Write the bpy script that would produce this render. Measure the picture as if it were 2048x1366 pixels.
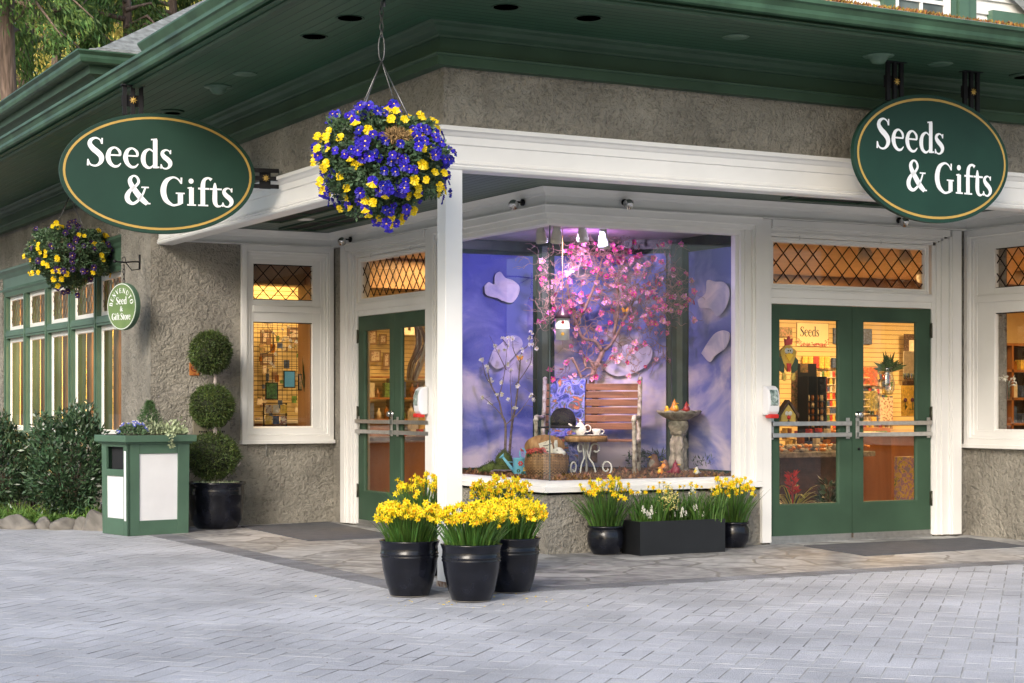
import bpy, bmesh, math, random
import numpy as np
from mathutils import Vector, Matrix
R = math.radians
random.seed(7); rng = np.random.default_rng(7)
scene = bpy.context.scene
for _o in list(bpy.data.objects): bpy.data.objects.remove(_o)
COL = scene.collection

# ------------------------------------------------------------------ camera
F = 3525.0; HY = 806.0; CX = 1024.0
A = R(61.6)
RX = (math.sin(A), -math.cos(A)); DX = (math.cos(A), math.sin(A))
CAM = (-7.7227, -13.6199, 1.35)
cd = bpy.data.cameras.new('camera'); cam = bpy.data.objects.new('camera', cd); COL.objects.link(cam)
cd.sensor_width = 36; cd.lens = 36 * F / 2048; cd.shift_y = (HY - 683) / 2048
cd.clip_start = 0.1; cd.clip_end = 600
cam.location = CAM; cam.rotation_euler = (R(90), 0, -(R(90) - A))
scene.camera = cam

# ------------------------------------------------------------------ sky, sun, exposure
w = bpy.data.worlds.new('World'); scene.world = w; w.use_nodes = True
nt = w.node_tree; bg = nt.nodes['Background']
sky = nt.nodes.new('ShaderNodeTexSky'); sky.sky_type = 'NISHITA'; sky.sun_disc = False
SUN_EL = R(29); SUN_DIR = Vector((-0.76, -0.65, 0)).normalized()
sky.sun_elevation = SUN_EL; sky.sun_rotation = math.atan2(SUN_DIR.x, SUN_DIR.y)
sky.air_density = 1.0; sky.dust_density = 3.0; sky.ozone_density = 1.0
nt.links.new(sky.outputs[0], bg.inputs[0]); bg.inputs[1].default_value = 0.15
sl = bpy.data.lights.new('sun', 'SUN'); sl.energy = 1.35; sl.angle = R(25); sl.color = (1.0, 0.95, 0.87)
so = bpy.data.objects.new('sun', sl); COL.objects.link(so)
sv = Vector((SUN_DIR.x * math.cos(SUN_EL), SUN_DIR.y * math.cos(SUN_EL), math.sin(SUN_EL)))
so.rotation_euler = (-sv).to_track_quat('-Z', 'Y').to_euler(); so.location = sv * 60
scene.view_settings.view_transform = 'Standard'; scene.view_settings.look = 'None'
scene.view_settings.exposure = 0.97; scene.view_settings.gamma = 1
scene.view_settings.use_curve_mapping = False

def spot(px, depth):            # a place on the ground plan: bearing of the survey photo and distance in front of it
    a = (px - CX) / F * depth
    return (CAM[0] + a * RX[0] + depth * DX[0], CAM[1] + a * RX[1] + depth * DX[1])
def hz(y, depth): return CAM[2] - (y - HY) / F * depth
def ray(x, y):
    a = (x - CX) / F
    return (DX[0] + a * RX[0], DX[1] + a * RX[1], -(y - HY) / F)
def on(x, y, ax, val):
    q = ray(x, y); t = (val - CAM[ax]) / q[ax]
    return (CAM[0] + t * q[0], CAM[1] + t * q[1], CAM[2] + t * q[2])
def onX(x, y, v): return on(x, y, 0, v)
def onY(x, y, v): return on(x, y, 1, v)
def onZ(x, y, v): return on(x, y, 2, v)

# ------------------------------------------------------------------ materials
def _n(nt, t, **k):
    n = nt.nodes.new(t)
    for a, b in k.items(): setattr(n, a, b)
    return n
def mat(name, col, rough=0.5, metal=0.0, var=0.12, scale=4.0, bump=0.0, bscale=40.0, emit=None, estr=1.0,
        island=0.0, trans=0.0, spec=0.5, coat=0.0, dirt=None, detail=4.0, hue=0.0, speck=0.0):
    m = bpy.data.materials.new(name); m.use_nodes = True; nt = m.node_tree
    b = nt.nodes['Principled BSDF']; L = nt.links.new
    b.inputs['Roughness'].default_value = rough; b.inputs['Metallic'].default_value = metal
    b.inputs['Specular IOR Level'].default_value = spec
    if coat: b.inputs['Coat Weight'].default_value = coat; b.inputs['Coat Roughness'].default_value = 0.08
    c4 = (*col, 1)
    tc = _n(nt, 'ShaderNodeTexCoord')
    ns = _n(nt, 'ShaderNodeTexNoise'); ns.inputs['Scale'].default_value = scale; ns.inputs['Detail'].default_value = detail
    L(tc.outputs['Object'], ns.inputs['Vector'])
    mx = _n(nt, 'ShaderNodeMix', data_type='RGBA', blend_type='MIX')
    d = dirt if dirt else tuple(c * (1 - var * 1.6) for c in col)
    br = tuple(min(1, c * (1 + var)) for c in col)
    mx.inputs[6].default_value = (*d, 1); mx.inputs[7].default_value = (*br, 1)
    mr = _n(nt, 'ShaderNodeMapRange'); mr.inputs[1].default_value = 0.3; mr.inputs[2].default_value = 0.7
    L(ns.outputs[0], mr.inputs[0]); L(mr.outputs[0], mx.inputs[0])
    out = mx.outputs[2]
    if speck:
        sn = _n(nt, 'ShaderNodeTexNoise'); sn.inputs['Scale'].default_value = 130; sn.inputs['Detail'].default_value = 2; L(tc.outputs['Object'], sn.inputs['Vector'])
        sr = _n(nt, 'ShaderNodeMapRange'); sr.inputs[1].default_value = .32; sr.inputs[2].default_value = .68; sr.inputs[3].default_value = 1 - speck; sr.inputs[4].default_value = 1 + speck; L(sn.outputs[0], sr.inputs[0])
        sh = _n(nt, 'ShaderNodeHueSaturation'); L(sr.outputs[0], sh.inputs['Value']); L(out, sh.inputs['Color']); out = sh.outputs[0]
    if island:
        g = _n(nt, 'ShaderNodeNewGeometry')
        hs = _n(nt, 'ShaderNodeHueSaturation')
        a = _n(nt, 'ShaderNodeMapRange'); a.inputs[3].default_value = 1 - island; a.inputs[4].default_value = 1 + island
        L(g.outputs['Random Per Island'], a.inputs[0]); L(a.outputs[0], hs.inputs['Value'])
        if hue:
            a2 = _n(nt, 'ShaderNodeMapRange'); a2.inputs[3].default_value = 0.5 - hue; a2.inputs[4].default_value = 0.5 + hue
            mu = _n(nt, 'ShaderNodeMath', operation='MULTIPLY'); mu.inputs[1].default_value = 7.31
            fr = _n(nt, 'ShaderNodeMath', operation='FRACT')
            L(g.outputs['Random Per Island'], mu.inputs[0]); L(mu.outputs[0], fr.inputs[0]); L(fr.outputs[0], a2.inputs[0])
            L(a2.outputs[0], hs.inputs['Hue'])
        L(out, hs.inputs['Color']); out = hs.outputs[0]
    L(out, b.inputs['Base Color'])
    if bump:
        n2 = _n(nt, 'ShaderNodeTexNoise'); n2.inputs['Scale'].default_value = bscale; n2.inputs['Detail'].default_value = 5
        L(tc.outputs['Object'], n2.inputs['Vector'])
        bp = _n(nt, 'ShaderNodeBump'); bp.inputs['Strength'].default_value = bump; bp.inputs['Distance'].default_value = 0.01
        L(n2.outputs[0], bp.inputs['Height']); L(bp.outputs[0], b.inputs['Normal'])
    if emit: b.inputs['Emission Color'].default_value = (*emit, 1); b.inputs['Emission Strength'].default_value = estr
    if trans:
        tr = _n(nt, 'ShaderNodeBsdfTranslucent'); ms = _n(nt, 'ShaderNodeMixShader'); ms.inputs[0].default_value = trans
        L(out, tr.inputs[0]); L(b.outputs[0], ms.inputs[1]); L(tr.outputs[0], ms.inputs[2])
        L(ms.outputs[0], nt.nodes['Material Output'].inputs[0])
    return m

def mat_glass(name, tint=(0.96, 0.97, 0.96), refl=1.0):
    m = bpy.data.materials.new(name); m.use_nodes = True; nt = m.node_tree; nt.nodes.clear(); L = nt.links.new
    o = _n(nt, 'ShaderNodeOutputMaterial'); t = _n(nt, 'ShaderNodeBsdfTransparent'); t.inputs[0].default_value = (*tint, 1)
    g = _n(nt, 'ShaderNodeBsdfGlossy'); g.inputs['Roughness'].default_value = 0.015
    ge = _n(nt, 'ShaderNodeNewGeometry'); dt = _n(nt, 'ShaderNodeVectorMath', operation='DOT_PRODUCT'); L(ge.outputs['Normal'], dt.inputs[0]); L(ge.outputs['Incoming'], dt.inputs[1])
    ab = _n(nt, 'ShaderNodeMath', operation='ABSOLUTE'); L(dt.outputs['Value'], ab.inputs[0])
    om = _n(nt, 'ShaderNodeMath', operation='SUBTRACT'); om.inputs[0].default_value = 1; L(ab.outputs[0], om.inputs[1])
    pw = _n(nt, 'ShaderNodeMath', operation='POWER'); pw.inputs[1].default_value = 5; L(om.outputs[0], pw.inputs[0])
    f = _n(nt, 'ShaderNodeMath', operation='MULTIPLY_ADD'); f.inputs[1].default_value = .94; f.inputs[2].default_value = .05; L(pw.outputs[0], f.inputs[0])
    mu = _n(nt, 'ShaderNodeMath', operation='MULTIPLY'); mu.inputs[1].default_value = 1.5 * refl; mu.use_clamp = True
    ms = _n(nt, 'ShaderNodeMixShader')
    L(f.outputs[0], mu.inputs[0]); L(mu.outputs[0], ms.inputs[0]); L(t.outputs[0], ms.inputs[1]); L(g.outputs[0], ms.inputs[2])
    L(ms.outputs[0], o.inputs[0])
    return m

def mat_stucco(name, col):
    m = bpy.data.materials.new(name); m.use_nodes = True; nt = m.node_tree; b = nt.nodes['Principled BSDF']; L = nt.links.new
    b.inputs['Roughness'].default_value = 0.9; b.inputs['Specular IOR Level'].default_value = 0.2
    tc = _n(nt, 'ShaderNodeTexCoord')
    big = _n(nt, 'ShaderNodeTexNoise'); big.inputs['Scale'].default_value = 2.2; big.inputs['Detail'].default_value = 6
    mid = _n(nt, 'ShaderNodeTexNoise'); mid.inputs['Scale'].default_value = 17; mid.inputs['Detail'].default_value = 3; mid.inputs['Distortion'].default_value = 1.6
    vo = _n(nt, 'ShaderNodeTexVoronoi', feature='DISTANCE_TO_EDGE'); vo.inputs['Scale'].default_value = 15
    fine = _n(nt, 'ShaderNodeTexNoise'); fine.inputs['Scale'].default_value = 60; fine.inputs['Detail'].default_value = 5
    dm = _n(nt, 'ShaderNodeMix', data_type='RGBA'); dm.inputs[0].default_value = 0.12
    L(tc.outputs['Object'], dm.inputs[6]); L(mid.outputs[1], dm.inputs[7])
    for n in (big, mid, fine): L(tc.outputs['Object'], n.inputs[0])
    L(dm.outputs[2], vo.inputs['Vector'])
    mid.inputs['Scale'].default_value = 10; mid.inputs['Detail'].default_value = 4; mid.inputs['Roughness'].default_value = .6; mid.inputs['Distortion'].default_value = 1.1
    m3 = _n(nt, 'ShaderNodeTexNoise'); m3.inputs['Scale'].default_value = 30; m3.inputs['Detail'].default_value = 5; m3.inputs['Distortion'].default_value = 0.5; L(tc.outputs['Object'], m3.inputs[0])
    # ridges where trowel swirls end: steep on one side
    r1 = _n(nt, 'ShaderNodeMapRange'); r1.inputs[1].default_value = 0.44; r1.inputs[2].default_value = 0.58; L(mid.outputs[0], r1.inputs[0])
    r2 = _n(nt, 'ShaderNodeMapRange'); r2.inputs[1].default_value = 0.38; r2.inputs[2].default_value = 0.6; L(m3.outputs[0], r2.inputs[0])
    s1 = _n(nt, 'ShaderNodeMath', operation='MULTIPLY'); s1.inputs[1].default_value = 0.9; L(r2.outputs[0], s1.inputs[0])
    s2 = _n(nt, 'ShaderNodeMath', operation='ADD'); L(r1.outputs[0], s2.inputs[0]); L(s1.outputs[0], s2.inputs[1])
    s3 = _n(nt, 'ShaderNodeMath', operation='MULTIPLY_ADD'); s3.inputs[1].default_value = 0.6; L(fine.outputs[0], s3.inputs[0]); L(s2.outputs[0], s3.inputs[2])
    bp = _n(nt, 'ShaderNodeBump'); bp.inputs['Strength'].default_value = 1.0; bp.inputs['Distance'].default_value = 0.009
    L(s3.outputs[0], bp.inputs['Height']); L(bp.outputs[0], b.inputs['Normal'])
    mx = _n(nt, 'ShaderNodeMix', data_type='RGBA'); mx.inputs[6].default_value = (*[c * .70 for c in col], 1); mx.inputs[7].default_value = (*[c * 1.18 for c in col], 1)
    mr = _n(nt, 'ShaderNodeMapRange'); mr.inputs[1].default_value = 0.3; mr.inputs[2].default_value = 0.7; L(big.outputs[0], mr.inputs[0]); L(mr.outputs[0], mx.inputs[0])
    # colour gets darker in the hollows of the relief
    pr = _n(nt, 'ShaderNodeMapRange'); pr.inputs[1].default_value = 0.2; pr.inputs[2].default_value = 0.8; pr.inputs[3].default_value = .6; L(s3.outputs[0], pr.inputs[0])
    m2 = _n(nt, 'ShaderNodeMix', data_type='RGBA', blend_type='MULTIPLY'); m2.inputs[0].default_value = 1
    L(mx.outputs[2], m2.inputs[6]); L(pr.outputs[0], m2.inputs[7]); L(m2.outputs[2], b.inputs['Base Color'])
    return m

def mat_boards(name, col, axis, pitch=0.085, rough=0.45, groove=0.5, off=0.0):
    m = bpy.data.materials.new(name); m.use_nodes = True; nt = m.node_tree; b = nt.nodes['Principled BSDF']; L = nt.links.new
    b.inputs['Roughness'].default_value = rough; b.inputs['Specular IOR Level'].default_value = .22
    tc = _n(nt, 'ShaderNodeTexCoord'); sp = _n(nt, 'ShaderNodeSeparateXYZ'); L(tc.outputs['Object'], sp.inputs[0])
    d = _n(nt, 'ShaderNodeMath', operation='DIVIDE'); d.inputs[1].default_value = pitch; L(sp.outputs[axis], d.inputs[0])
    ad = _n(nt, 'ShaderNodeMath', operation='ADD'); ad.inputs[1].default_value = off + 100; L(d.outputs[0], ad.inputs[0])
    fr = _n(nt, 'ShaderNodeMath', operation='FRACT'); L(ad.outputs[0], fr.inputs[0])
    pp = _n(nt, 'ShaderNodeMath', operation='PINGPONG'); pp.inputs[1].default_value = 0.5; L(fr.outputs[0], pp.inputs[0])
    mr = _n(nt, 'ShaderNodeMapRange'); mr.inputs[1].default_value = 0.0; mr.inputs[2].default_value = 0.09; L(pp.outputs[0], mr.inputs[0])
    fl = _n(nt, 'ShaderNodeMath', operation='FLOOR'); L(ad.outputs[0], fl.inputs[0])
    wn = _n(nt, 'ShaderNodeTexWhiteNoise', noise_dimensions='1D'); L(fl.outputs[0], wn.inputs['W'])
    ns = _n(nt, 'ShaderNodeTexNoise'); ns.inputs['Scale'].default_value = 1.5; ns.inputs['Detail'].default_value = 5; L(tc.outputs['Object'], ns.inputs[0])
    v = _n(nt, 'ShaderNodeMath', operation='MULTIPLY_ADD'); v.inputs[1].default_value = 0.12; v.inputs[2].default_value = 0.72; L(wn.outputs[0], v.inputs[0])
    v2 = _n(nt, 'ShaderNodeMath', operation='MULTIPLY_ADD'); v2.inputs[1].default_value = 0.4; L(ns.outputs[0], v2.inputs[0]); L(v.outputs[0], v2.inputs[2])
    g = _n(nt, 'ShaderNodeMath', operation='MULTIPLY_ADD'); g.inputs[1].default_value = groove; g.inputs[2].default_value = 1 - groove; L(mr.outputs[0], g.inputs[0])
    v3 = _n(nt, 'ShaderNodeMath', operation='MULTIPLY'); L(v2.outputs[0], v3.inputs[0]); L(g.outputs[0], v3.inputs[1])
    hs = _n(nt, 'ShaderNodeHueSaturation'); hs.inputs['Color'].default_value = (*col, 1); L(v3.outputs[0], hs.inputs['Value']); L(hs.outputs[0], b.inputs['Base Color'])
    bp = _n(nt, 'ShaderNodeBump'); bp.inputs['Strength'].default_value = 0.8; bp.inputs['Distance'].default_value = 0.006; L(mr.outputs[0], bp.inputs['Height']); L(bp.outputs[0], b.inputs['Normal'])
    return m

def mat_flag(name):
    m = bpy.data.materials.new(name); m.use_nodes = True; nt = m.node_tree; b = nt.nodes['Principled BSDF']; L = nt.links.new
    b.inputs['Roughness'].default_value = 0.55
    tc = _n(nt, 'ShaderNodeTexCoord'); dn = _n(nt, 'ShaderNodeTexNoise'); dn.inputs['Scale'].default_value = 1.6; L(tc.outputs['Object'], dn.inputs[0])
    dm = _n(nt, 'ShaderNodeMix', data_type='RGBA'); dm.inputs[0].default_value = 0.18; L(tc.outputs['Object'], dm.inputs[6]); L(dn.outputs[1], dm.inputs[7])
    vo = _n(nt, 'ShaderNodeTexVoronoi', feature='DISTANCE_TO_EDGE'); vo.inputs['Scale'].default_value = 2.1; L(dm.outputs[2], vo.inputs['Vector'])
    vc = _n(nt, 'ShaderNodeTexVoronoi'); vc.inputs['Scale'].default_value = 2.1; L(dm.outputs[2], vc.inputs['Vector'])
    n1 = _n(nt, 'ShaderNodeTexNoise'); n1.inputs['Scale'].default_value = 5; n1.inputs['Detail'].default_value = 8; n1.inputs['Distortion'].default_value = 1.2; L(tc.outputs['Object'], n1.inputs[0])
    cr = _n(nt, 'ShaderNodeValToRGB'); cr.color_ramp.elements[0].position = .3; cr.color_ramp.elements[0].color = (.16, .16, .165, 1); cr.color_ramp.elements[1].position = .72; cr.color_ramp.elements[1].color = (.47, .465, .46, 1)
    sp = _n(nt, 'ShaderNodeSeparateColor'); L(vc.outputs['Color'], sp.inputs[0])
    ad = _n(nt, 'ShaderNodeMath', operation='MULTIPLY_ADD'); ad.inputs[1].default_value = 0.3; L(sp.outputs[0], ad.inputs[0]); L(n1.outputs[0], ad.inputs[2])
    sb = _n(nt, 'ShaderNodeMath', operation='SUBTRACT'); sb.inputs[1].default_value = 0.13; L(ad.outputs[0], sb.inputs[0]); L(sb.outputs[0], cr.inputs[0])
    e = _n(nt, 'ShaderNodeMapRange'); e.inputs[1].default_value = 0.012; e.inputs[2].default_value = 0.035; L(vo.outputs[0], e.inputs[0])
    mx = _n(nt, 'ShaderNodeMix', data_type='RGBA'); mx.inputs[6].default_value = (.20, .195, .185, 1); L(e.outputs[0], mx.inputs[0]); L(cr.outputs[0], mx.inputs[7]); L(mx.outputs[2], b.inputs['Base Color'])
    bp = _n(nt, 'ShaderNodeBump'); bp.inputs['Strength'].default_value = .5; bp.inputs['Distance'].default_value = .01
    a2 = _n(nt, 'ShaderNodeMath', operation='MULTIPLY_ADD'); a2.inputs[1].default_value = .5; L(n1.outputs[0], a2.inputs[0]); L(e.outputs[0], a2.inputs[2]); L(a2.outputs[0], bp.inputs['Height']); L(bp.outputs[0], b.inputs['Normal'])
    return m

def mat_ramp(name, stops, scale=3.0, rough=0.6, detail=5.0, dist=0.8, stretch=(1, 1, 1), bump=0.0):
    m = bpy.data.materials.new(name); m.use_nodes = True; nt = m.node_tree; b = nt.nodes['Principled BSDF']; L = nt.links.new
    b.inputs['Roughness'].default_value = rough
    tc = _n(nt, 'ShaderNodeTexCoord'); mp = _n(nt, 'ShaderNodeMapping'); mp.inputs['Scale'].default_value = stretch; L(tc.outputs['Object'], mp.inputs[0])
    n1 = _n(nt, 'ShaderNodeTexNoise'); n1.inputs['Scale'].default_value = scale; n1.inputs['Detail'].default_value = detail; n1.inputs['Distortion'].default_value = dist; L(mp.outputs[0], n1.inputs[0])
    cr = _n(nt, 'ShaderNodeValToRGB')
    while len(cr.color_ramp.elements) < len(stops): cr.color_ramp.elements.new(0.5)
    for e, (p, c) in zip(cr.color_ramp.elements, stops): e.position = p; e.color = (*c, 1)
    L(n1.outputs[0], cr.inputs[0]); L(cr.outputs[0], b.inputs['Base Color'])
    if bump:
        bp = _n(nt, 'ShaderNodeBump'); bp.inputs['Strength'].default_value = bump; bp.inputs['Distance'].default_value = 0.01; L(n1.outputs[0], bp.inputs['Height']); L(bp.outputs[0], b.inputs['Normal'])
    return m

M = {}
M['stucco'] = mat_stucco('stucco', (0.295, 0.277, 0.240))
M['white'] = mat('white_paint', (0.76, 0.755, 0.74), 0.42, var=0.05, scale=1.3)
M['green'] = mat('green_paint', (0.040, 0.080, 0.050), 0.55, var=0.14, scale=2.0, spec=0.28)
M['green_wing'] = mat('sage_green_paint', (0.066, 0.130, 0.088), 0.42, var=0.10, scale=3)
M['green_gutter'] = mat('gutter_paint', (0.040, 0.088, 0.052), 0.45, var=0.28, scale=3, bump=0.04, spec=0.3)
M['soffit_l'] = mat_boards('soffit_boards_left', (0.026, 0.082, 0.046), 0, 0.09, groove=0.6)
M['soffit_r'] = mat_boards('soffit_boards_right', (0.030, 0.078, 0.046), 1, 0.09, groove=0.6)
M['porch_l'] = mat_boards('porch_boards_left', (0.12, 0.165, 0.14), 0, 0.085, groove=0.55)
M['porch_r'] = mat_boards('porch_boards_right', (0.12, 0.165, 0.14), 1, 0.085, groove=0.55)
M['shingle'] = mat('roof_shingle', (0.20, 0.215, 0.21), 0.85, var=0.3, scale=9, bump=0.5, bscale=50, island=0.18)
M['moss'] = mat('orange_moss', (0.28, 0.15, 0.035), 0.95, var=0.4, scale=20, island=0.5, hue=0.04)
M['glass'] = mat_glass('window_glass')
M['glass_wing'] = mat_glass('wing_glass', refl=0.55)
M['black'] = mat('black_metal', (0.010, 0.010, 0.012), 0.55, var=0.2, spec=0.2)
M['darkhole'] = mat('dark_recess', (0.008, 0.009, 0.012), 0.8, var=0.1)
M['steel'] = mat('brushed_steel', (0.55, 0.55, 0.55), 0.32, 0.9, var=0.08, scale=20)
M['chrome'] = mat('chrome', (0.6, 0.6, 0.6), 0.12, 1.0, var=0.05)
M['gold'] = mat('gold_paint', (0.42, 0.27, 0.06), 0.4, var=0.1)
M['sign_green'] = mat('sign_green', (0.011, 0.040, 0.028), 0.5, var=0.12, scale=1.5, spec=0.25)
M['sign_white'] = mat('sign_white', (0.78, 0.80, 0.84), 0.4, var=0.03)
M['pot'] = mat('black_glazed_ceramic', (0.007, 0.008, 0.013), 0.2, var=0.35, scale=9, bump=0.3, bscale=12, coat=0.12, spec=0.3)
M['matte_black'] = mat('black_planter_paint', (0.008, 0.009, 0.011), 0.5, var=0.2)
M['soil'] = mat('soil', (0.035, 0.024, 0.016), 0.95, var=0.4, scale=20, bump=0.8, bscale=60)
M['rock'] = mat_ramp('grey_rock', [(0.25, (.06, .055, .05)), (.5, (.17, .16, .145)), (.75, (.29, .26, .22))], 4, 0.9, 8, 0.6, bump=0.9)
M['leaf'] = mat('leaf_green', (0.045, 0.10, 0.028), 0.45, var=0.2, island=0.5, hue=0.03, trans=0.2)
M['leaf_dark'] = mat('leaf_dark', (0.028, 0.062, 0.030), 0.32, var=0.2, island=0.5, hue=0.02, trans=0.12)
M['leaf_shrub'] = mat('shrub_leaf', (0.050, 0.098, 0.046), 0.3, var=0.2, island=0.55, hue=0.03, trans=0.12)
M['leaf_grey'] = mat('pansy_leaf', (0.085, 0.15, 0.075), 0.5, var=0.2, island=0.5, hue=0.02, trans=0.2)
M['leaf_top'] = mat('topiary_leaf', (0.068, 0.105, 0.024), 0.55, var=0.3, island=0.6, hue=0.03, trans=0.15)
M['leaf_var'] = mat('ivy_leaf', (0.34, 0.40, 0.24), 0.5, var=0.3, island=0.3, trans=0.1)
M['leaf_daff'] = mat('daffodil_leaf', (0.075, 0.165, 0.030), 0.4, var=0.25, island=0.35, hue=0.02, trans=0.3)
M['leaf_lawn'] = mat('fresh_leaf', (0.12, 0.23, 0.045), 0.5, var=0.25, island=0.4, hue=0.02, trans=0.3)
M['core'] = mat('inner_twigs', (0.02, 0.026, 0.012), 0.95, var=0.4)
M['moss_basket'] = mat('basket_moss', (0.06, 0.06, 0.03), 0.95, var=0.5, scale=30, bump=1, bscale=80, island=0.5)
M['y'] = mat('yellow_petal', (0.88, 0.66, 0.010), 0.5, var=0.12, scale=25, island=0.15, trans=0.3)
M['y2'] = mat('daffodil_yellow', (0.90, 0.74, 0.014), 0.5, var=0.15, scale=25, island=0.12, trans=0.3)
M['yo'] = mat('deep_yellow', (0.88, 0.52, 0.008), 0.5, var=0.1)
M['bl'] = mat('blue_petal', (0.020, 0.020, 0.52), 0.5, var=0.4, scale=25, island=0.35, trans=0.25, hue=0.02)
M['pu'] = mat('dark_purple_petal', (0.035, 0.012, 0.09), 0.5, var=0.3, scale=25, island=0.3, trans=0.15)
M['wh'] = mat('white_petal', (0.80, 0.79, 0.72), 0.5, var=0.06, island=0.08, trans=0.3)
M['cream_petal'] = mat('cream_petal', (0.85, 0.76, 0.30), 0.5, var=0.06, island=0.1, trans=0.3)
M['wire'] = mat('wire', (0.18, 0.18, 0.19), 0.4, 0.8)
M['bark'] = mat_ramp('bark', [(0.3, (.07, .05, .035)), (.55, (.16, .11, .085)), (.8, (.27, .20, .155))], 3.5, 0.9, 8, 0.4, (6, 6, 0.7), 0.9)
M['trunk_pale'] = mat('pale_trunk', (0.42, 0.36, 0.33), 0.8, var=0.25, scale=20, bump=.5)
M['cream'] = mat('cream_wall', (0.72, 0.62, 0.34), 0.7, var=0.05)
M['cream_ceiling'] = mat('cream_ceiling', (0.62, 0.52, 0.36), 0.7, var=0.06)
M['wood'] = mat_ramp('orange_wood', [(0.3, (.22, .085, .022)), (.7, (.40, .17, .05))], 4, 0.4, 6, 0.5, (1, 1, 0.2))
M['floorwood'] = mat_ramp('shop_floor', [(0.3, (.28, .13, .045)), (.7, (.42, .22, .085))], 6, 0.35, 5, 0.3, (0.3, 3, 1))
M['darkwood'] = mat('dark_wood', (0.06, 0.028, 0.014), 0.45, var=0.3, scale=12)
M['slat'] = mat_boards('slatwall', (0.62, 0.50, 0.25), 2, 0.052, 0.55, groove=0.85)
M['mat_rubber'] = mat('rubber_mat', (0.088, 0.092, 0.105), 0.85, var=0.12, scale=8, bump=0.6, bscale=200)
M['lamp'] = mat('lit_lamp', (1, .8, .5), 0.5, emit=(1.0, 0.66, 0.28), estr=14)
M['amber'] = mat('amber_lamp', (1, .5, .2), 0.5, emit=(1.0, 0.40, 0.10), estr=0.9)
M['fixture'] = mat('fixture_cream', (0.62, 0.60, 0.52), 0.4, var=0.04)
M['red'] = mat('red_plastic', (0.55, 0.02, 0.015), 0.35, var=0.05)
M['plastic'] = mat('white_plastic', (0.72, 0.73, 0.76), 0.3, var=0.03)
M['frame_dk'] = mat('display_dark_green', (0.022, 0.045, 0.032), 0.45, var=0.25, scale=6)

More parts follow.
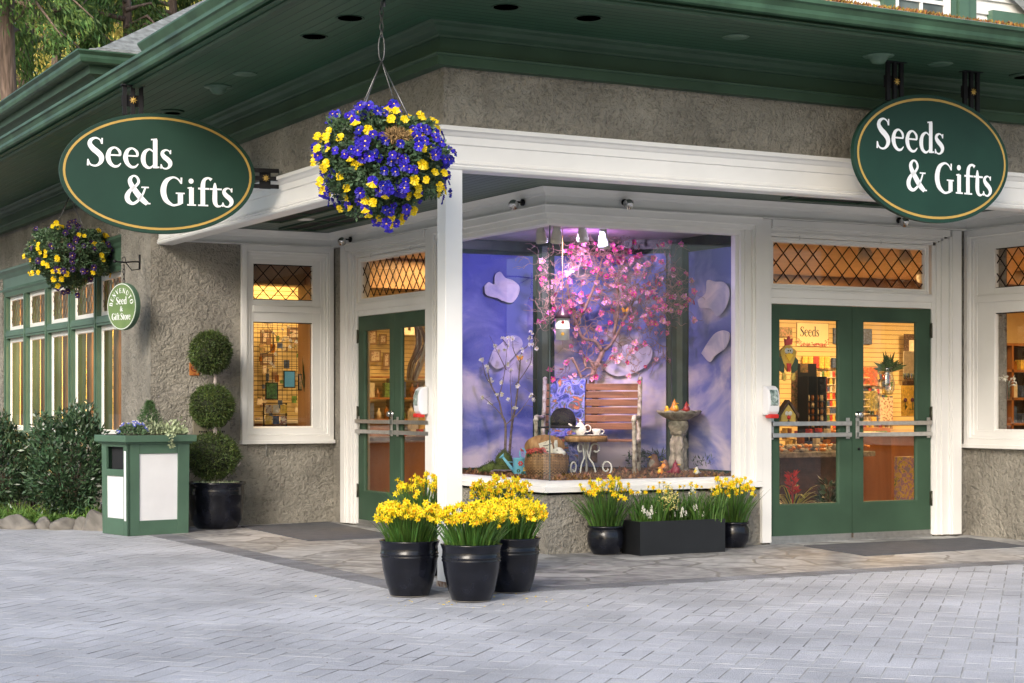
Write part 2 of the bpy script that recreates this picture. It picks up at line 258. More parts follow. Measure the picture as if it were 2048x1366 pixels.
# ------------------------------------------------------------------ mesh builder
class MB:
    def __init__(s): s.v = []; s.f = []; s.m = []; s.sm = []
    def add(s, vs, fs, mi=0, smooth=False):
        o = len(s.v); s.v.extend([tuple(map(float, p)) for p in vs])
        for f in fs: s.f.append([i + o for i in f]); s.m.append(mi); s.sm.append(smooth)
        return s
    def box(s, x0, x1, y0, y1, z0, z1, mi=0, mp=None):
        P = [(x, y, z) for z in (z0, z1) for y in (y0, y1) for x in (x0, x1)]
        if mp: P = [mp(*p) for p in P]
        return s.add(P, [(0, 2, 3, 1), (4, 5, 7, 6), (0, 1, 5, 4), (1, 3, 7, 5), (3, 2, 6, 7), (2, 0, 4, 6)], mi)
    def tube(s, pts, rad, seg=8, mi=0, cap=True, smooth=True):
        pts = [Vector(p) for p in pts]; n = len(pts)
        if not hasattr(rad, '__len__'): rad = [rad] * n
        V = []; T = None; up = Vector((0, 0, 1))
        for i, p in enumerate(pts):
            t = (pts[min(i + 1, n - 1)] - pts[max(i - 1, 0)]).normalized()
            if T is None:
                if abs(t.z) > .9: up = Vector((1, 0, 0))
                a = t.cross(up).normalized()
            else:
                a = (a - t * a.dot(t))
                a = a.normalized() if a.length > 1e-6 else t.orthogonal().normalized()
            T = t; b = t.cross(a)
            for k in range(seg):
                an = 2 * math.pi * k / seg
                V.append(p + (a * math.cos(an) + b * math.sin(an)) * rad[i])
        Fs = [(i * seg + k, i * seg + (k + 1) % seg, (i + 1) * seg + (k + 1) % seg, (i + 1) * seg + k) for i in range(n - 1) for k in range(seg)]
        if cap: Fs += [tuple(range(seg))[::-1], tuple((n - 1) * seg + k for k in range(seg))]
        return s.add(V, Fs, mi, smooth)
    def lathe(s, prof, c=(0, 0, 0), seg=32, mi=0, smooth=True, sx=1, sy=1, wob=0):
        V = []
        for r, z in prof:
            for k in range(seg):
                a = 2 * math.pi * k / seg; rr = r * (1 + wob * math.sin(3 * a + z * 9) )
                V.append((c[0] + rr * sx * math.cos(a), c[1] + rr * sy * math.sin(a), c[2] + z))
        n = len(prof)
        Fs = [(i * seg + k, i * seg + (k + 1) % seg, (i + 1) * seg + (k + 1) % seg, (i + 1) * seg + k) for i in range(n - 1) for k in range(seg)]
        if prof[0][0] > 1e-5: Fs.append(tuple(range(seg))[::-1])
        if prof[-1][0] > 1e-5: Fs.append(tuple((n - 1) * seg + k for k in range(seg)))
        return s.add(V, Fs, mi, smooth)
    def ball(s, c, r, sc=(1, 1, 1), seg=14, ring=9, mi=0):
        prof = [(r * math.sin(math.pi * i / ring) + (1e-6 if i in (0, ring) else 0), -r * math.cos(math.pi * i / ring) * sc[2]) for i in range(ring + 1)]
        return s.lathe(prof, c, seg, mi, True, sc[0], sc[1])
    def prism(s, poly, mp, p0, p1, mi=0):   # poly 2-D, mp(s,z,p)
        n = len(poly)
        V = [mp(x, y, p0) for x, y in poly] + [mp(x, y, p1) for x, y in poly]
        Fs = [tuple(range(n)), tuple(range(n, 2 * n))[::-1]] + [(i, (i + 1) % n, (i + 1) % n + n, i + n) for i in range(n)]
        return s.add(V, Fs, mi)
    def sweep(s, path, prof, mi=0, closed=False, cap=True):     # plan path, profile (out, z), out = right of travel
        n = len(path); offs = []
        for i in range(n):
            def nrm(a, b):
                d = Vector((b[0] - a[0], b[1] - a[1])).normalized(); return Vector((d.y, -d.x))
            if closed: n1 = nrm(path[i - 1], path[i]); n2 = nrm(path[i], path[(i + 1) % n])
            else:
                n1 = nrm(path[i - 1], path[i]) if i > 0 else nrm(path[0], path[1])
                n2 = nrm(path[i], path[i + 1]) if i < n - 1 else n1
            mvec = (n1 + n2); mvec = mvec / (mvec.length_squared / 2); offs.append(mvec)
        k = len(prof); V = []
        for i in range(n):
            for o, z in prof: V.append((path[i][0] + offs[i].x * o, path[i][1] + offs[i].y * o, z))
        Fs = []
        for i in range(n if closed else n - 1):
            j = (i + 1) % n
            for q in range(k): Fs.append((i * k + q, i * k + (q + 1) % k, j * k + (q + 1) % k, j * k + q))
        if cap and not closed: Fs += [tuple(range(k)), tuple((n - 1) * k + q for q in range(k))[::-1]]
        return s.add(V, Fs, mi)
    def casing(s, mp, s0, s1, z0, z1, prof, bottom=True, mi=0):   # picture-frame moulding: prof (inset, protrusion), outer->inner
        k = len(prof)
        def ringpt(c, o, p):
            ss = s0 + o if c in (0, 3) else s1 - o
            zz = (z0 + o if bottom else z0) if c in (0, 1) else z1 - o
            return mp(ss, zz, p)
        order = [0, 3, 2, 1]
        V = [ringpt(c, o, p) for c in order for o, p in prof]; Fs = []
        segs = [(0, 1), (1, 2), (2, 3)] + ([(3, 0)] if bottom else [])
        for a, b in segs:
            for q in range(k - 1): Fs.append((a * k + q, a * k + q + 1, b * k + q + 1, b * k + q))
        return s.add(V, Fs, mi)
    def pane(s, mp, s0, s1, z0, z1, p, mi=0):
        return s.add([mp(s0, z0, p), mp(s1, z0, p), mp(s1, z1, p), mp(s0, z1, p)], [(0, 1, 2, 3)], mi)
    def wall(s, mp, sr, zr, holes, t, mi=0):       # plane with rectangular holes, thickness t behind
        S = sorted({sr[0], sr[1], *[h[0] for h in holes], *[h[1] for h in holes]}); Z = sorted({zr[0], zr[1], *[h[2] for h in holes], *[h[3] for h in holes]})
        S = [a for a in S if sr[0] <= a <= sr[1]]; Z = [a for a in Z if zr[0] <= a <= zr[1]]
        def solid(i, j):
            if i < 0 or j < 0 or i >= len(S) - 1 or j >= len(Z) - 1: return False
            a = (S[i] + S[i + 1]) / 2; b = (Z[j] + Z[j + 1]) / 2
            return not any(h[0] < a < h[1] and h[2] < b < h[3] for h in holes)
        for i in range(len(S) - 1):
            for j in range(len(Z) - 1):
                if not solid(i, j): continue
                a, b, c, d = S[i], S[i + 1], Z[j], Z[j + 1]
                q = lambda x, z, p: mp(x, z, p)
                s.add([q(a, c, 0), q(b, c, 0), q(b, d, 0), q(a, d, 0)], [(0, 1, 2, 3)], mi)
                s.add([q(a, c, -t), q(b, c, -t), q(b, d, -t), q(a, d, -t)], [(0, 3, 2, 1)], mi)
                if not solid(i - 1, j): s.add([q(a, c, 0), q(a, d, 0), q(a, d, -t), q(a, c, -t)], [(0, 1, 2, 3)], mi)
                if not solid(i + 1, j): s.add([q(b, c, 0), q(b, d, 0), q(b, d, -t), q(b, c, -t)], [(3, 2, 1, 0)], mi)
                if not solid(i, j - 1): s.add([q(a, c, 0), q(b, c, 0), q(b, c, -t), q(a, c, -t)], [(3, 2, 1, 0)], mi)
                if not solid(i, j + 1): s.add([q(a, d, 0), q(b, d, 0), q(b, d, -t), q(a, d, -t)], [(0, 1, 2, 3)], mi)
        return s
    def quads(s, Q, mi=0, smooth=False):   # Q: (n,4,3) array
        o = len(s.v); n = len(Q)
        s.v.extend(map(tuple, Q.reshape(-1, 3).tolist()))
        for i in range(n): s.f.append([o + 4 * i, o + 4 * i + 1, o + 4 * i + 2, o + 4 * i + 3])
        if hasattr(mi, '__len__'): s.m.extend(int(a) for a in mi)
        else: s.m.extend([mi] * n)
        s.sm.extend([smooth] * n)
        return s
    def xf(s, mtx):
        s.v = [tuple(mtx @ Vector(p)) for p in s.v]; return s
    def mesh(s, name, mats, fix=True):
        me = bpy.data.meshes.new(name); me.from_pydata(s.v, [], s.f); me.update()
        mats = mats if isinstance(mats, (list, tuple)) else [mats]
        for m in mats: me.materials.append(m)
        me.polygons.foreach_set('material_index', s.m); me.polygons.foreach_set('use_smooth', s.sm)
        if fix and len(s.f) < 60000:
            bm = bmesh.new(); bm.from_mesh(me); bmesh.ops.recalc_face_normals(bm, faces=bm.faces); bm.to_mesh(me); bm.free()
        return me
def obj(name, mb, mats, parent=None, fix=True, loc=None, rz=0, bevel=0):
    me = mb.mesh(name, mats, fix) if isinstance(mb, MB) else mb
    o = bpy.data.objects.new(name, me); COL.objects.link(o)
    if parent: o.parent = parent
    if loc: o.location = loc
    if rz: o.rotation_euler = (0, 0, rz)
    if bevel:
        bv = o.modifiers.new('bevel', 'BEVEL'); bv.width = bevel; bv.segments = 2; bv.limit_method = 'ANGLE'
    return o
def tag(o, label=None, cat=None, group=None, kind=None):
    if label: o['label'] = label
    if cat: o['category'] = cat
    if group: o['group'] = group
    if kind: o['kind'] = kind
    return o
def thing(name, label, cat, loc=(0, 0, 0), rz=0, group=None, rot=None):
    o = bpy.data.objects.new(name, None); COL.objects.link(o); o.location = loc
    o.rotation_euler = rot if rot else (0, 0, rz); o.empty_display_size = 0.1
    return tag(o, label, cat, group)
def struct(name, mb, m, fix=True):
    o = obj(name, mb, m, fix=fix); o['kind'] = 'structure'; return o
def copy_tree(o, parent=None):
    c = o.copy(); COL.objects.link(c); c.parent = parent
    for ch in list(o.children): copy_tree(ch, c)
    return c

def leaves(n, pos, nrm, length, width, jitter=0.9, droop=0.0, mats=1, fold=True):
    """n leaf quads: pos (n,3), nrm (n,3) preferred growth direction"""
    d = nrm + rng.normal(0, jitter, (n, 3)); d[:, 2] -= droop
    d /= np.linalg.norm(d, axis=1)[:, None] + 1e-9
    r = rng.normal(0, 1, (n, 3)); sd = np.cross(d, r); sd /= np.linalg.norm(sd, axis=1)[:, None] + 1e-9
    L = (length * rng.uniform(0.6, 1.25, n))[:, None]; W = (width * rng.uniform(0.7, 1.2, n))[:, None]
    a = pos; b = pos + d * L * 0.5 + sd * W * 0.5; c = pos + d * L; e = pos + d * L * 0.45 - sd * W * 0.5
    return np.stack([a, b, c, e], 1)
def sph(n):
    v = rng.normal(0, 1, (n, 3)); return v / np.linalg.norm(v, axis=1)[:, None]
def smoothpath(P, k=6):
    P = [Vector(p) for p in P]; out = []
    for i in range(len(P) - 1):
        p0 = P[max(i - 1, 0)]; p1 = P[i]; p2 = P[i + 1]; p3 = P[min(i + 2, len(P) - 1)]
        for j in range(k):
            t = j / k
            out.append(0.5 * ((2 * p1) + (p2 - p0) * t + (2 * p0 - 5 * p1 + 4 * p2 - p3) * t * t + (-p0 + 3 * p1 - 3 * p2 + p3) * t ** 3))
    out.append(P[-1]); return out

# wall maps: (along, up, protrusion) -> world
MR = lambda s, z, p: (s, -p, z)                # recess wall facing the right
ML = lambda s, z, p: (-p, s, z)                # recess wall facing the left
M1 = lambda s, z, p: (s, 4.92 - p, z)          # window return on the left
M2 = lambda s, z, p: (4.92 - p, s, z)          # window return on the right
MW = lambda s, z, p: (-1.98 - p, s, z)         # wing with green windows

# ================================================================== THE GROUND
g = MB().add([(-150, -60, -0.03), (150, -60, -0.03), (150, 200, -0.03), (-150, 200, -0.03)], [(0, 1, 2, 3)])
M['joint'] = mat('ground_sand', (0.20, 0.195, 0.185), 0.95, var=0.25, scale=2)
struct('ground', g, M['joint'])
M['paver'] = mat('concrete_paver', (0.44, 0.45, 0.485), 0.72, var=0.2, scale=0.8, bump=0.55, bscale=160, island=0.07, detail=12, speck=0.28)
M['paver_edge'] = mat('paver_shaded_dirty_edge', (0.38, 0.385, 0.40), 0.9, var=0.5, scale=2)  # chamfers darkened: joint shade painted into the colour, along with dirt
M['band'] = mat('border_paver', (0.20, 0.205, 0.225), 0.7, var=0.25, scale=1.6, bump=0.5, bscale=160, island=0.14, speck=0.25)
def in_patio(u, v): return u > -2.42 and v > -2.62
pv = MB(); c45 = math.cos(R(45)); W_ = 0.126; gap = 0.0018
quads = []
for a in range(-150, 150):
    for b in range(-150, 150):
        t = (a - b) % 4
        if t == 0: x0, x1, y0, y1 = a, a + 2, b, b + 1
        elif t == 3: x0, x1, y0, y1 = a, a + 1, b, b + 2
        else: continue
        cx, cy = (x0 + x1) / 2 * W_, (y0 + y1) / 2 * W_
        u = -3 + (cx - cy) * c45; v = -5 + (cx + cy) * c45
        dp = (u - CAM[0]) * DX[0] + (v - CAM[1]) * DX[1]; la = (u - CAM[0]) * RX[0] + (v - CAM[1]) * RX[1]
        if dp < 6.8 or dp > 22 or abs(la) > dp * 0.31 + 0.8 or in_patio(u, v): continue
        if v > 5.2 and u > -3.2 : continue
        g2 = gap
        q = [((x0 * W_ + g2), (y0 * W_ + g2)), ((x1 * W_ - g2), (y0 * W_ + g2)), ((x1 * W_ - g2), (y1 * W_ - g2)), ((x0 * W_ + g2), (y1 * W_ - g2))]
        dz = random.gauss(0, 0.0007); tl = (random.gauss(0, .0006), random.gauss(0, .0006))
        def rot(P_, z, tt): return [(-3 + (x - y) * c45, -5 + (x + y) * c45, z + tt[0] * ((i in (1, 2)) - .5) + tt[1] * ((i > 1) - .5)) for i, (x, y) in enumerate(P_)]
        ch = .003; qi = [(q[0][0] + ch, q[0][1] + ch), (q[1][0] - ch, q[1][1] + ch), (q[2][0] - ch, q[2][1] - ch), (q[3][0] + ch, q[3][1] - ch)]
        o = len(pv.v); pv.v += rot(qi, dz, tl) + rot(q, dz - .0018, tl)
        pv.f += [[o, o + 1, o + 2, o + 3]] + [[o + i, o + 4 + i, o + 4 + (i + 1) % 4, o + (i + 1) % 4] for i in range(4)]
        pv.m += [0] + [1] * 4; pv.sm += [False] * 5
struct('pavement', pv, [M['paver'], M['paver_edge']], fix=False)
jt = MB().add([(-40, -30, -0.0026), (30, -30, -0.0026), (30, 40, -0.0026), (-40, 40, -0.0026)], [(0, 1, 2, 3)])
struct('paving_bed', jt, mat('paver_joint', (0.37, 0.37, 0.35), 0.95, var=0.3, scale=1.5))
bd = MB()
def brick(u0, u1, v0, v1, z=0.004):
    bd.box(u0 + .003, u1 - .003, v0 + .003, v1 - .003, -.008, z + random.gauss(0, .0006))
x = -2.18
while x < 9: brick(x, x + .115, -2.64, -2.38); x += .115
y = -2.38
while y < 4.3: brick(-2.44, -2.18, y, y + .115); y += .115
brick(-2.44, -2.18, -2.64, -2.38)
struct('paving_border', bd, M['band'])
pt = MB().add([(-2.18, -2.38, 0.004), (9, -2.38, 0.004), (9, 4.92, 0.004), (-2.18, 4.92, 0.004)], [(0, 1, 2, 3)])
struct('patio_floor', pt, mat_flag('flagstone'))

# ================================================================== THE SHOP BUILDING
B = thing('shop_building', 'corner gift shop with grey brown stucco walls, deep green eaves and white trimmed recessed entrance', 'shop', (0, 0, 0))
def bp(name, mb, m, parent=B, bevel=0, fix=True): return obj(name, mb, m, parent, fix=fix, bevel=bevel)
def wallbox(mb, mp, a0, a1, z0, z1, p0, p1, mi=0): return mb.box(a0, a1, p0, p1, z0, z1, mi, lambda s, p, z: mp(s, z, p))

# stucco walls
m = MB(); m.wall(MW, (6.0, 15.5), (0, 3.9), [(6.42, 12.78, 0.95, 3.25)], .25); bp('wall', m, M['stucco'])
m = MB().box(-2.12, -1.7, 5.12, 6.05, 0, 3.8); bp('pier', m, M['stucco'])
m = MB(); m.wall(M1, (-2.12, 0), (0, 3.8), [(-1.0, -.2, .96, 3.0)], .2); bp('wall', m, M['stucco'])
m = MB(); m.wall(M2, (-2.3, 0), (0, 3.4), [(-1.35, -.36, .96, 3.0)], .2); bp('wall', m, M['stucco'])
m = MB(); m.wall(ML, (0.0, 4.92), (0, 3.4), [(-1, 2.2, .6, 3.0), (2.4, 4.3, -1, 3.0)], .15); bp('wall', m, M['stucco'])
m = MB(); m.wall(MR, (0.1502, 4.92), (0, 3.4), [(0.0, 2.2, .6, 3.0), (2.4, 4.5, -1, 3.0)], .15)
bp('wall', m, M['stucco'])
m = MB(); m.wall(lambda s, z, p: (-2.05 - p, s, z), (-2.08, 4.9), (3.30, 3.95), [], .3); bp('upper_wall', m, M['stucco'])
m = MB(); m.wall(lambda s, z, p: (s, -2.08 - p, z), (-1.7498, 15), (3.30, 3.95), [], .3); bp('upper_wall', m, M['stucco'])
m = MB(); m.wall(lambda s, z, p: (s, -2.08 - p, z), (5.3, 15), (0, 3.30), [], .3); bp('wall', m, M['stucco'])

# white beam on its corner post
m = MB().sweep([(-2.04, 4.895), (-2.04, -2.09), (15, -2.09)],
    [(-.15, 3.055), (0, 3.055), (0.012, 3.062), (.022, 3.078), (.012, 3.09), (.022, 3.10), (.008, 3.112), (0, 3.13), (0, 3.235), (.014, 3.242), (.014, 3.295), (.03, 3.305), (.045, 3.325), (.07, 3.335), (.07, 3.365), (-.02, 3.37), (-.15, 3.37)])
bp('entrance_beam', m, M['white'])
m = MB().box(-2.04, -1.90, -2.09, -1.95, 0.02, 3.06)
post_ = bp('corner_post', m, M['white'], bevel=.006)
bp('base_shoe', MB().box(-2.044, -1.896, -2.094, -1.946, .004, .045), mat_ramp('rusty_shoe', [(.35, (.16, .07, .03)), (.55, (.40, .34, .28)), (.7, (.60, .58, .54))], 14, .8, 6, 1), post_)
# porch entablature (picture rail under the porch ceiling)
inner = [(-1.9, 4.92), (0, 4.92), (0, 0), (4.92, 0), (4.92, -2.2)]
m = MB().sweep(inner, [(-.02, 3.10), (.075, 3.10), (.075, 3.112), (.045, 3.118), (.045, 3.19), (.06, 3.20), (.065, 3.215), (.09, 3.235), (.11, 3.262), (-.02, 3.262)])
bp('entablature', m, M['white'])
m = MB(); m.add([(-2.0, -2.0, 3.268), (0, 0, 3.268), (0, 5, 3.268), (-2.0, 5, 3.268)], [(0, 1, 2, 3)]); bp('porch_ceiling', m, M['porch_l'], fix=False)
m = MB(); m.add([(-2.0, -2.0, 3.268), (5, -2.0, 3.268), (5, 0, 3.268), (0, 0, 3.268)], [(0, 1, 2, 3)]); bp('porch_ceiling', m, M['porch_r'], fix=False)
def vent(x0, x1, y0, y1):
    f = MB(); f.box(x0, x1, y0, y0 + .03, 3.245, 3.266).box(x0, x1, y1 - .03, y1, 3.245, 3.266).box(x0, x0 + .03, y0 + .03, y1 - .03, 3.245, 3.266).box(x1 - .03, x1, y0 + .03, y1 - .03, 3.245, 3.266)
    f.box((x0 + x1) / 2 - .012, (x0 + x1) / 2 + .012, y0 + .03, y1 - .03, 3.247, 3.266)
    f.box(x0 + .03, x1 - .03, (y0 + y1) / 2 - .012, (y0 + y1) / 2 + .012, 3.25, 3.266)
    v = bp('ceiling_vent', f, M['green']); bp('grille', MB().box(x0 + .03, x1 - .03, y0 + .03, y1 - .03, 3.262, 3.267), M['darkhole'], v)
vent(-.80, -.35, 2.75, 4.55); vent(2.3, 4.1, -.80, -.35); vent(-1.45, -1.0, 2.2, 3.9)

M['amber_dim'] = mat('amber_lens', (.22, .13, .05), .35, var=.3, scale=30)
# green cornice, soffit, gutter
outer = [(-2.05, 16), (-2.05, -2.08), (16, -2.08)]
m = MB().sweep(outer, [(0, 3.80), (.085, 3.80), (.085, 3.865), (.10, 3.872), (.105, 3.885), (.085, 3.895), (.085, 3.905), (.06, 3.91), (.06, 4.0), (.075, 4.005), (.08, 4.02), (.12, 4.04), (.135, 4.07), (.17, 4.085), (.18, 4.10), (0, 4.10)])
bp('cornice', m, M['green'])
m = MB(); m.add([(-3.42, -3.42, 4.1), (-2.0, -2.0, 4.1), (-2.0, 16, 4.1), (-3.42, 16, 4.1)], [(0, 1, 2, 3)]); bp('soffit', m, M['soffit_l'], fix=False)
m = MB(); m.add([(-3.42, -3.42, 4.1), (16, -3.42, 4.1), (16, -2.0, 4.1), (-2.0, -2.0, 4.1)], [(0, 1, 2, 3)]); bp('soffit', m, M['soffit_r'], fix=False)
eave = [(-3.36, 16), (-3.36, -3.36), (16, -3.36)]
m = MB().sweep(eave, [(-.06, 4.075), (-.015, 4.075), (0, 4.09), (0, 4.215), (-.06, 4.215)]); bp('fascia', m, M['green'])
m = MB().sweep(eave, [(.002, 4.125), (.055, 4.125), (.075, 4.135), (.085, 4.16), (.082, 4.19), (.10, 4.225), (.118, 4.235), (.118, 4.262), (.105, 4.262), (.105, 4.245), (.015, 4.245), (.002, 4.26)]); bp('gutter', m, M['green_gutter'])
# recessed lights in the soffit
for i, (px, py) in enumerate([(700, 36), (628, 73), (1012, 14), (1177, 36)]):
    u, v, _ = onZ(px, py, 4.1)
    l = bp('downlight', MB().lathe([(.088, 0), (.105, -.004), (.105, 0.0)], (u, v, 4.099), 24), M['green'])
    bp('aperture', MB().lathe([(0, 0), (.088, 0)], (u, v, 4.096), 24), M['darkhole'], l)
for i, (px, py) in enumerate([(1471, 73), (490, 147), (1880, 127)]):
    u, v, _ = onZ(px, py, 4.1); bp('cover_plate', MB().lathe([(0, -.008), (.095, -.008), (.105, 0)], (u, v, 4.099), 24), M['green_wing'])
for i, (px, py) in enumerate([(436, 177), (1757, 115)]):
    u, v, _ = onZ(px, py - 4, 4.1); bp('ceiling_sensor', MB().lathe([(0, -.07), (.05, -.06), (.07, -.03), (.08, -.012), (.12, -.008), (.125, 0)], (u, v, 4.099), 20), M['green_wing'])
for (px, py) in [(345, 222), (2046, 150)]:
    u, v, _ = onZ(px, py, 4.1)
    l = bp('downlight', MB().lathe([(.075, -.02), (.10, -.015), (.115, 0)], (u, v, 4.099), 20), M['green']); bp('lamp_lens', MB().lathe([(0, -.022), (.075, -.022)], (u, v, 4.099), 20), M['amber_dim'], l)
u, v, _ = onZ(612, 438, 3.27)
l = bp('downlight', MB().lathe([(.085, -.008), (.105, 0)], (u, v, 3.266), 24), M['white']); bp('lamp_lens', MB().lathe([(0, -.005), (.085, -.005)], (u, v, 3.266), 24), M['amber'], l)
# roof skirt with shingle courses
def roof_courses(mb, p0, p1, up, z0, n, run, rise, lip=.008):
    """courses parallel to p0-p1, stepping inward along up (unit 2-D)"""
    for i in range(n):
        a, b = i * run, (i + 1) * run + .02
        za, zb = z0 + i * rise + lip, z0 + (i + 1) * rise - 0.0
        q = [(p0[0] + up[0] * a, p0[1] + up[1] * a, za), (p1[0] + up[0] * a, p1[1] + up[1] * a, za), (p1[0] + up[0] * b, p1[1] + up[1] * b, zb), (p0[0] + up[0] * b, p0[1] + up[1] * b, zb)]
        mb.add(q + [(q[0][0], q[0][1], za - .02), (q[1][0], q[1][1], za - .02)], [(0, 1, 2, 3), (0, 4, 5, 1)])
m = MB()
roof_courses(m, (-3.4, -3.44), (16, -3.44), (0, 1), 4.268, 8, .14, .042)
roof_courses(m, (-3.44, -3.4), (-3.44, 16), (1, 0), 4.268, 8, .14, .042)
rf = bp('roof', m, M['shingle'], fix=False)
# moss tufts on the right hand roof edge
ms = MB(); P = []
for k in range(5200):
    u = rng.uniform(-1.0, 4.2); t = abs(rng.normal(0, .26)) + .03
    if math.sin(u * 5.1) + math.sin(u * 2.3 + 1) + rng.normal(0, .8) < -.6 or t > 1.0: continue
    P.append((u, -3.42 + t, 4.268 + t * .3 + .006))
P = np.array(P); ms.quads(leaves(len(P), P, np.tile([0, -.2, 1.0], (len(P), 1)), .035, .02, .8))
bp('moss', ms, M['moss'], rf, fix=False)
# upper structure behind the roof skirt: dormer wall with window
DV = -2.55
MD = lambda s, z, p: (s, DV - p, z)
m = MB()
for k in range(16): m.add([MD(2.35, 4.35 + k * .12, .03), MD(6, 4.35 + k * .12, .03), MD(6, 4.47 + k * .12, .008), MD(2.35, 4.47 + k * .12, .008), MD(2.35, 4.35 + k * .12, 0), MD(6, 4.35 + k * .12, 0)], [(0, 1, 2, 3), (0, 4, 5, 1)])
for k in range(16): m.add([MD(-1, 4.35 + k * .12, .03), MD(1.75, 4.35 + k * .12, .03), MD(1.75, 4.47 + k * .12, .008), MD(-1, 4.47 + k * .12, .008), MD(-1, 4.35 + k * .12, 0), MD(1.75, 4.35 + k * .12, 0)], [(0, 1, 2, 3), (0, 4, 5, 1)])
bp('dormer_siding', m, M['white'], fix=False)
m = MB(); wallbox(m, MD, -1, 6, 4.3, 6.3, -.2, -.005); bp('dormer_wall', m, M['white'])
def lu(x, y=15): return onY(x, y, DV)[0]
dw = bp('window', MB().casing(MD, lu(1783), lu(1893), 4.30, 5.6, [(0, 0), (0, .05), (.035, .05), (.035, .02), (.05, .02), (.05, 0)], True), M['white'])
m = MB(); wallbox(m, MD, (lu(1783) + lu(1893)) / 2 - .012, (lu(1783) + lu(1893)) / 2 + .012, 4.35, 5.55, .0, .03); wallbox(m, MD, lu(1783) + .05, lu(1893) - .05, 4.615, 4.645, .0, .028); bp('muntin', m, M['white'], dw)
m = MB().pane(MD, lu(1783) + .03, lu(1893) - .03, 4.33, 5.57, .012); bp('pane', m, mat('dormer_pane', (0.10, 0.12, 0.11), 0.06, var=0.5, scale=3), dw)
m = MB(); wallbox(m, MD, lu(1758), lu(1781), 4.3, 5.8, 0, .06); wallbox(m, MD, lu(1895), lu(1905), 4.3, 5.8, 0, .05); wallbox(m, MD, lu(1907), lu(1926), 4.3, 5.8, 0, .07); wallbox(m, MD, lu(1928), lu(1945), 4.3, 5.8, 0, .045)
bp('window_surround', m, M['green_wing'], dw)
m = MB(); wallbox(m, MD, lu(1972), 6.2, 4.3, 4.62, 0, .08); bp('fascia', m, M['green_wing'])
m = MB(); a = lu(1968, 5)
for k in range(12):
    z0 = 4.90 - k * .075; y0 = -2.62 - k * .012
    m.add([(a + k * .10, y0 - .0, z0), (6, y0, z0 - .02), (6, y0 - .016, z0 - .08), (a + .1 + k * .10, y0 - .016, z0 - .08)], [(0, 1, 2, 3)])
bp('dormer_roof', m, M['shingle'], fix=False)
# upper hipped wing roof at the left with its own gutter, and a second gutter behind
hc = (-1.5, 10.09); hzt = 6.12
m = MB().sweep([(hc[0], 30), hc, (12, hc[1])], [(-.12, hzt - .17), (.0, hzt - .17), (.03, hzt - .15), (.045, hzt - .10), (.045, hzt - .06), (.09, hzt - .02), (.09, hzt), (-.12, hzt)])
bp('gutter', m, M['green_gutter'])
m = MB().sweep([(hc[0], 30), hc, (12, hc[1])], [(-1.6, hzt - .35), (-.25, hzt - .35), (-.2, hzt - .30), (-.13, hzt - .28), (-.12, hzt - .17), (-.25, hzt - .19), (-1.6, hzt - .19)]); bp('soffit', m, M['green'])
m = MB(); pr_ = []; o_, z_ = 0.0, hzt
while o_ < 4.6:
    sl_ = .37 + .30 * min(1, max(0, (o_ - .4) / .9)); pr_.append((-o_, z_ + .012)); o_ += .14; z_ += .14 * sl_; pr_.append((-o_, z_ - .004))
pr_ += [(-o_, z_ - .1), (-.05, hzt - .05)]
m.sweep([(hc[0], 30), hc, (12, hc[1])], pr_); bp('roof', m, M['shingle'], fix=False)
m = MB().box(hc[0] + 1.3, 12, hc[1] + 1.3, 30, 3.9, 5.95); bp('upper_wall', m, M['green'])
m = MB().sweep([(6, 5.65), (-1.95, 5.65), (-1.95, -1)], [(-.10, 5.22), (0, 5.22), (.03, 5.24), (.045, 5.29), (.08, 5.36), (.08, 5.38), (-.10, 5.38)]); bp('gutter', m, M['green_gutter'])
m = MB().box(-1.8, 8, -1, 5.5, 4.3, 5.25); bp('upper_wall', m, M['green'])

# ------------------------------------------------------------------ display window frame and panes
glassx = 0.055
m = MB().sweep([(0, 2.32), (0, 0), (2.32, 0)], [(-.09, .655), (-.09, .53), (0, .53), (.0, .555), (.055, .555), (.055, .60), (.038, .61), (.034, .632), (.015, .645), (-.02, .655)])
dsill = bp('display_window', m, M['white'])
m = MB().sweep([(0, 2.32), (0, 0), (2.32, 0)], [(-.09, 2.935), (-.03, 2.935), (0, 2.95), (.005, 2.985), (.022, 2.99), (.03, 3.03), (.05, 3.04), (.056, 3.10), (-.09, 3.10)])
bp('head_casing', m, M['white'], dsill)
for mp in (MR, ML):
    m = MB(); wallbox(m, mp, 2.05, 2.09, .655, 2.935, -.09, -.02); wallbox(m, mp, 2.09, 2.135, .645, 2.99, -.09, .008); wallbox(m, mp, 2.135, 2.16, .645, 2.99, -.09, .02)
    wallbox(m, mp, 2.16, 2.215, .64, 3.03, -.09, .012); wallbox(m, mp, 2.215, 2.24, .64, 3.03, -.09, .032); wallbox(m, mp, 2.24, 2.318, .61, 3.095, -.09, .05)
    bp('side_casing', m, M['white'], dsill, bevel=.004)
    m = MB(); wallbox(m, mp, 2.318, 2.425, 0.02, 3.095, 0, .045); bp('corner_board', m, M['white'], dsill, bevel=.004)
m = MB().pane(MR, glassx, 2.06, .645, 2.945, -glassx); bp('pane', m, M['glass'], dsill)
m = MB().pane(ML, glassx, 2.06, .645, 2.945, -glassx); bp('pane', m, M['glass'], dsill)
m = MB().box(glassx - .004, glassx + .004, glassx - .004, glassx + .004, .65, 2.94); bp('glass_seam', m, mat('seam', (.10, .13, .13), .3), dsill)

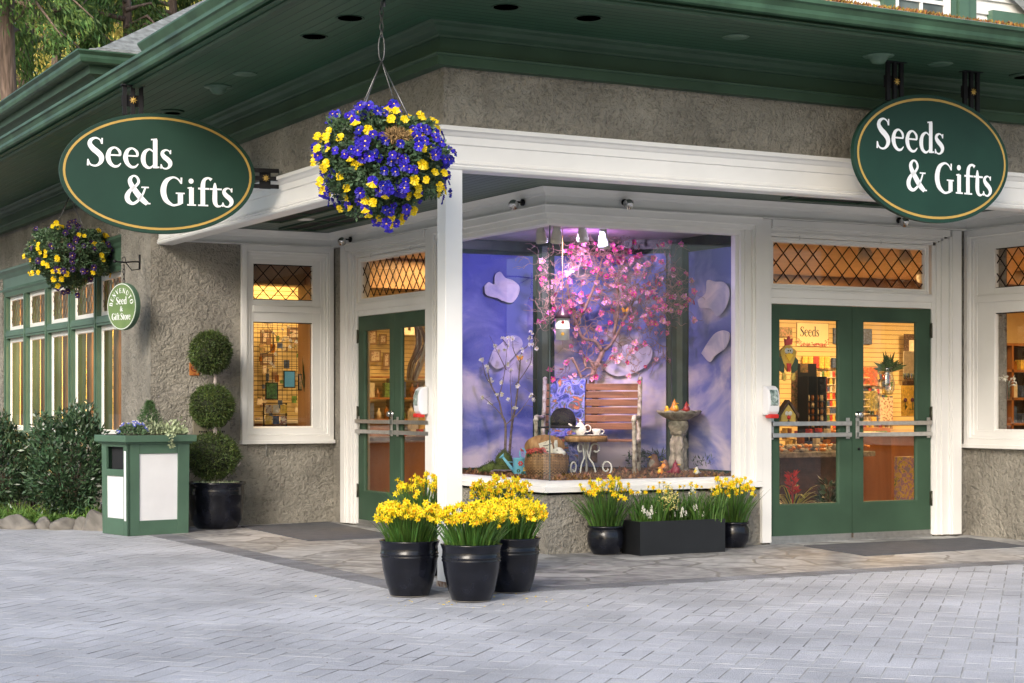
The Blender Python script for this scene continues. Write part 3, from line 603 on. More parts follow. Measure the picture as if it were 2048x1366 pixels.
# ------------------------------------------------------------------ transom lattice windows and doors
def lattice(mb, mp, s0, s1, z0, z1, p, nx, ny, t=.0045):
    """diamond leading: nx diamonds across, ny up"""
    W, H = s1 - s0, z1 - z0; dx = W / nx; dz = H / ny; sl = dz / dx
    for sgn in (1, -1):
        k = -int(ny) - 2
        while k <= nx + ny + 2:
            # line through (s0 + (k+.5)*dx at z0) slope sgn
            pts = []
            xa = s0 + (k + .25) * dx
            for i in range(61):
                z = z0 + H * i / 60; x = xa + sgn * (z - z0) / sl
                if s0 <= x <= s1: pts.append((x, z))
            if len(pts) > 1:
                a, b = pts[0], pts[-1]; d = Vector((b[0] - a[0], b[1] - a[1])).normalized(); n = Vector((-d.y, d.x)) * t
                q = [(a[0] + n.x, a[1] + n.y), (a[0] - n.x, a[1] - n.y), (b[0] - n.x, b[1] - n.y), (b[0] + n.x, b[1] + n.y)]
                off = .001 if sgn > 0 else .0
                mb.prism(q, mp, p + off, p + off + .006)
            k += 1
def transom(parent, mp, s0, s1, z0, z1, nx, ny, p=-.03):
    t = bp('transom_window', MB().casing(mp, s0 - .05, s1 + .05, z0 - .06, z1 + .05, [(0, -.06), (0, .012), (.02, .012), (.024, 0), (.045, 0), (.05, p - .01)]), M['white'], parent)
    bp('pane', MB().pane(mp, s0 - .01, s1 + .01, z0 - .01, z1 + .01, p), M['glass'], t)
    m = MB(); lattice(m, mp, s0, s1, z0, z1, p + .002, nx, ny); bp('leading', m, M['black'], t)
def push_bar(parent, mp, s0, s1, z0, z1):
    m = MB()
    for s in (s0, s1 - .045): wallbox(m, mp, s, s + .045, z0 - .02, z1 + .075, .0, .008); 
    for z in (z0, z1):
        wallbox(m, mp, s0 + .008, s0 + .036, z - .003, z + .045, .008, .038); wallbox(m, mp, s1 - .036, s1 - .008, z - .003, z + .045, .008, .038)
        wallbox(m, mp, s0 + .006, s1 - .006, z, z + .042, .038, .048)
        for s in (s0 + .022, s1 - .022): m.lathe([(0, 0), (.005, 0)], mp(s, z - .012, .0095), 8)
    bp('push_bar', m, M['steel'], parent, bevel=.003)
def leaf(mp, s0, s1, z0, z1, g, name='door'):
    gs0, gs1, gz0, gz1 = g
    m = MB(); P0, P1 = -.055, -.008
    wallbox(m, mp, s0, gs0, z0, z1, P0, P1); wallbox(m, mp, gs1, s1, z0, z1, P0, P1)
    wallbox(m, mp, gs0, gs1, z0, gz0, P0, P1); wallbox(m, mp, gs0, gs1, gz1, z1, P0, P1)
    m.casing(mp, gs0, gs1, gz0, gz1, [(0, P1 - .001), (.006, P1 - .004), (.014, P1 - .016), (.016, P0 + .01)])
    d = bp(name, m, M['green'])
    bp('pane', MB().pane(mp, gs0 + .01, gs1 - .01, gz0 + .01, gz1 - .01, -.035), M['glass'], d)
    m = MB(); wallbox(m, mp, s0 + .01, s1 - .01, z0 - .044, z0, -.05, -.002); bp('door_sweep', m, M['steel'], d)
    return d
def hinges(d, mp, s, zs):
    m = MB()
    for z in zs:
        wallbox(m, mp, s - .018, s + .018, z - .07, z + .07, -.006, -.001); m.tube([mp(s, z - .075, .006), mp(s, z + .075, .006)], .009, 8)
    bp('hinge', m, mat('hinge_metal', (.12, .12, .09), .4, .8), d)
def knob(d, mp, s, z):
    m = MB(); c = Vector(mp(s, z, 0)); n = (Vector(mp(s, z, 1)) - c)
    m.tube([c - n * .01, c + n * .004, c + n * .005, c + n * .03, c + n * .032, c + n * .04, c + n * .05, c + n * .055], [.034, .034, .018, .016, .028, .034, .026, .004], 20)
    bp('lock', m, M['chrome'], d)
# right double door
d = leaf(MR, 2.43, 3.437, .075, 2.295, (2.555, 3.285, .365, 2.165)); push_bar(d, MR, 2.435, 3.40, 1.02, 1.13)
d2 = leaf(MR, 3.443, 4.445, .075, 2.295, (3.58, 4.275, .365, 2.165)); push_bar(d2, MR, 3.475, 4.43, 1.02, 1.13); knob(d2, MR, 3.51, 1.235); hinges(d2, MR, 4.447, [2.08, 1.24, .39])
m = MB(); m.tube([MR(3.515, .90, 0), MR(3.515, .90, .012)], .012, 12); bp('keyhole', m, M['black'], d2)
# left double door
d3 = leaf(ML, 3.275, 4.225, .075, 2.295, (3.40, 4.085, .385, 2.15)); push_bar(d3, ML, 3.30, 4.215, 1.02, 1.13); knob(d3, ML, 3.325, 1.235); hinges(d3, ML, 4.228, [2.08, 1.24, .39])
d4 = leaf(ML, 2.33, 3.27, .075, 2.295, (2.46, 3.13, .385, 2.15)); push_bar(d4, ML, 2.34, 3.20, 1.02, 1.13)
# door frames
for mp, sR in ((MR, 4.45), (ML, 4.235)):
    m = MB()
    wallbox(m, mp, sR, sR + .05, .02, 2.94, -.15, .006); wallbox(m, mp, sR + .05, sR + .10, .02, 2.97, -.15, .024); wallbox(m, mp, sR + .10, sR + .125, .02, 2.985, -.15, .04)
    wallbox(m, mp, sR + .125, sR + .20, .02, 3.01, -.15, .03); wallbox(m, mp, sR + .20, sR + .225, .02, 3.03, -.15, .052); wallbox(m, mp, sR + .225, sR + .345, .02, 3.097, 0, .062)
    s0 = 2.428
    wallbox(m, mp, s0, sR, 2.94, 2.97, -.15, .024); wallbox(m, mp, s0, sR + .05, 2.97, 2.985, -.15, .04); wallbox(m, mp, s0, sR + .10, 2.985, 3.01, -.15, .03)
    wallbox(m, mp, s0, sR + .125, 3.01, 3.03, -.15, .052); wallbox(m, mp, s0, sR + .20, 3.03, 3.097, -.15, .06)
    wallbox(m, mp, s0, sR, 2.30, 2.36, -.15, -.003); wallbox(m, mp, s0, sR, 2.36, 2.445, -.15, .012); wallbox(m, mp, s0, sR, 2.418, 2.44, .012, .024)
    f = bp('door_frame', m, M['white'], bevel=.004)
    transom(f, mp, s0 + .055, sR - .095, 2.505, 2.885, 10.5 if mp is MR else 10, 2)
    m = MB(); wallbox(m, mp, s0, sR, .0, .03, -.2, .01); bp('threshold', m, M['steel'], f)
    m = MB()
    for s in (2.75, 3.75): m.tube([mp(s, 2.955, .045), mp(s, 2.945, .06), mp(s, 2.925, .06), mp(s, 2.92, .048)], .003, 6)
    bp('hook', m, M['steel'], f)
# return windows
def side_window(mp, s0, s1, g0, g1, nx):
    m = MB(); O0, O1 = s0, s1
    w_ = bp('window', MB().casing(mp, O0, O1, .93, 3.097, [(0, 0), (0, .06), (.05, .06), (.05, .045), (.065, .05), (.075, .03), (.10, .03), (.10, .012), (.14, .012), (.145, 0), (.16, -.02)]), M['white'])
    m = MB(); 
    if g0 - (O0 + .15) > .02: wallbox(m, mp, O0 + .13, g0, .97, 2.96, -.05, .006)
    if (O1 - .15) - g1 > .02: wallbox(m, mp, g1, O1 - .13, .97, 2.96, -.05, .006)
    wallbox(m, mp, O0 + .14, O1 - .14, 2.25, 2.50, -.05, .004); wallbox(m, mp, O0 + .14, O1 - .14, 2.36, 2.43, .004, .03); wallbox(m, mp, O0 + .14, O1 - .14, 2.895, 2.96, -.05, .004)
    bp('rail', m, M['white'], w_, bevel=.004)
    m = MB(); wallbox(m, mp, O0 - .012, O1 + .012, .895, .935, 0, .085); bp('sill', m, M['white'], w_, bevel=.005)
    bp('pane', MB().pane(mp, g0 - .01, g1 + .01, .99, 2.255, -.03), M['glass'], w_)
    bp('pane', MB().pane(mp, g0 - .01, g1 + .01, 2.50, 2.90, -.03), M['glass'], w_)
    m = MB(); lattice(m, mp, g0, g1, 2.505, 2.89, -.028, nx, 2); bp('leading', m, M['black'], w_)
    m = MB(); m.casing(mp, g0 - .012, g1 + .012, .998, 2.252, [(0, -.01), (.008, -.01), (.012, -.028)]); m.casing(mp, g0 - .012, g1 + .012, 2.497, 2.897, [(0, -.01), (.008, -.01), (.012, -.028)]); bp('glazing_bead', m, M['black'], w_)
side_window(M1, -1.105, -.02, -.965, -.255, 4)
side_window(M2, -1.5, -.02, -1.25, -.402, 5)
# wing windows: sage green grid with white sashes
MWn = lambda s, z, p: (-1.95 - p, s, z)
edges = [6.60 + 1.238 * i for i in range(6)]
m = MB().sweep([(-1.95, 13.0), (-1.95, 6.2)], [(-.1, 2.90), (.0, 2.90), (.012, 2.96), (.03, 2.98), (.035, 3.0), (.02, 3.02), (.02, 3.16), (.04, 3.19), (.05, 3.22), (.09, 3.26), (.09, 3.29), (-.1, 3.31)])
grid = bp('wing_window', m, M['green_wing'])
for e in edges:
    m = MB(); wallbox(m, MWn, e - .12 if e > 6.7 else 6.42, e, .95, 2.90, -.2, .0); wallbox(m, MWn, e - .085, e - .035, .95, 2.90, 0, .016); bp('mullion', m, M['green_wing'], grid, bevel=.004)
m = MB()
for i in range(len(edges) - 1):
    a, b = edges[i], edges[i + 1] - .12
    wallbox(m, MWn, a, b, 2.29, 2.405, -.2, .0); wallbox(m, MWn, a, b, 2.32, 2.375, 0, .014)
bp('cross_rail', m, M['green_wing'], grid, bevel=.003)
m = MB().sweep([(-1.95, 13.0), (-1.95, 6.2)], [(-.15, .90), (.08, .90), (.08, .94), (0, .965), (-.15, .965)]); bp('sill', m, M['green_wing'], grid)
for i in range(len(edges) - 1):
    a, b = edges[i], edges[i + 1] - .12
    for (z0, z1) in ((2.405, 2.90), (.965, 2.29)):
        m = MB().casing(MWn, a, b, z0, z1, [(0, -.10), (0, -.06), (.055, -.06), (.060, -.068), (.064, -.075)])
        s = bp('sash', m, M['white'], grid); bp('pane', MB().pane(MWn, a + .06, b - .06, z0 + .06, z1 - .06, -.072), M['glass_wing'], s)
        if z0 > 2: lt = MB(); lattice(lt, MWn, a + .065, b - .065, z0 + .065, z1 - .065, -.070, 6, 2.0, .0025); bp('leading', lt, M['wire'], s)

# ------------------------------------------------------------------ inside of the shop
m = MB().add([(.16, .2, .05), (18, .2, .05), (18, 16, .05), (.16, 16, .05)], [(0, 1, 2, 3)]); m.add([(-1.7, 5.13, .049), (.16, 5.13, .049), (.16, 16, .049), (-1.7, 16, .049)], [(0, 1, 2, 3)]); m.add([(5.13, -2, .049), (18, -2, .049), (18, .2, .049), (5.13, .2, .049)], [(0, 1, 2, 3)])
bp('shop_floor', m, M['floorwood'], fix=False)
m = MB().box(.2, 18, .2, 16, 3.06, 3.2).box(-1.70, .2, 5.14, 16, 3.06, 3.2).box(5.14, 18, -1.7, .2, 3.06, 3.2); bp('shop_ceiling', m, M['cream_ceiling'])
m = MB().box(18, 18.1, -2.0, 16, 0, 3.42); m.box(-1.7, 18, 15.9, 16, 0, 3.42); m.box(2.75, 2.85, 6.56, 15.9, 0.05, 3.055); bp('inner_wall', m, M['cream'])
# enclosure of the display bay: dark green frame, purple lit ceiling
m = MB(); q = [(.06, 2.2), (1.12, 2.2), (2.2, 1.12), (2.2, .06)]
m.add([(.06, .06, 3.0), (.06, 2.3, 3.0), (1.15, 2.3, 3.0), (2.3, 1.15, 3.0), (2.3, .06, 3.0)], [(0, 1, 2, 3, 4)]); bp('display_ceiling', m, mat('display_ceiling', (.5, .5, .5), .35), fix=False)
bp('display_header', MB().sweep(q, [(-.05, 2.855), (.02, 2.855), (.03, 2.88), (.02, 2.90), (.02, 3.0), (-.05, 3.0)]), M['frame_dk'])
bp('display_back_wall', MB().sweep(q, [(-.06, .3), (-.02, .3), (-.02, 3.0), (-.06, 3.0)]), M['frame_dk'])
bp('display_skirting', MB().sweep(q, [(-.02, .55), (.03, .55), (.03, .70), (-.02, .70)]), M['frame_dk'])
for (u, v) in ((1.17, 2.10), (2.14, 1.09)): bp('display_column', MB().lathe([(.09, .6), (.09, 2.95)], (u, v, 0), 10, smooth=False), M['frame_dk'])
m = MB()
for (u, v) in ((.10, 2.16), (2.16, .10)): m.box(u - .04, u + .04, v - .04, v + .04, .6, 3.0)
bp('display_column', m, M['frame_dk'])
m = MB().box(.07, 2.15, .07, 2.15, .3, .60); bp('display_platform', m, M['darkwood'])

# ================================================================== LETTERING (drawn with a broad pen)
_S = [[(.39, .555, .035), (.345, .65, .03), (.24, .695, .04), (.125, .64, .075), (.095, .54, .10), (.17, .43, .12), (.29, .335, .125), (.37, .24, .12), (.375, .13, .095), (.30, .03, .055), (.20, .0, .04), (.10, .04, .035), (.05, .15, .03)],
      'L', (.395, .55, .03), (.395, .70, .035), 'L', (.05, .16, .03), (.045, .0, .04)]
def _sc(g, k, wk, dx=0):
    out = []
    for e in g:
        if isinstance(e, str): out.append(e)
        elif isinstance(e, list): out.append([(x * k + dx, y * k, w_ * wk) for x, y, w_ in e])
        else: out.append((e[0] * k + dx, e[1] * k, e[2] * wk))
    return out
GL = {
 'S': (_S, .46),
 's': (_sc(_S, .68, .86), .33),
 'e': ([[(.09, .285, .035), (.385, .285, .035)], [(.375, .285, .05), (.36, .39, .06), (.25, .475, .04), (.13, .415, .075), (.08, .25, .105), (.12, .10, .09), (.22, .01, .06), (.32, .015, .045), (.395, .09, .02)]], .43),
 'd': ([[(.34, .41, .03), (.24, .47, .04), (.125, .39, .08), (.085, .23, .105), (.12, .08, .085), (.22, .005, .055), (.31, .04, .035), (.36, .11, .03)], 'L', (.385, .72, .10), (.385, .0, .10), 'L', (.28, .715, .03), (.43, .735, .03), 'L', (.385, .015, .03), (.49, .03, .035)], .50),
 '&': ([[(.53, .41, .035), (.47, .25, .045), (.36, .09, .055), (.22, .0, .065), (.10, .06, .10), (.07, .18, .11), (.14, .32, .08), (.28, .43, .06), (.36, .55, .06), (.32, .66, .05), (.23, .695, .04), (.15, .62, .08), (.15, .52, .10), (.24, .37, .12), (.42, .14, .125), (.58, .0, .09)], 'L', (.43, .415, .03), (.62, .415, .03), 'L', (.50, .012, .03), (.66, .012, .03)], .68),
 'G': ([[(.56, .55, .03), (.47, .66, .035), (.34, .695, .045), (.17, .59, .10), (.10, .36, .13), (.16, .13, .11), (.33, .0, .055), (.46, .01, .045), (.56, .05, .05)], 'L', (.54, .31, .115), (.54, .04, .115), 'L', (.42, .30, .03), (.65, .30, .03), 'L', (.565, .54, .03), (.565, .70, .04)], .68),
 'i': (['L', (.15, .455, .105), (.15, .0, .105), 'L', (.04, .016, .034), (.27, .016, .034), 'L', (.05, .44, .03), (.16, .46, .03), 'D', (.14, .62, .065)], .29),
 'f': ([[(.16, .0, .105), (.16, .30, .105), (.165, .55, .10), (.21, .675, .07), (.31, .715, .045), (.385, .67, .075)], 'L', (.04, .016, .034), (.30, .016, .034), 'L', (.04, .44, .04), (.33, .44, .04)], .33),
 't': ([[(.15, .60, .03), (.15, .50, .08), (.15, .35, .105), (.15, .13, .105), (.20, .02, .07), (.29, .01, .035), (.34, .05, .02)], 'L', (.02, .44, .04), (.33, .44, .04)], .33),
 'r': ([[(.18, .33, .03), (.24, .43, .045), (.31, .46, .07), (.35, .43, .085)], 'L', (.15, .455, .10), (.15, .0, .10), 'L', (.04, .016, .034), (.28, .016, .034), 'L', (.05, .44, .03), (.16, .46, .03)], .36),
 'o': ([[(.25, .475, .04), (.13, .41, .08), (.08, .24, .105), (.13, .07, .08), (.25, .0, .04), (.37, .07, .08), (.42, .24, .105), (.37, .41, .08), (.25, .475, .04)]], .48),
 'O': ([[(.34, .70, .045), (.17, .59, .10), (.10, .35, .125), (.17, .11, .10), (.34, .0, .045), (.51, .11, .10), (.58, .35, .125), (.51, .59, .10), (.34, .70, .045)]], .68),
 'B': (['L', (.15, .70, .11), (.15, .0, .11), [(.15, .685, .035), (.32, .68, .05), (.42, .60, .09), (.42, .46, .09), (.33, .37, .05), (.15, .365, .03)], [(.15, .365, .03), (.36, .35, .05), (.47, .25, .10), (.45, .09, .10), (.32, .01, .05), (.15, .015, .035)], 'L', (.03, .68, .03), (.16, .68, .03), 'L', (.03, .016, .03), (.16, .016, .03)], .56),
 'E': (['L', (.15, .70, .11), (.15, .0, .11), 'L', (.03, .68, .035), (.46, .68, .035), 'L', (.03, .016, .035), (.49, .016, .035), 'L', (.15, .36, .035), (.38, .36, .035), 'L', (.455, .70, .03), (.455, .57, .03), 'L', (.485, .0, .03), (.485, .15, .03), 'L', (.375, .44, .03), (.375, .28, .03)], .54),
 'N': (['L', (.13, .70, .04), (.13, .0, .04), 'L', (.11, .69, .12), (.55, .02, .12), 'L', (.56, .70, .04), (.56, .0, .04), 'L', (.03, .68, .03), (.20, .68, .03), 'L', (.03, .016, .03), (.22, .016, .03), 'L', (.46, .68, .03), (.65, .68, .03)], .68),
 'V': (['L', (.09, .69, .115), (.32, .02, .10), 'L', (.55, .69, .045), (.33, .02, .045), 'L', (.0, .68, .03), (.19, .68, .03), 'L', (.46, .68, .03), (.64, .68, .03)], .64),
 'U': ([[(.15, .70, .11), (.15, .35, .11), (.17, .12, .09), (.33, .01, .05), (.49, .10, .045), (.54, .35, .04), (.54, .70, .04)], 'L', (.04, .68, .03), (.26, .68, .03), 'L', (.45, .68, .03), (.63, .68, .03)], .67),
 'T': (['L', (.29, .69, .11), (.29, .0, .11), 'L', (.03, .68, .035), (.55, .68, .035), 'L', (.045, .70, .03), (.045, .55, .03), 'L', (.535, .70, .03), (.535, .55, .03), 'L', (.18, .016, .03), (.40, .016, .03)], .58),
 ' ': ([], .22)}
def ribbon(mb, pts, mp, p, mi=0):
    n = len(pts); Lf = []; Rt = []
    for i, (x, y, w_) in enumerate(pts):
        a = pts[max(i - 1, 0)]; b = pts[min(i + 1, n - 1)]
        dx, dy = b[0] - a[0], b[1] - a[1]; d = math.hypot(dx, dy) or 1; nx, ny = -dy / d, dx / d
        Lf.append(mp(x + nx * w_ / 2, y + ny * w_ / 2, p)); Rt.append(mp(x - nx * w_ / 2, y - ny * w_ / 2, p))
    mb.add(Lf + Rt, [(i, i + 1, n + i + 1, n + i) for i in range(n - 1)], mi)
def text(mb, s, mp, p, size, x0, y0, track=0.0, bold=1.0, arc=None, condense=1.0, mi=0):
    """mp(x, y, p) in the sign's plane; arc=(cx, cy, r, start angle deg, direction)"""
    x = 0; lay = [0]
    for ch in s:
        g, adv = GL[ch]
        def place(px, py, x=x, adv=adv):
            if arc:
                cx, cy, r, a0, sgn, ecc = arc; al = R(a0) - sgn * ((x + adv / 2) * size * condense) / r
                rr = r + (py * size if sgn > 0 else -(.7 - py) * size * 0 - py * size * -1 * -1)
                lx = (px - adv / 2) * size * condense
                if sgn > 0: return (cx + math.cos(al) * rr * ecc + math.sin(al) * lx * ecc, cy + math.sin(al) * rr - math.cos(al) * lx)
                rr = r - py * size
                return (cx + math.cos(al) * rr * ecc - math.sin(al) * lx * ecc, cy + math.sin(al) * rr + math.cos(al) * lx)
            return (x0 + (x + px) * size * condense, y0 + py * size)
        def stroke(pts, smooth=True):
            if smooth and len(pts) > 2: pts = [tuple(v) for v in smoothpath(pts, 5)]
            else: pts = [tuple(v) for v in pts]
            q = []
            for (a, b, c) in pts: X, Y = place(a, b); q.append((X, Y, c * size * bold))
            lay[0] += 1; ribbon(mb, q, mp, p + (lay[0] % 6) * .00025, mi)
        i = 0
        while i < len(g):
            e = g[i]
            if isinstance(e, list): stroke(e); i += 1
            elif e == 'L': stroke([g[i + 1], g[i + 2]], False); i += 3
            elif e == 'D':
                a, b, r = g[i + 1]; lay[0] += 1; pc = p + (lay[0] % 6) * .00025
                c = [place(a + r * math.cos(t) , b + r * math.sin(t)) for t in [k * math.pi / 8 for k in range(16)]]
                mb.add([mp(X, Y, pc) for X, Y in c], [tuple(range(16))], mi); i += 2
        x += adv + track
    return x * size * condense

# ------------------------------------------------------------------ the two big oval signs
def oval_sign(name, label, px, phi, depth, brackets):
    cx, cy = spot(px, depth); cz = 3.345
    d = Vector((RX[0] * math.cos(phi) + DX[0] * math.sin(phi), RX[1] * math.cos(phi) + DX[1] * math.sin(phi)))
    ang = math.atan2(d.y, d.x)
    t = thing(name, label, 'sign', (cx, cy, cz), ang, 'oval shop signs hung under the eaves')
    a, b = .845, .523; N = 72
    el = lambda s: [(a * s[0] * math.cos(2 * math.pi * k / N), b * s[1] * math.sin(2 * math.pi * k / N)) for k in range(N)]
    mp = lambda x, z, p: (x, -p, z)
    m = MB(); m.prism(el((1, 1)), mp, -.022, .022); obj('board', m, M['sign_green'], t, bevel=.003)
    m = MB(); o = el((.962, .94)); i_ = el((.938, .902)); n = N
    m.add([mp(x, z, .0235) for x, z in o] + [mp(x, z, .0235) for x, z in i_], [(k, (k + 1) % n, (k + 1) % n + n, k + n) for k in range(n)])
    m.add([mp(x, z, -.0235) for x, z in o] + [mp(x, z, -.0235) for x, z in i_], [(k, (k + 1) % n, (k + 1) % n + n, k + n) for k in range(n)]); obj('gold_border', m, M['gold'], t, fix=False)
    m = MB(); text(m, 'Seeds', mp, .0238, .345, -.62, .045, bold=1.12, condense=1.0); text(m, '& Gifts', mp, .0238, .345, -.295, -.268, bold=1.12, condense=.975, track=-.005)
    obj('lettering', m, M['sign_white'], t, fix=False)
    for (x0, z0, x1, z1, rot) in brackets:   # local bracket boxes
        m = MB()
        if not rot:
            for k in (-.07, 0, .07): m.box(x0 + k - .018, x0 + k + .018, -.012, .012, z0, z1)
            m.box(x0 - .095, x0 + .095, .013, .022, (z0 + z1) / 2 - .05, (z0 + z1) / 2 + .05); c = (x0, (z0 + z1) / 2)
            if z1 > .6: m.box(x0 - .1, x0 + .1, -.04, .04, z1, z1 + .012)
        else:
            for k in (-.07, 0, .07): m.box(x0, x1, -.012, .012, z0 + k - .018, z0 + k + .018)
            m.box((x0 + x1) / 2 - .05, (x0 + x1) / 2 + .05, .013, .022, z0 - .09, z0 + .09); c = ((x0 + x1) / 2, z0)
        br = obj('bracket', m, M['black'], t)
        m = MB()
        for k in range(8):
            al = k * math.pi / 4; m.add([(c[0] + .035 * math.cos(al), -.030, c[1] + .035 * math.sin(al)), (c[0] + .012 * math.cos(al + .6), -.034, c[1] + .012 * math.sin(al + .6)), (c[0], -.036, c[1]), (c[0] + .012 * math.cos(al - .6), -.034, c[1] + .012 * math.sin(al - .6))], [(0, 1, 2, 3)])
        m.ball((c[0], -.034, c[1]), .010); m.box(c[0] - .004, c[0] + .004, -.034, -.012, c[1] - .004, c[1] + .004); obj('rosette', m, M['gold'], br, fix=False)
    return t
oval_sign('oval_sign', 'dark green oval sign reading Seeds & Gifts, left of the blue and yellow flower basket', 317, R(19.3), 15.35, [(-.22, .50, 0, .75, False), (.82, -.0, 1.06, 0, True)])
oval_sign('oval_sign', 'dark green oval sign reading Seeds & Gifts, hung above the right double doors', 1863, R(30), 14.42, [(-.40, .44, 0, .75, False), (.44, .42, 0, .75, False)])

# ------------------------------------------------------------------ small hanging shop sign
t = thing('hanging_sign', 'small light green oval sign reading BENVENUTO on a chain by the stucco pier', 'sign', (-2.43, 4.86, 2.377), R(-68))
mp = lambda x, z, p: (x, -p, z)
# local x runs towards the viewer's right; rotate so that the face looks out of the left facade
a, b = .245, .252; N = 48
el = lambda s: [(a * s * math.cos(2 * math.pi * k / N), b * s * math.sin(2 * math.pi * k / N)) for k in range(N)]
M['sign_sage'] = mat_ramp('sage_sign_face', [(0.3, (.085, .15, .05)), (.7, (.145, .22, .085))], 3, .45)
m = MB().prism(el(1.0), mp, -.03, .03); obj('board', m, M['green_wing'], t, bevel=.004)
m = MB(); m.add([mp(x, z, .0315) for x, z in el(.985)], [tuple(range(N))]); obj('face', m, M['sign_sage'], t, fix=False)
m = MB(); o = el(.965); i_ = el(.94); m.add([mp(x, z, .0325) for x, z in o] + [mp(x, z, .0325) for x, z in i_], [(k, (k + 1) % N, (k + 1) % N + N, k + N) for k in range(N)]); obj('white_rim', m, M['sign_white'], t, fix=False)
m = MB(); text(m, 'BENVENUTO', mp, .033, .072, 0, 0, arc=(0, -.01, .155, 176, 1, 1.0), bold=1.3, condense=1.05, track=.05)
text(m, 'Seed', mp, .033, .105, -.092, .025, bold=1.1, condense=.95); text(m, '&', mp, .033, .075, -.024, -.05, bold=1.1)
text(m, 'Gift Store', mp, .033, .098, -.165, -.14, bold=1.1, condense=.83); obj('lettering', m, M['sign_white'], t, fix=False)
m = MB()
for k in range(4): 
    z = .27 + k * .05; m.tube([(.0 + .013 * math.cos(q) * (k % 2), .013 * math.cos(q) * (1 - k % 2), z + .03 * math.sin(q)) for q in [j * math.pi / 5 for j in range(11)]], .0045, 5)
obj('chain', m, M['black'], t)
m = MB(); m.tube([(.0, -.10, .475), (.0, .0, .47), (-.04, .16, .49), (-.12, .31, .50)], .009, 6); m.ball((.0, -.12, .475), .02); m.tube([(-.12, .305, .42), (-.12, .305, .58)], .012, 6); m.tube([(0, .02, .475), (-.06, .15, .40), (-.12, .30, .42)], .005, 5)
for s in (-1, 1): m.tube([(0 + s * .03 * math.sin(q), 0, .50 + .03 * math.cos(q)) for q in [j * math.pi / 6 for j in range(9)]], .004, 5)
obj('iron_bracket', m, M['black'], t)

# ================================================================== FLOWERS
def pansy_mesh(name, main, lower=None, r=.036):
    m = MB()
    def petal(ang, rr, wd, z, mi):
        c, s = math.cos(ang), math.sin(ang); pts = [(0, 0, z + .002)]
        for k in range(7):
            a = -1 + 2 * k / 6; rad = rr * (1 - .32 * a * a); x = rad; y = wd * a * rr
            pts.append((c * x - s * y, s * x + c * y, z + .006 * math.sin(k * 2.1) + .004))
        m.add(pts, [(0, i, i + 1) for i in range(1, 7)], mi)
    for ang, rr, wd, z, mi in ((R(60), 1.0, .75, -.002, 0), (R(120), 1.0, .75, -.004, 0), (R(10), .9, .65, .001, 0), (R(170), .9, .65, .002, 0), (R(-90), 1.05, .95, .004, 1)):
        petal(ang, rr * r, wd, z, mi)
    m.add([(r * .16 * math.cos(k * 1.257), r * .16 * math.sin(k * 1.257) - r * .05, .009) for k in range(5)], [(0, 1, 2, 3, 4)], 2)
    return m.mesh(name, [main, lower or main, M['yo']], False)
def daff_mesh(name, pet, cup, r=.026):
    m = MB()
    for k in range(6):
        a = k * math.pi / 3; c, s = math.cos(a), math.sin(a); t = lambda x, y, z: (c * x - s * y, s * x + c * y, z)
        m.add([t(0, 0, 0), t(r * .5, -r * .27, .001), t(r * 1.05, 0, -.003), t(r * .5, r * .27, .001), t(r * .5, 0, .004)], [(0, 1, 4), (1, 2, 4), (2, 3, 4), (3, 0, 4)], 0)
    prof = [(r * .18, 0), (r * .24, r * .25), (r * .30, r * .5), (r * .42, r * .66)]
    V = []; seg = 8
    for rr, z in prof:
        for k in range(seg): V.append((rr * math.cos(k * math.pi / 4), rr * math.sin(k * math.pi / 4), z))
    m.add(V, [(i * seg + k, i * seg + (k + 1) % seg, (i + 1) * seg + (k + 1) % seg, (i + 1) * seg + k) for i in range(3) for k in range(seg)], 1)
    m.add([(r * .24 * math.cos(k), r * .24 * math.sin(k), r * .2) for k in range(6)], [tuple(range(6))], 1)
    return m.mesh(name, [pet, cup], False)
M['vi'] = mat('violet_petal', (.035, .018, .42), .5, var=.4, scale=25, island=.35, trans=.25)
M['pu2'] = mat('indigo_petal', (.016, .014, .36), .5, var=.4, scale=25, island=.35, trans=.25)
PM = {'blue_pansy': pansy_mesh('blue_pansy', M['bl'], r=.034), 'indigo_pansy': pansy_mesh('indigo_pansy', M['pu2'], r=.032), 'violet_pansy': pansy_mesh('violet_pansy', M['vi'], r=.036), 'yellow_pansy': pansy_mesh('yellow_pansy', M['y'], r=.031), 'purple_pansy': pansy_mesh('purple_pansy', M['pu']),
      'two_tone_pansy': pansy_mesh('two_tone_pansy', M['bl'], M['y']), 'white_pansy': pansy_mesh('white_pansy', M['wh'], M['y']),
      'daffodil': daff_mesh('daffodil', M['y2'], M['yo']), 'pale_daffodil': daff_mesh('pale_daffodil', M['wh'], M['y'], .024)}
def face_rot(n, roll=0.0):
    n = Vector(n).normalized(); q = n.to_track_quat('Z', 'Y')
    return (q @ __import__('mathutils').Quaternion((0, 0, 1), roll))
def bloom(kind, pos, n, parent, sc=1.0, roll=0.0):
    o = bpy.data.objects.new(kind, PM[kind]); COL.objects.link(o); o.parent = parent; o.location = pos
    o.rotation_mode = 'QUATERNION'; o.rotation_quaternion = face_rot(n, roll); o.scale = (sc, sc, sc); return o
def bake(kind, items, parent, name):      # many tiny blooms beyond the first hundred, as one part
    me = PM[kind]; V = np.array([v.co[:] for v in me.vertices]); Fs = [list(p.vertices) for p in me.polygons]; mi = [p.material_index for p in me.polygons]
    m = MB()
    for pos, n, sc, roll in items:
        q = face_rot(n, roll).to_matrix(); W = V @ np.array(q).T * sc + np.array(pos); m.add(W.tolist(), Fs, 0); m.m[-len(Fs):] = mi
    o = obj(name, m, list(me.materials), parent, fix=False); o['kind'] = 'stuff'; return o

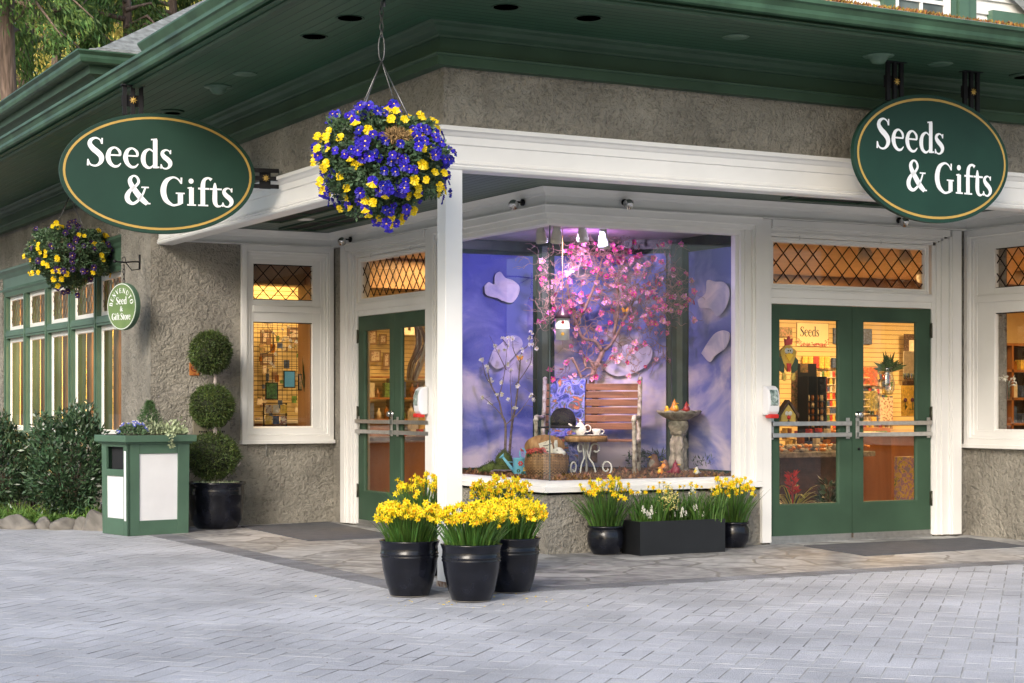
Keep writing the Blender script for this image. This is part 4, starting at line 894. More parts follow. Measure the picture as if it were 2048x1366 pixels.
def hanging_basket(label, x, y, z, rx, rz, counts, bare=None, topz=4.1, seed=1):
    global rng
    rng = np.random.default_rng(seed)
    t = thing('hanging_basket', label, 'flower basket', (x, y, z), 0, 'hanging flower baskets under the eaves')
    view = Vector((CAM[0] - x, CAM[1] - y, 0)).normalized()
    obj('moss_liner', MB().lathe([(.02, -rz * .62), (rx * .45, -rz * .55), (rx * .66, -rz * .1), (rx * .70, rz * .38), (rx * .55, rz * .52), (.02, rz * .55)], seg=22, wob=.04), M['moss_basket'], t)
    n = 19000; v = sph(n); v[:, 2] = np.clip(v[:, 2], -1, .9)
    lump = 1 + .14 * np.sin(v[:, 0] * 7 + 1) * np.sin(v[:, 1] * 6 + 2) + .08 * np.sin(v[:, 2] * 11) + .06 * np.sin(v[:, 0] * 17 + v[:, 2] * 13)
    rad = rng.uniform(.62, 1.0, n) ** .5 * lump
    P = v * rad[:, None] * np.array([rx, rx, rz]) * .93
    low = v[:, 2] < -.35; P[low, 0] *= .93; P[low, 1] *= .93
    if bare is not None:
        bv = np.array(bare); bv = bv / np.linalg.norm(bv); k = (v @ bv) < .98; P = P[k]; v = v[k]
    m = MB().quads(leaves(len(P), P, v * .8 + np.array([0, 0, .15]), .040, .020, .6)); obj('foliage', m, M['leaf_grey'], t, fix=False)
    if bare is not None:
        b = bv * np.array([rx, rx, rz]) * .86; k = 1500; q = sph(k) * np.array([.07, .07, .04]) + b; q = q[:, :]
        obj('dry_moss', MB().quads(leaves(k, q, sph(k), .05, .006, .6)), mat('straw', (.30, .19, .08), .9, island=.5), t, fix=False)
    placed = []
    for kind, cnt in counts:
        got = 0; tries = 0
        while got < cnt and tries < 9000:
            tries += 1
            d = sph(1)[0]
            # clustered growth
            cl = math.sin(d[0] * 4.5 + (1.3 if kind[0] == 'y' else 4.2) + seed) + math.sin(d[2] * 5.5 + d[1] * 3 + (0 if kind[0] == 'y' else 2.4))
            if cl < rng.normal(-.3, .8) : continue
            if bare is not None and d @ bv > .972: continue
            l = 1 + .14 * math.sin(d[0] * 7 + 1) * math.sin(d[1] * 6 + 2) + .08 * math.sin(d[2] * 11) + .06 * math.sin(d[0] * 17 + d[2] * 13)
            p = d * np.array([rx, rx, rz]) * l * rng.uniform(.93, 1.05)
            if d[2] < -.6 and rng.random() < .5: continue
            if d[2] < -.25 and rng.random() < .3: p = p * np.array([.92, .92, 1.0]) - np.array([0, 0, rng.uniform(.0, .04)])
            if any((p[0] - a[0]) ** 2 + (p[1] - a[1]) ** 2 + (p[2] - a[2]) ** 2 < .0011 for a in placed): continue
            placed.append(p); nn = Vector(d) * .8 + view * .45 + Vector(rng.normal(0, .22, 3)); nn.z = nn.z * .6 + .05
            bloom(kind, p, nn, t, rng.uniform(.8, 1.15), rng.normal(0, .25)); got += 1
    m = MB(); hk = topz - z
    for k in range(4):
        al = k * math.pi / 2 + .5; m.tube([(0, 0, rz * 1.9), (rx * .68 * math.cos(al), rx * .68 * math.sin(al), rz * .45)], .0045, 6)
    obj('hanger_wire', m, M['wire'], t)
    m = MB(); m.tube([(.022 * math.sin(q) * (1), 0, rz * 1.9 + .09 + .09 * math.cos(q)) for q in [j * math.pi / 8 for j in range(17)]], .005, 6)
    z0 = rz * 1.9 + .19; k = 0
    while z0 < hk:
        m.tube([(.013 * math.sin(q) * (k % 2), .013 * math.sin(q) * (1 - k % 2), z0 + .03 * math.cos(q)) for q in [j * math.pi / 5 for j in range(11)]], .0042, 5); z0 += .047; k += 1
    m.tube([(.02, 0, hk - .0), (.02, 0, hk - .05)], .01, 6); obj('chain', m, M['wire'], t)
    return t
x, y = spot(763, 12.0)
hanging_basket('big hanging basket of blue and yellow pansies, in front of the white corner post', x, y, hz(326, 12), .445, .365, [('blue_pansy', 99), ('violet_pansy', 55), ('indigo_pansy', 90), ('yellow_pansy', 99), ('two_tone_pansy', 34), ('white_pansy', 4)],
               bare=(.34 * RX[0] - .9 * DX[0], .34 * RX[1] - .9 * DX[1], .42), seed=11)
x, y = spot(139, 20.8)
hanging_basket('hanging basket of dark purple and yellow pansies, beside the green framed windows', x, y, hz(512, 20.8), .50, .37, [('yellow_pansy', 66), ('purple_pansy', 80)], seed=4)
rng = np.random.default_rng(21)

# ------------------------------------------------------------------ daffodils in pots
def blades(n, r0, r1, h, z, w_=.008, lean=.35, cx=0, cy=0, sx=1, sy=1):
    Q = []
    for i in range(n):
        a = rng.uniform(0, 2 * math.pi); rr = r0 * math.sqrt(rng.random()); x0 = cx + rr * math.cos(a) * sx; y0 = cy + rr * math.sin(a) * sy
        hh = h * rng.uniform(.55, 1.05); l = lean * rr / r0 * rng.uniform(.5, 1.5) + rng.normal(0, .06)
        dx, dy = math.cos(a) * l, math.sin(a) * l; fa = rng.uniform(0, math.pi); fx, fy = math.cos(fa) * w_ / 2, math.sin(fa) * w_ / 2
        pr = (x0, y0, z)
        for k in range(1, 4):
            t = k / 3; nx = (x0 + dx * hh * t ** 1.5, y0 + dy * hh * t ** 1.5, z + hh * (t - .15 * abs(l) * t * t)); wa = 1 - (t - 1 / 3) ** 2 * 1.2 if k < 3 else .15; wb = 1 if k == 1 else 1 - ((k - 1) / 3 - 1 / 3) ** 2 * 1.2
            Q.append([(pr[0] - fx * wb, pr[1] - fy * wb, pr[2]), (pr[0] + fx * wb, pr[1] + fy * wb, pr[2]), (nx[0] + fx * wa, nx[1] + fy * wa, nx[2]), (nx[0] - fx * wa, nx[1] - fy * wa, nx[2])]); pr = nx
    return np.array(Q)
def pot_profile(kind, r, h):
    if kind == 'tall': return [(r * .62, 0), (r * .67, .01), (r * .80, h * .22), (r * .92, h * .5), (r * .965, h * .68), (r * .99, h * .70), (r * 1.0, h * .72), (r * .975, h * .74), (r * .985, h * .755), (r * 1.01, h * .77), (r * .98, h * .79), (r * .97, h * .90), (r * 1.02, h * .975), (r * 1.04, h), (r * 1.0, h * 1.01), (r * .92, h * .99), (r * .88, h * .90), (.01, h * .90)]
    return [(r * .62, 0), (r * .68, .008), (r * .92, h * .28), (r * 1.0, h * .52), (r * .97, h * .74), (r * .86, h * .88), (r * .88, h * .90), (r * 1.0, h * .93), (r * 1.01, h * .97), (r * .97, h), (r * .86, h * .97), (r * .80, h * .86), (.01, h * .86)]
def daff_pot(label, x, y, r, h, n, fh, group, kind='tall', spread=1.0, seed=0, kinds=(('daffodil', 1.0),)):
    global rng
    rng = np.random.default_rng(seed)
    t = thing('potted_daffodils', label, 'potted flowers', (x, y, 0.004), 0, group)
    obj('pot', MB().lathe(pot_profile(kind, r, h), seg=40), M['pot'], t)
    obj('mineral_ring', MB().lathe([(r * .625, .0005), (r * .66, .003), (r * .655, .006), (r * .60, .002)], seg=40, wob=.01), M['rock'], t)
    obj('soil', MB().lathe([(0, h * .91), (r * .89, h * .905)], seg=20), M['soil'], t, fix=False)
    m = MB(); m.quads(blades(int(190 * (r / .2) ** 1), r * .82, 0, fh * .85, h * .9, .011, .55 * spread))
    fl = []
    for i in range(n):
        a = rng.uniform(0, 2 * math.pi); rr = math.sqrt(rng.random()); hh = fh * rng.uniform(.72, 1.12) * (1 - .18 * rr * rr)
        R1 = r * (.55 + .0 * spread) * rr; R2 = r * 1.22 * spread * rr
        p0 = (R1 * math.cos(a), R1 * math.sin(a), h * .9); p1 = (R2 * math.cos(a) * .75, R2 * math.sin(a) * .75, h * .9 + hh * .7); p2 = (R2 * math.cos(a), R2 * math.sin(a), h * .9 + hh)
        m.tube([p0, p1, p2], .0025, 4, cap=False); fl.append((p2, a))
    obj('foliage', m, M['leaf_daff'], t, fix=False)
    view = Vector((CAM[0] - x, CAM[1] - y, 0)).normalized(); first = []; rest = []
    fl.sort(key=lambda f: -(f[0][0] * view.x + f[0][1] * view.y))
    for i, (p, a) in enumerate(fl):
        fa = rng.uniform(0, 2 * math.pi); nn = Vector((math.cos(a) * .6 + math.cos(fa) * .8, math.sin(a) * .6 + math.sin(fa) * .8, rng.uniform(-.35, .25)))
        if i < 99: bloom('daffodil', p, nn, t, rng.uniform(.9, 1.25), rng.uniform(0, 1))
        else: rest.append((p, nn, rng.uniform(.9, 1.2), rng.uniform(0, 1)))
    if rest: bake('daffodil', rest, t, 'daffodil_blooms')
    return t
G1 = 'black pots of daffodils clustered round the corner post'
def base(px, py): p = onZ(px, py, 0); return p[0], p[1]
def pot_at(px, ybase, r):     # centre of a pot whose nearest base edge is seen at ybase
    depth = F * CAM[2] / (ybase - HY) + r * .62; return spot(px, depth)
x, y = pot_at(819, 1196, .205); daff_pot('glossy black pot packed with yellow daffodils, left front of the white corner post', x, y, .205, .385, 190, .29, G1, seed=1)
x, y = pot_at(943, 1206, .205); daff_pot('glossy black pot of yellow daffodils, the nearest one in front of the white corner post', x, y, .205, .385, 200, .29, G1, seed=2)
x, y = pot_at(1022, 1188, .205); daff_pot('glossy black pot of yellow daffodils, right behind the nearest pot at the corner post', x, y, .205, .385, 190, .29, G1, seed=3)
x, y = spot(848, 13.75); daff_pot('black pot of daffodils behind the corner post, its flowers showing left of the post', x, y, .20, .45, 80, .36, G1, seed=5)
x, y = spot(1003, 13.9); daff_pot('black pot of taller daffodils standing behind the front pots, right of the corner post', x, y, .20, .42, 120, .36, G1, seed=6)
G2 = 'round black pots of daffodils under the display window'
x, y = pot_at(1211, 1112, .165); daff_pot('round bellied black pot of daffodils, left of the long black planter', x, y - .0, .165, .26, 62, .42, G2, 'round', 1.15, seed=7)
x, y = pot_at(1466, 1098, .155); daff_pot('round bellied black pot of daffodils, right of the long black planter', x, y, .155, .245, 75, .42, G2, 'round', 1.2, seed=8)
rng = np.random.default_rng(33)
# long planter
t = thing('planter_box', 'long matt black planter of pale narcissi and hyacinths under the display window', 'planter', (1.10, -.36, .004))
m = MB(); hx, hy, hz_ = .455, .155, .30
m.box(-hx, hx, -hy, -hy + .02, 0, hz_).box(-hx, hx, hy - .02, hy, 0, hz_).box(-hx, -hx + .02, -hy + .02, hy - .02, 0, hz_).box(hx - .02, hx, -hy + .02, hy - .02, 0, hz_); obj('box', m, M['matte_black'], t)
obj('soil', MB().box(-hx + .02, hx - .02, -hy + .02, hy - .02, .02, .27), M['soil'], t)
m = MB()
for k in range(22):
    cx = rng.uniform(-.42, .42); cy = rng.uniform(-.11, .11); m.quads(blades(38, .05, 0, rng.choice([.13, .2, .28, .30]), .27, .012, .5, cx, cy))
fl = []
for k in range(26):
    cx = rng.uniform(-.44, .44); cy = rng.uniform(-.02, .13); hh = rng.uniform(.25, .36); fl.append((cx, cy, .27 + hh)); m.tube([(cx * .97, cy * .9, .27), (cx, cy, .27 + hh)], .0025, 4, cap=False)
stems = [(-.10, -.06, .34), (-.06, -.09, .25), (-.15, -.05, .22)]
for (a, b, h) in stems: m.tube([(a, b, .27), (a, b, .27 + h)], .006, 5)
obj('foliage', m, M['leaf_daff'], t, fix=False)
for i, p in enumerate(fl): bloom('pale_daffodil' if i % 3 else 'daffodil', p, (rng.normal(0, .6), -1 + rng.normal(0, .5), rng.uniform(-.1, .2)), t, rng.uniform(.9, 1.2), rng.uniform(0, 1))
for (a, b, h) in stems:
    m = MB()
    for j in range(46):
        z = .27 + h - .13 + .15 * rng.random(); al = rng.uniform(0, 6.28); rr = .036 * (1 - ((z - .27 - h + .06) / .09) ** 2 * .5)
        c = np.array([[a + rr * math.cos(al), b + rr * math.sin(al), z]]); m.quads(leaves(3, np.repeat(c, 3, 0), np.tile([math.cos(al), math.sin(al), .3], (3, 1)), .022, .010, .7))
    obj('hyacinth', m, M['cream_petal'], t, fix=False)
for k in range(30):
    cx = rng.choice([-.36, -.30, .02, .20, .25, .38]) + rng.normal(0, .03); cy = -.12 + rng.uniform(0, .08); z = .27 + rng.uniform(.07, .15); m = MB()
    m.tube([(cx, cy, .27), (cx, cy, z)], .0025, 4, mi=1)
    for j in range(14):
        al = rng.uniform(0, 6.28); zz = z - .02 + .045 * j / 14; rr = .010 * (1 - j / 20); m.ball((cx + rr * math.cos(al), cy + rr * math.sin(al), zz), .0055, seg=6, ring=4)
    obj('grape_hyacinth', m, [M['wh'], M['leaf_daff']], t)

# ================================================================== INSIDE THE DISPLAY WINDOW
FL = .655
def dfloor(u, v): return .625 + .02 * min(2.2, (u + v) / 1.6)
# mulch bed
t = MB(); N_ = 44
for i in range(N_ + 1):
    for j in range(N_ + 1):
        u = .065 + i * 2.08 / N_; v = .065 + j * 2.08 / N_
        t.v.append((u, v, dfloor(u, v) + random.gauss(0, .006) if u + v < 3.42 else .56))
for i in range(N_):
    for j in range(N_):
        a = i * (N_ + 1) + j; t.f.append([a, a + 1, a + N_ + 2, a + N_ + 1]); t.m.append(0); t.sm.append(False)
k = 9000; U = rng.uniform(.09, 2.1, k); V_ = rng.uniform(.09, 2.1, k); ok = (U + V_) < 3.25; U = U[ok]; V_ = V_[ok]
P = np.stack([U, V_, np.array([dfloor(a, b) for a, b in zip(U, V_)]) + rng.uniform(0, .012, len(U))], 1)
qd = leaves(len(P), P, np.tile([0, 0, .25], (len(P), 1)), .045, .026, .9); t.quads(qd)
M['mulch'] = mat('bark_mulch', (.20, .095, .045), .9, var=.4, scale=14, island=.65, hue=.02)
o = obj('bark_mulch', t, M['mulch'], fix=False); tag(o, 'loose brown bark mulch and dry leaves covering the display window floor', 'mulch', kind='stuff')
# painted sky panels
def mat_skypaint(name, seed, warm=0.0):
    m = bpy.data.materials.new(name); m.use_nodes = True; nt = m.node_tree; b = nt.nodes['Principled BSDF']; L = nt.links.new
    b.inputs['Roughness'].default_value = .75
    tc = _n(nt, 'ShaderNodeTexCoord'); mp = _n(nt, 'ShaderNodeMapping'); mp.inputs['Location'].default_value = (seed, seed * 2, seed); mp.inputs['Scale'].default_value = (1, 1, 1.5); L(tc.outputs['Object'], mp.inputs[0])
    n1 = _n(nt, 'ShaderNodeTexNoise'); n1.inputs['Scale'].default_value = 1.5; n1.inputs['Detail'].default_value = 5; n1.inputs['Distortion'].default_value = .5; L(mp.outputs[0], n1.inputs[0])
    sp = _n(nt, 'ShaderNodeSeparateXYZ'); L(tc.outputs['Object'], sp.inputs[0])
    hz2 = _n(nt, 'ShaderNodeMapRange'); hz2.inputs[1].default_value = 2.7; hz2.inputs[2].default_value = 1.6; hz2.inputs[3].default_value = -.16; hz2.inputs[4].default_value = .05; L(sp.outputs[2], hz2.inputs[0])
    ad = _n(nt, 'ShaderNodeMath', operation='ADD'); L(n1.outputs[0], ad.inputs[0]); L(hz2.outputs[0], ad.inputs[1])
    cr = _n(nt, 'ShaderNodeValToRGB'); e = cr.color_ramp.elements; e[0].position = .34; e[0].color = (.065, .085, .32, 1); e[1].position = .64; e[1].color = (.60, .52, .60, 1)
    x = cr.color_ramp.elements.new(.48); x.color = (.17, .19, .47, 1)
    L(ad.outputs[0], cr.inputs[0])
    if warm:
        n2 = _n(nt, 'ShaderNodeTexNoise'); n2.inputs['Scale'].default_value = 2.6; n2.inputs['Detail'].default_value = 3; L(mp.outputs[0], n2.inputs[0])
        r = _n(nt, 'ShaderNodeMapRange'); r.inputs[1].default_value = .52; r.inputs[2].default_value = .66; r.inputs[4].default_value = .75; L(n2.outputs[0], r.inputs[0])
        mx = _n(nt, 'ShaderNodeMix', data_type='RGBA'); mx.inputs[7].default_value = (.60, .50, .36, 1); L(r.outputs[0], mx.inputs[0]); L(cr.outputs[0], mx.inputs[6]); L(mx.outputs[2], b.inputs['Base Color'])
    else: L(cr.outputs[0], b.inputs['Base Color'])
    return m
sk1 = mat_skypaint('painted_sky_left', 3.1); sk2 = mat_skypaint('painted_sky_back', 7.7, 1.0); sk3 = mat_skypaint('painted_sky_right', 5.2)
def panel(label, a, b, z0, z1, ma):
    m = MB().sweep([a, b], [(-.015, z0), (0, z0), (0, z1), (-.015, z1)]); o = obj('sky_backdrop', m, ma); tag(o, label, 'backdrop', 'painted sky panels of the display'); return o
panel('painted blue sky backdrop panel with a pale cloud, behind the white blossom branch', (.14, 2.19), (1.07, 2.19), .69, 2.865, sk1)
panel('painted cloudy sky backdrop panel behind the pink flowering tree and bench', (1.235, 2.07), (2.07, 1.235), .69, 2.87, sk2)
panel('painted blue sky backdrop panel right of the stone birdbath', (2.19, 1.01), (2.19, .14), .69, 2.865, sk3)
# cut-out clouds standing proud of the panels
M['cloud'] = mat_ramp('cloud_cutout', [(.3, (.30, .30, .46)), (.48, (.46, .43, .54)), (.68, (.70, .62, .64))], 4, .8, 6, .9, bump=.5)
def cloud(label, ctr, axis, pts, s=.001):
    cx, cy, cz = ctr; ax = Vector((axis[0], axis[1])).normalized(); nr = Vector((ax.y, -ax.x))
    mp = lambda x, z, p: (cx + ax.x * x + nr.x * p, cy + ax.y * x + nr.y * p, cz + z)
    sm = [(v[0], v[1]) for v in smoothpath([(x, z, 0) for x, z in pts + [pts[0]]], 5)][:-1]
    m = MB().prism(sm, mp, .003, .013); o = obj('cloud_cutout', m, M['cloud'], bevel=.006); tag(o, label, 'cloud cutout', 'cloud shapes on the sky panels')
c = onY(1003, 577, 2.16); cloud('puffy white cloud cutout high on the left sky panel', c, (1, 0), [(-.20, .02), (-.18, -.07), (-.06, -.10), (.02, -.13), (.12, -.14), (.19, -.06), (.20, .03), (.12, .09), (.04, .11), (-.02, .17), (-.08, .13), (-.09, .04), (-.15, .06)])
c = onY(1010, 705, 2.16); cloud('grey lilac cloud cutout low on the left sky panel, behind the white blossoms', c, (1, 0), [(-.19, -.10), (-.10, -.17), (.0, -.13), (.12, -.02), (.20, .08), (.16, .16), (.05, .17), (-.05, .09), (-.14, .02)])
c = onX(1432, 592, 2.16); cloud('cloud cutout high on the right sky panel', c, (0, -1), [(-.30, -.02), (-.16, .04), (-.14, .16), (.0, .14), (.16, .12), (.24, .02), (.18, -.12), (.04, -.20), (-.08, -.12), (-.26, -.10)])
c = onX(1430, 695, 2.16); cloud('cloud cutout low on the right sky panel', c, (0, -1), [(-.22, -.05), (-.08, -.14), (.02, -.08), (.2, -.0), (.26, .12), (.16, .16), (.02, .14), (-.10, .06)])
c = (1.66, 1.60, 1.80); cloud('large soft cloud cutout on the back sky panel behind the pink tree', c, (1, -1), [(-.1, -.10), (.05, -.18), (.30, -.12), (.42, .02), (.38, .14), (.28, .10), (.15, .14), (.0, .06)])

# display spotlights
def track_spot(label, px, yb, depth, warm, aim, col=None, e=12):
    u, v = spot(px, depth); zb = hz(yb, depth)
    t = thing('spotlight', label, 'spotlight', (u, v, zb), 0, 'cream spotlights under the display ceiling')
    ax = (Vector(aim) - Vector((u, v, zb))).normalized(); ax = (ax * .5 + Vector((0, 0, -1))).normalized()
    rot = (-ax).to_track_quat('Z', 'Y').to_matrix().to_4x4()
    m = MB().lathe([(.055, .0), (.058, .03), (.055, .04), (.050, .045), (.046, .10), (.034, .13), (.034, .20), (.0, .205)], seg=20).lathe([(.048, .03), (.053, .001)], seg=20).xf(rot); obj('shade', m, M['fixture'], t)
    m = MB().lathe([(0, .02), (.047, .02)], seg=18).xf(rot); obj('bulb', m, mat('bulb_' + str(px), (1, 1, 1), emit=col or (1, .70, .32), estr=10), t, fix=False)
    m = MB().tube([(0, 0, .12), (0, 0, 3.0 - zb)], .01, 6); obj('stem', m, M['fixture'], t)
track_spot('cream spotlight under the display ceiling, leftmost and lit warm', 1084, 486, 16.6, 1, (1.4, 1.6, 1.8))
track_spot('cream spotlight just left of the glass corner seam', 1112, 486, 16.4, 1, (.8, 2, 1.6))
track_spot('cream spotlight third from the left, right of the glass corner seam', 1166, 484, 16.5, 1, (1.6, 1.6, 1.6))
track_spot('rightmost cream spotlight in the display, glowing warm at its rim', 1208, 497, 16.5, 1, (1.8, 1.4, 1.2))
def lamp(name, loc, tgt, col, e, size=R(75), blend=.7, r=.05, typ='SPOT'):
    l = bpy.data.lights.new(name, typ); l.energy = e; l.color = col; l.shadow_soft_size = r
    if typ == 'SPOT': l.spot_size = size; l.spot_blend = blend
    o = bpy.data.objects.new(name, l); COL.objects.link(o); o.location = loc
    o.rotation_euler = (Vector(tgt) - Vector(loc)).to_track_quat('-Z', 'Y').to_euler(); return o
lamp('display_lamp', (.55, .75, 2.92), (.7, 2.2, 1.9), (.52, .46, 1.0), 50, R(100))
lamp('display_lamp', (.6, .6, 2.92), (1.7, 1.6, 1.9), (.82, .58, 1.0), 68, R(95))
lamp('display_lamp', (.8, .45, 2.92), (2.2, .6, 1.9), (.56, .48, 1.0), 46, R(95))
lamp('display_lamp', (.45, .5, 2.70), (1.55, 1.35, .9), (1.0, .74, .55), 75, R(48), .6)
lamp('display_lamp', (.35, .9, 2.70), (1.2, 1.6, 2.5), (1.0, .66, .55), 28, R(55), .6)
lamp('display_lamp', (.5, .3, 2.7), (1.3, 1.0, .7), (1.0, .88, .80), 32, R(80), .8)
lamp('display_lamp', (.9, .9, 2.75), (1.0, 1.0, 3.1), (.75, .25, 1.0), 6, R(150), .6)

# ------------------------------------------------------------------ trees of the display
def branch_tree(mb, p, d, L_, r, depth_, twist, spread, tips, flat=None, n=2, rmin=.002):
    pts = [p]; q = p.copy(); dd = d.copy(); steps = 4
    for i in range(steps):
        dd = (dd + Vector(rng.normal(0, twist, 3))).normalized()
        if flat is not None: dd = (dd - flat * dd.dot(flat) * .55).normalized()
        q = q + dd * L_ / steps; pts.append(q.copy())
    sp_ = smoothpath(pts, 2 if r < .008 else 3); k = len(sp_)
    mb.tube(sp_, [max(rmin, r * (1 - .45 * i / (k - 1))) for i in range(k)], 5 if r > .006 else 3, cap=False)
    if depth_ == 0: tips.append((pts[-1], dd)); return
    for j in range(n + (1 if rng.random() < .45 else 0)):
        at = pts[-1] if j < 2 else pts[rng.integers(1, steps)]
        nd = (dd + Vector(rng.normal(0, spread, 3))).normalized(); branch_tree(mb, at.copy(), nd, L_ * rng.uniform(.62, .92), r * .62, depth_ - 1, twist, spread, tips, flat, n, rmin)
    if rng.random() < .6: tips.append((pts[-1], dd))
def rosette_mesh(name, ma, centre, r=.03, n=9):
    m = MB()
    for k in range(n):
        a = k * 2.4; tl = .25 + .6 * (k / n); c, s = math.cos(a), math.sin(a); rr = r * (.55 + .45 * k / n)
        f = lambda x, y, z: (c * x - s * y, s * x + c * y, z)
        m.add([f(0, 0, 0), f(rr * .6, -rr * .38, rr * (1 - tl)), f(rr, 0, rr * (1.05 - tl)), f(rr * .6, rr * .38, rr * (1 - tl))], [(0, 1, 2, 3)])
    m.add([(r * .18 * math.cos(k * 1.26), r * .18 * math.sin(k * 1.26), r * .45) for k in range(5)], [(0, 1, 2, 3, 4)], 1)
    return m.mesh(name, [ma, centre], False)
M['pink'] = mat('pink_silk', (.88, .20, .50), .5, var=.25, scale=30, island=.3, trans=.3, hue=.03)
PM['pink_blossom'] = rosette_mesh('pink_blossom', M['pink'], M['y'], .034)
PM['pale_pink_blossom'] = rosette_mesh('pale_pink_blossom', mat('pale_pink_silk', (.92, .42, .62), .5, var=.25, scale=30, island=.3, trans=.3), M['y'], .036)
PM['deep_pink_blossom'] = rosette_mesh('deep_pink_blossom', mat('deep_pink_silk', (.70, .07, .32), .5, var=.25, scale=30, island=.3, trans=.3), M['y'], .030)
PM['white_blossom'] = rosette_mesh('white_blossom', M['wh'], M['y'], .030, 7)
M['twig'] = mat('reddish_twig', (.30, .18, .14), .7, var=.3, scale=15)
M['greybark'] = mat('grey_twig', (.16, .12, .10), .8, var=.3, scale=25)
dn = Vector((DX[0], DX[1], 0))
def W3(px, y, depth): u, v = spot(px, depth); return Vector((u, v, hz(y, depth)))
t = thing('pink_tree', 'contorted branch tree covered in pink blossoms behind the garden bench', 'artificial tree', W3(1188, 925, 17.72))
o0 = Vector(t.location); mb = MB(); tips = []; rng = np.random.default_rng(5)
tr = [(1188, 925), (1187, 860), (1190, 795), (1184, 765), (1189, 738), (1199, 718), (1206, 700)]
sp_ = smoothpath([W3(x, y, 17.72) - o0 for x, y in tr], 4); mb.tube(sp_, [.036 - .012 * i / len(sp_) for i in range(len(sp_))], 8)
for path in ([(1206, 700), (1190, 682), (1165, 676), (1152, 650), (1143, 620), (1137, 580), (1138, 545)], [(1206, 700), (1222, 690), (1232, 668), (1246, 640), (1262, 615), (1275, 590)], [(1190, 738), (1180, 722), (1172, 718), (1174, 735)], [(1192, 800), (1170, 770), (1158, 745), (1150, 715)], [(1152, 650), (1165, 625), (1180, 600), (1190, 560), (1205, 520)], [(1232, 668), (1238, 620), (1235, 570), (1245, 530)]):
    zz = rng.normal(0, .10); sp_ = smoothpath([W3(x + rng.normal(0, 2), y, 17.70 - abs(zz) * 2.4 * i / len(path)) - o0 for i, (x, y) in enumerate(path)], 4)
    mb.tube(sp_, [.019 - .011 * i / len(sp_) for i in range(len(sp_))], 6)
    for i in range(4, len(sp_), 2):
        d = Vector((rng.normal(0, 1), rng.normal(0, 1), rng.normal(.25, .6))).normalized(); branch_tree(mb, sp_[i].copy(), d, .16, .0065, 2, .55, .8, tips, dn)
for (px, y) in [(1130, 500), (1165, 490), (1210, 510), (1250, 525), (1290, 535), (1320, 560), (1310, 600), (1330, 625), (1300, 650), (1280, 690), (1320, 690), (1120, 560), (1110, 600), (1125, 630), (1230, 560), (1270, 570), (1200, 590), (1240, 600), (1290, 585), (1255, 710), (1140, 490), (1190, 492), (1345, 575), (1085, 520), (1095, 600), (1160, 530), (1230, 510), (1330, 540), (1150, 590), (1180, 550), (1300, 620), (1260, 650), (1345, 610), (1090, 640), (1225, 530)]:
    a = W3(px, y, 17.4 + rng.normal(0, .16)) - o0
    for k in range(5): branch_tree(mb, a.copy(), Vector((rng.normal(), rng.normal(), rng.normal(0, .4))).normalized(), .15, .0045, 2, .6, .9, tips, dn)
obj('branches', mb, M['twig'], t, fix=False)
rng = np.random.default_rng(8)
idx = rng.permutation(len(tips)); got = []
for i in idx:
    p, d = tips[i]
    w_ = p + o0; dp = (w_.x - CAM[0]) * DX[0] + (w_.y - CAM[1]) * DX[1]; X = CX + F * ((w_.x - CAM[0]) * RX[0] + (w_.y - CAM[1]) * RX[1]) / dp; Yp = HY - F * (w_.z - CAM[2]) / dp
    if X < 1068 or X > 1390 or Yp < 478 or Yp > 800 or len(got) >= 292: continue
    if any((p - g_).length < .042 for g_ in got): continue
    got.append(p); bloom('pink_blossom' if len(got) < 98 else 'deep_pink_blossom' if len(got) < 195 else 'pale_pink_blossom', p, (-DX[0] + rng.normal(0, .5), -DX[1] + rng.normal(0, .5), rng.normal(0, .4)), t, rng.uniform(.9, 1.4), rng.uniform(0, 6))

t = thing('white_blossom_branch', 'bare branch with white blossoms standing on a mossy root at the left of the display', 'artificial tree', W3(1010, 940, 17.5))
o0 = Vector(t.location); mb = MB(); rng = np.random.default_rng(12); bl = []
paths = [[(1010, 940), (1009, 900), (1010, 850), (1003, 830), (995, 800), (984, 770), (975, 735)], [(1013, 940), (1018, 900), (1022, 850), (1030, 810), (1033, 770), (1040, 725), (1045, 700)], [(1010, 850), (1030, 830), (1050, 810), (1062, 790)], [(995, 800), (1005, 770), (1010, 735), (1014, 690)], [(1033, 770), (1050, 745), (1062, 720), (1062, 690)],
         [(984, 770), (972, 755), (965, 720)], [(1003, 830), (985, 810), (966, 795)], [(1010, 740), (1000, 710), (988, 693)], [(1040, 725), (1030, 700), (1026, 675)], [(1022, 850), (1022, 815), (1018, 770), (1022, 740)], [(1045, 700), (1055, 690), (1062, 665)], [(1014, 690), (1008, 678)]]
for k, path in enumerate(paths):
    sp_ = smoothpath([W3(x + rng.normal(0, 1.5), y, 17.5 + .12 * math.sin(k * 2 + i * .4)) - o0 for i, (x, y) in enumerate(path)], 4); r0 = .016 if k < 2 else .006
    mb.tube(sp_, [max(.0025, r0 * (1 - .7 * i / len(sp_))) for i in range(len(sp_))], 5); bl.append(sp_[-1])
    for i in range(6, len(sp_), 5): bl.append(sp_[i] + Vector(rng.normal(0, .03, 3)))
    for i in range(4, len(sp_), 4): mb.tube([sp_[i], sp_[i] + Vector(rng.normal(0, .035, 3)), sp_[i] + Vector(rng.normal(0, .05, 3)) + Vector((0, 0, .04))], .0018, 3)
obj('branches', mb, M['greybark'], t, fix=False)
for p in bl:
    if p.z + o0.z < 1.3: continue
    for j in range(3): bloom('white_blossom', p + Vector(rng.normal(0, .010, 3)), (-DX[0] + rng.normal(0, .5), -DX[1] + rng.normal(0, .5), rng.normal(0, .4)), t, rng.uniform(.7, 1.0), rng.uniform(0, 6))
